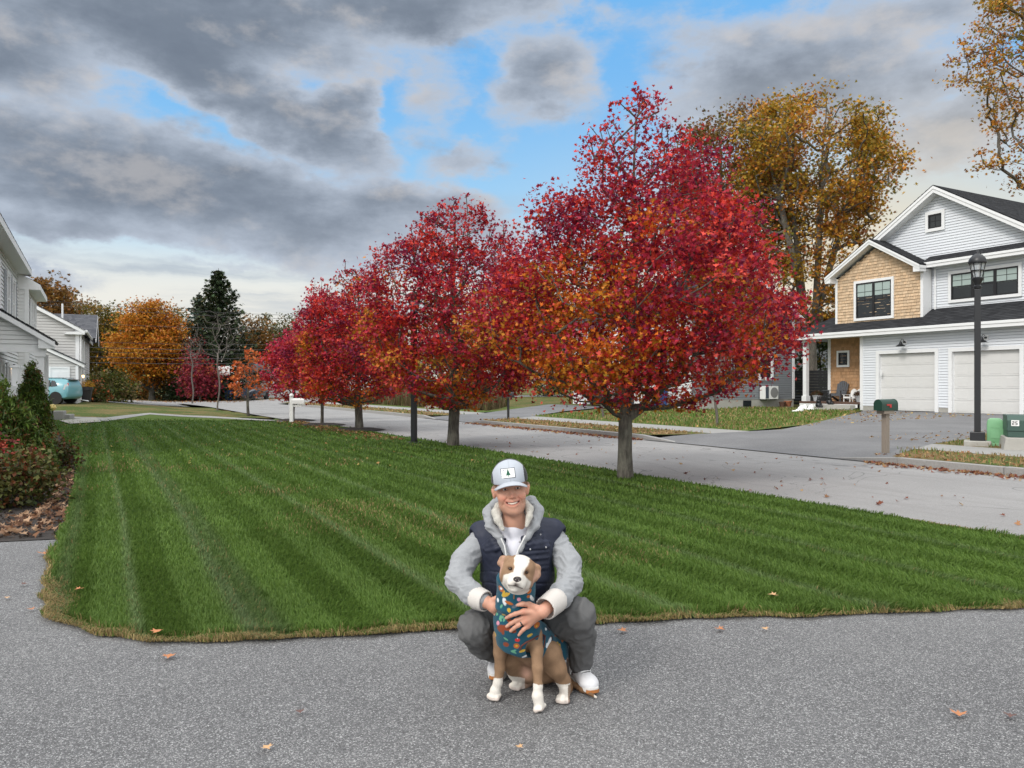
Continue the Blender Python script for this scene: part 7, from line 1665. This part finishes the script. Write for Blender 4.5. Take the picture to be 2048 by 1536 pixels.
    q.limb([A_(1012, 1272, 4.06), A_(965, 1250, 3.80), A_(950, 1255, 3.725)], [.105, .090, .082], .03); q.limb([A_(950, 1257, 3.725), A_(966, 1286, 3.84), A_(990, 1302, 4.00)], [.080, .072, .060], .02)
    q.limb([A_(1075, 1266, 4.06), A_(1135, 1238, 3.80), A_(1156, 1228, 3.715)], [.105, .092, .082], .03); q.limb([A_(1157, 1230, 3.715), A_(1163, 1275, 3.80), A_(1162, 1329, 3.88)], [.080, .070, .056], .02)
    q.ell(A_(1045, 1262, 4.12), (.17, .14, .12), .05); q.plane(A_(1162, 1336, 3.88), (.05, .0, -1.0)) if False else None
    def tw(V):
        X_, Y_ = px_of(V); Wf = V+.06*np.stack([n3(V, 7, 11), n3(V, 7, 12), n3(V, 7, 13)], 1); e = .007*(1-np.abs(2.2*n3(Wf*np.array([1.4, 1, 1]), 10, 2))-.55)+.0028*(1-np.abs(2.2*n3(Wf, 24, 8))-.55)
        for kx, ky in ((950, 1256), (1157, 1230)):
            d = np.hypot(X_-kx, Y_-ky); e += .0026*np.sin((Y_-ky)*.30+.28*(X_-kx)*(1 if kx > 1000 else -1)+9*n3(V, 6, 4))*np.exp(-((d-40)/20)**2)
        return e
    skin('trousers', q, M_CLOTH_P, o, lambda V: np.tile([.118, .118, .119], (len(V), 1))*(1+.10*n3(V, 9, 5))[:, None], tw)
    # ---- shoes
    def shoe(heel, toe, side):
        he, te = np.array(heel), np.array(toe); a = math.atan2(te[1]-he[1], te[0]-he[0]); L = np.linalg.norm((te-he)[:2]); ca, sa = math.cos(a), math.sin(a); k = L/.285
        W = lambda x, y, z: np.array([he[0]+(x*ca-y*sa)*k, he[1]+(x*sa+y*ca)*k, z*k]); R3 = np.array([[ca, -sa, 0], [sa, ca, 0], [0, 0, 1]])
        u = Sdf(np.minimum(he, te)-np.array([.09, .09, .03]), np.maximum(he, te)+np.array([.09, .09, .17]), .003)
        E = lambda c, r, kk=.02: u.ell(W(*c), np.array(r)*k, kk, R3)
        E((.045, 0, .055), (.046, .036, .062), 0); E((.12, 0, .052), (.08, .040, .048)); E((.20, 0, .045), (.075, .048, .036)); E((.235, 0, .040), (.045, .044, .030)); E((.055, 0, .105), (.044, .034, .028)); E((.105, 0, .082), (.06, .026, .030), .02)
        u.limb([W(.045, 0, .14), W(.06, 0, .10)], .026*k, .006, 's'); u.plane(W(0, 0, .024), (0, 0, -1))
        def scol(V): return np.tile([.66, .66, .68], (len(V), 1))*(1+.06*n3(V, 30, 2))[:, None]
        s_ = skin('shoe', u, M_SHOE, o, scol)
        so = MB(); out = []
        for t in np.linspace(0, 2*math.pi, 41)[:-1]:
            x = .142+.148*math.cos(t); w_ = .036+.014*max(0, min(1, (x-.06)/.14)); out.append((x, (w_*math.sin(t)/max(.35, abs(math.sin(t))**.45) if abs(math.sin(t)) > 1e-6 else 0)))
        n = len(out); lv = [(0, .94, .006), (.004, 1, .0), (.018, 1.06, 0), (.030, 1.0, 0)]; V = []; cl = []
        for z, sc, _ in lv:
            for x, y in out: V.append(W(.142+(x-.142)*(.99 if sc < 1 else 1.0), y*sc, z+.012*max(0, (x-.24)/.05)*(1 if z < .01 else .5)))
        so.add(V, [(i*n+j, i*n+(j+1) % n, (i+1)*n+(j+1) % n, (i+1)*n+j) for i in range(3) for j in range(n)]+[tuple(range(n))[::-1], tuple(3*n+j for j in range(n))]); soo = so.build('sole', mat("sole_white", (.62, .61, .59), .6), s_, smooth=True)
        gm_ = MB(); 
        idx_ = [j for j in range(n) if out[j][0] > .270]; idx_.sort(key=lambda j: math.atan2(out[j][1], out[j][0]-.142)); P0 = [W(out[j][0]*1.008, out[j][1]*1.10, .013) for j in idx_]; P1 = [W(out[j][0]*1.0035, out[j][1]*1.06, .028) for j in idx_]; m = len(idx_); gm_.add(P0+P1, [(i, i+1, m+i+1, m+i) for i in range(m-1)]); gm_.build('toe_cap', mat("gum_rubber", (.36, .13, .03), .6), soo, recalc=False, smooth='all')
        la = MB(); lm = mat("lace_white", (.74, .74, .74), .8)
        def top(x, y): # height of the upper
            for z in np.arange(.16, .02, -.002):
                if u.at(W(x, y, z)) < 0: return W(x, y, z+.003)
            return W(x, y, .06)
        for i in range(5): x = .105+.021*i; la.tube([top(x, -.024), top(x+.006, -.008), top(x+.006, .008), top(x, .024)], .0032*k, 6)
        for sg in (-1, 1): la.tube([top(.10, sg*.006), W(.10, sg*.03, .112), W(.115, sg*.052, .085), W(.135, sg*.055, .055), W(.13, sg*.046, .075), W(.11, sg*.02, .105), top(.10, 0)], .003*k, 6)
        la.build('laces', lm, s_, smooth=True)
        MB().tube([top(.195, -.022), top(.20, 0), top(.195, .022)], .0028*k, 6).build('lace_loop', M_CHROME, s_)
        # letter-shaped mark on the outer side
        lg = MB(); mm = mat("shoe_mark_maroon", (.11, .012, .03), .6)
        def sidep(x, z):
            for y in np.arange(.07, 0, -.001):
                if u.at(W(x, side*y, z)) < 0: return W(x, side*(y+.0015), z)
            return W(x, side*.04, z)
        for (x0, z0, x1, z1) in ((.085, .045, .092, .082), (.092, .082, .122, .045), (.122, .045, .129, .082)):
            a_, b_ = [], []
            for t in np.linspace(0, 1, 6): a_.append(sidep(x0+(x1-x0)*t-.0055, z0+(z1-z0)*t)); b_.append(sidep(x0+(x1-x0)*t+.0055, z0+(z1-z0)*t))
            lg.add(a_+b_, [(i, i+1, 7+i, 6+i) for i in range(5)])
        lg.build('side_mark', mm, s_, recalc=False)
    g0 = lambda px, py: np.array(gp(px, py))
    shoe(g0(1140, 1349), g0(1187, 1391), -1); shoe(g0(1003, 1322), g0(992, 1364), -1)

# ---------------------------------------------------------------- dog
DH = HF(at(1036.5, 1141, 3.455), R(12.5), R(-4), R(-8), .94)
COAT = Sdf((-.14, 3.38, .08), (.28, 4.02, .72), .0032)
def build_coat_field():
    q = COAT; h = DH
    q.ell(A_(1036, 1252, 3.62), (.108, .10, .11), 0); q.ell(A_(1035, 1285, 3.64), (.095, .09, .075), .05); q.ell(A_(1062, 1285, 3.75), (.115, .12, .11), .06); q.ell(A_(1095, 1290, 3.85), (.105, .10, .10), .06)
    q.limb([A_(1032, 1235, 3.62), A_(1031, 1205, 3.60)], [.10, .088], .04); q.limb([A_(1030, 1204, 3.59), A_(1032, 1182, 3.575), A_(1032, 1158, 3.57)], [.092, .088, .090], .006)
    q.ell(A_(1118, 1318, 3.84), (.045, .06, .05), .04)
    q.plane(A_(1033, 1160, 3.55), (.10, -.25, 1.0), .004)
    q.ell(h(.004, .01, -.035), (.078, .135, .080), .01, mode='s'); q.ell(h(.004, .06, .0), (.085, .10, .09), .01, mode='s')
    q.limb([A_(1063, 1296, 3.60), A_(1072, 1298, 3.52), A_(1078, 1320, 3.52)], [.042, .038, .036], .006, 's'); q.limb([A_(1001, 1304, 3.67), A_(999, 1310, 3.60)], [.040, .038], .006, 's')
    q.plane(A_(1070, 1322, 3.6), (-.30, -.1, -1.0), .01)
build_coat_field()
def build_dog():
    o = thing('dog', at(1065, 1400, 3.65), 'tan and white dog in a teal printed fleece coat sitting before the man', 'dog'); o.location.z = 0
    h = DH; b = Sdf((-.16, 3.34, -.004), (.42, 4.08, .80), .0036)
    # head
    b.ell(h(0, .065, .004), (.074, .082, .060), 0); b.ell(h(-.046, .055, -.040), (.036, .05, .045), .025); b.ell(h(.046, .055, -.040), (.036, .05, .045), .025)
    b.ell(h(.004, -.012, -.044), (.043, .062, .036), .025); b.ell(h(.004, .000, -.078), (.034, .050, .022), .015); b.limb([h(0, .03, .012), h(.004, -.05, -.026)], [.036, .020], .02)
    for s_ in (-1, 1):
        b.ell(h(s_*.022+.004, -.040, -.056), (.021, .025, .020), .01)
        b.ell(h(s_*.038, -.004, -.001), (.014, .012, .008), .01, mode='s'); b.limb([h(s_*.024, .003, .012), h(s_*.050, .012, .010)], [.008, .007], .01); b.limb([h(s_*.026, .006, -.010), h(s_*.048, .012, -.009)], .005, .006)
    # folded ears
    b.limb([h(-.060, .085, .034), h(-.086, .088, .026), h(-.094, .080, .006), h(-.080, .070, -.004)], [.016, .015, .012, .007], .012); b.limb([h(.060, .085, .030), h(.086, .085, .022), h(.094, .075, -.006), h(.086, .062, -.026), h(.074, .060, -.032)], [.016, .016, .014, .011, .006], .012)
    b.limb([h(-.030+.004, -.048, -.066), h(.004, -.064, -.063), h(.034, -.048, -.066)], .0025, .003, 's'); b.limb([h(.004, -.075, -.052), h(.004, -.070, -.066)], .002, .003, 's')
    # neck, chest, back under the coat
    b.limb([h(.0, .075, -.04), A_(1032, 1215, 3.61), A_(1035, 1255, 3.63), A_(1065, 1290, 3.76), A_(1085, 1320, 3.86)], [.062, .07, .082, .092, .085], .03)
    b.ell(A_(1080, 1336, 3.88), (.115, .10, .072), .04); b.ell(A_(1058, 1338, 3.82), (.06, .07, .06), .03)
    # fore legs
    b.limb([A_(1068, 1268, 3.62), A_(1073, 1300, 3.60), A_(1075, 1335, 3.575), A_(1076, 1372, 3.56), A_(1075, 1392, 3.555)], [.040, .030, .0235, .0195, .022], .015)
    b.limb([A_(1002, 1272, 3.66), A_(1000, 1305, 3.675), A_(1000, 1335, 3.685), A_(996, 1364, 3.69), A_(991, 1380, 3.69)], [.040, .030, .024, .0200, .022], .015)
    def paw(c, toe, r=.030, w=.5):
        c, toe = np.array(c), np.array(toe); d = toe-c; d[2] = 0; L = np.linalg.norm(d); d /= L; e = np.array([-d[1], d[0], 0])
        b.limb([c, toe-d*.02+np.array([0, 0, r*.75-toe[2]])], [r*.88, r*.80], .012)
        for i, off in enumerate((-1.5, -.5, .5, 1.5)):
            t = toe+e*off*r*.52-d*(.006 if abs(off) > 1 else 0); b.ell((t[0]-d[0]*.006, t[1]-d[1]*.006, .0135), (.0125, .0135, .0135), .006); b.limb([np.array([t[0], t[1], .022])-d*.028, np.array([t[0], t[1], .016])-d*.008], [.0105, .0115], .006)
        for off in (-1, 0, 1):
            t = toe+e*off*r*.52; b.limb([np.array([t[0], t[1], .010])+d*.006, np.array([t[0], t[1], .034])-d*.022], .0016, .004, 's')
    G = lambda px, py: np.array(gp(px, py))
    paw(A_(1075, 1392, 3.555), G(1071, 1421), .029); paw(A_(990, 1382, 3.69), G(983, 1402), .028)
    # hind legs: knee high and forward, hock low and back
    b.limb([A_(1092, 1322, 3.86), A_(1100, 1306, 3.70), A_(1112, 1335, 3.71), A_(1126, 1360, 3.75), A_(1133, 1375, 3.77), A_(1128, 1392, 3.70)], [.085, .052, .046, .032, .026, .026], .025); paw(A_(1127, 1394, 3.69), G(1125, 1409), .027)
    b.limb([A_(1050, 1335, 3.90), A_(1020, 1318, 3.76), A_(1034, 1345, 3.83), A_(1056, 1366, 3.90), A_(1045, 1371, 3.85)], [.08, .046, .038, .028, .026], .025); paw(A_(1045, 1371, 3.85), G(1026, 1381), .026)
    t0, t1, t2, t3 = A_(1105, 1352, 3.92), G(1136, 1372)+np.array([0, 0, .022]), G(1165, 1385)+np.array([0, 0, .016]), G(1192, 1398)+np.array([0, 0, .008]); b.limb([t0, t1, t2, t3], [.03, .018, .013, .006], .02)
    TAN_, WH, PK, DK = np.array([.275, .172, .104]), np.array([.70, .66, .60]), np.array([.58, .34, .28]), np.array([.045, .030, .028])
    def dcol(V):
        n = len(V); c = np.tile(TAN_, (n, 1)); L = h.inv(V); x, y, z = L.T; nz = n3(V, 14, 3)*.5; nf = n3(V, 40, 5)
        head = (np.linalg.norm(L-np.array([0, .03, -.02]), axis=1) < .14) & (V[:, 2] > .40)
        def mixin(mk, colr): nonlocal c; mk = np.clip(mk, 0, 1)[:, None]; c = c*(1-mk)+np.array(colr)*mk
        wv = np.where(z > -.008, .023+.014*np.clip(z/.05, 0, 1), .023+1.5*np.clip(-.008-z, 0, .03)); wv = wv+.006*nf; wcen = .003+.25*np.clip(z, 0, .1)*.3
        mixin(head*np.clip((wv-np.abs(x-wcen))/.006+.5, 0, 1), WH); mixin(head*np.clip((-.048-z-.25*np.abs(x))/.012+.3, 0, 1)*np.clip((.062-np.abs(x)+ .3*np.clip(-z-.06, 0, 1))/.01, 0, 1), WH); mixin(head*np.clip((-.075-z)/.01, 0, 1), WH)
        mixin(head*(y < -.035)*np.exp(-((x-.006)/.017)**2-((z+.058)/.011)**2)*.95, DK); mixin(head*(y < .0)*np.exp(-((z+.064+.18*np.abs(x-.004))/.0035)**2)*(np.abs(x-.004) < .036)*.8, DK)
        for s_ in (-1, 1): mixin(head*np.exp(-((x-s_*.038)/.014)**2-((z-.0)/.0085)**2)*.85, (.07, .04, .03))
        ear = head*(np.abs(x) > .078); mixin(ear*(.25+.5*nf), PK)
        X_, Y_ = px_of(V); low = ~head
        mixin(low*(V[:, 2] < .125+.02*nz)*(V[:, 1] < 3.64)*(X_ > 1050)*(X_ < 1100), WH); mixin(low*(V[:, 2] < .10+.02*nz)*(X_ < 1010), WH); mixin(low*(V[:, 2] < .062+.01*nz)*(X_ > 1108)*(X_ < 1142)*(V[:, 1] < 3.735), WH); mixin(low*(V[:, 2] < .075+.01*nz)*(X_ > 1012)*(X_ < 1050)*(V[:, 1] < 3.875)*(V[:, 1] > 3.7), WH)
        mixin(low*np.exp(-((X_-1052)/11)**2-((Y_-1346)/16)**2)*.5*(V[:, 1] > 3.62), PK); mixin(low*(V[:, 2] < .055)*(X_ > 1136)*.85, (.15, .085, .045)); mixin(low*(X_ > 1188)*.8, WH)
        pawm = low*(V[:, 2] < .02)*(V[:, 1] < 3.9)*(X_ < 1140); mixin(.3*pawm, (.60, .42, .36))
        return np.clip(c*(1+.14*nf+.10*nz)[:, None], .01, 1)
    body = skin('body', b, M_FUR, o, dcol)
    e = Sdf(h(.006, -.07, -.036)-.035, h(.006, -.07, -.036)+.035, .0016); e.ell(h(.005, -.068, -.033), (.0185, .013, .0135), 0); e.ell(h(.005, -.064, -.044), (.010, .012, .010), .006)
    for s_ in (-1, 1): e.ell(h(.005+s_*.009, -.080, -.034), (.0042, .005, .0034), .002, mode='s')
    skin('nose', e, mat("dog_nose", (.035, .025, .026), .35, .2, 200, .3, 900), body)
    for s_ in (-1, 1):
        e = Sdf(h(s_*.038, .006, 0)-.018, h(s_*.038, .006, 0)+.018, .0012); e.ell(h(s_*.038, .0095, .0), (.0110, .0125, .0090), 0); skin('eye', e, M_IRIS, body)
    # coat with its woodland print; every motif has its place on the cloth
    TE = np.array([.012, .075, .115]); OR, RU, YE, WH_, GN, GY, PK_, BK = (.42, .12, .025), (.22, .05, .022), (.52, .33, .045), (.66, .70, .72), (.12, .34, .22), (.14, .16, .19), (.60, .26, .34), (.012, .014, .03)
    MO = [(1002, 1178, 7, 5, -40, OR), (1002, 1177, 3, 2.4, 0, WH_), (1005, 1190, 4, 2, 60, GN), (1010, 1190, 8, 2.6, 50, YE), (1014, 1190, 8, 2.4, 38, YE), (1007, 1187, 7, 2.2, 65, YE), (1009, 1203, 4, 8, 8, WH_), (1018, 1206, 9, 3.2, -18, OR), (1038, 1199, 4, 4, 0, PK_), (1058, 1182, 6, 5, 50, OR), (1064, 1197, 3, 9, 30, WH_), (1057, 1193, 3.5, 3, 0, OR), (1029, 1213, 6, 3.2, 25, GY), (1033, 1211, 2.2, 2, 0, WH_), (1018, 1220, 3.4, 4.4, 0, YE), (1003, 1212, 2, 5, -25, GN),
          (1003, 1234, 5, 3, 10, GN), (1001, 1239, 4, 2.6, -50, GN), (1008, 1240, 2, 4, -20, GN), (1007, 1230, 4, 2, 0, YE), (994, 1228, 3, 2.4, 30, GN), (996, 1246, 3, 5, -25, PK_), (1002, 1257, 9, 7, 30, RU), (1013, 1256, 11, 5, -12, RU), (1006, 1265, 3, 5, 0, RU), (1027, 1262, 6, 4, 0, RU), (1022, 1243, 9, 4, -20, RU), (1074, 1250, 7, 6, 0, OR), (1073, 1252, 2, 2, 0, YE), (1035, 1280, 5, 4, 0, (.55, .03, .03)), (1035, 1277, 1.3, 1.3, 0, WH_), (1033, 1292, 6, 6, 0, OR), (1033, 1292, 2.4, 2.4, 0, YE), (1012, 1278, 5, 2, -30, GN), (1012, 1289, 6, 5, 0, RU), (1027, 1302, 6, 2.2, 20, GN), (1028, 1305, 5, 2, -15, GN), (1045, 1302, 7, 2.8, 20, YE), (1060, 1271, 6, 3, 20, YE), (1022, 1311, 9, 3.5, 10, GY), (1050, 1312, 7, 2.6, 20, WH_), (1035, 1318, 10, 3, 0, GY),
          (1097, 1255, 5, 6, 20, BK), (1092, 1258, 2.4, 2.4, 0, WH_), (1103, 1256, 3.5, 4.6, 0, OR), (1111, 1268, 3, 5, -30, OR), (1100, 1283, 5.5, 11, -35, BK), (1099, 1283, 3.2, 8.5, -35, WH_), (1094, 1291, 2.4, 5, -10, WH_), (1115, 1290, 3, 7, 15, YE), (1110, 1291, 2.6, 6, 20, YE), (1119, 1293, 2.4, 6, 5, YE), (1097, 1306, 7, 10, -30, GY), (1098, 1301, 1.6, 1.6, 0, BK), (1090, 1312, 3.4, 3.6, 0, PK_), (1120, 1305, 6, 6, 0, GY), (1108, 1318, 6, 4, -20, BK), (1125, 1322, 3, 3, 0, GN), (1087, 1235, 3, 6, 40, WH_), (1078, 1225, 5, 4, 0, OR), (1090, 1222, 4, 2, 30, GN), (1086, 1275, 4, 6, 10, BK), (1125, 1280, 3, 4, 0, OR), (990, 1268, 4, 5, 0, YE), (989, 1280, 3, 2.4, 0, OR), (1068, 1215, 3, 5, 30, GN), (996, 1200, 2.4, 4, 0, WH_)]
    MP = []
    for (px, py, rx, ry, a, c_) in MO:
        d = COAT.hit(px, py, 3.3, 3.95)
        if d: MP.append((A_(px, py, d), rx*d/F, ry*d/F, R(a), c_))
    def ccol(V):
        c = np.tile(TE, (len(V), 1))*(1+.12*n3(V, 20, 2))[:, None]; wob = .0012*n3(V, 130, 4)
        for p, rx, ry, a, col in MP:
            d = V-p; u = d[:, 0]*math.cos(a)+d[:, 2]*math.sin(a); v = -d[:, 0]*math.sin(a)+d[:, 2]*math.cos(a); e = np.sqrt((u/rx)**2+(v/ry)**2+(d[:, 1]/(2.2*max(rx, ry)))**2)
            mk = np.clip((1-e+wob/min(rx, ry))/.18+.5, 0, 1)[:, None]; c = c*(1-mk)+np.array(col)*mk
        # repeats of the print on the parts of the coat the camera does not face
        far = V[:, 1] > 3.80; s_ = n3(V, 30, 8); c[far & (s_ > .28)] = YE; c[far & (s_ < -.3)] = OR
        return c
    def cd(V):
        X_, Y_ = px_of(V); return .0035*n3(V, 16, 2)+.003*np.sin(V[:, 2]*110+4*n3(V, 7, 1))*np.exp(-((Y_-1222)/14)**2)
    ct = skin('coat', COAT, M_COAT, o, ccol, cd)
    zt = MB(); p0, p1 = [A_(x, y, (COAT.hit(x, y, 3.3, 3.9) or 3.5)-.004) for x, y in ((1028, 1190), (1027.6, 1198))]; zt.beam(p0, p1, .005, .004, up=(0, -1, 0)); zt.build('zip_pull', mat("zip_pull_brown", (.24, .11, .04), .5), ct)
    # brown binding round the arm hole
    tr = MB(); pts = []
    for x, y in ((1040, 1300), (1043, 1292), (1052, 1285), (1064, 1279), (1074, 1273), (1083, 1268), (1090, 1272), (1089, 1284), (1087, 1296)):
        d = COAT.hit(x, y, 3.3, 3.95); pts.append(A_(x, y, (d or 3.6)-.002))
    tr.tube(pts, .0042, 6); tr.build('binding', mat("brown_binding", (.09, .022, .014), .8), ct, smooth=True)
build_man()
build_dog()
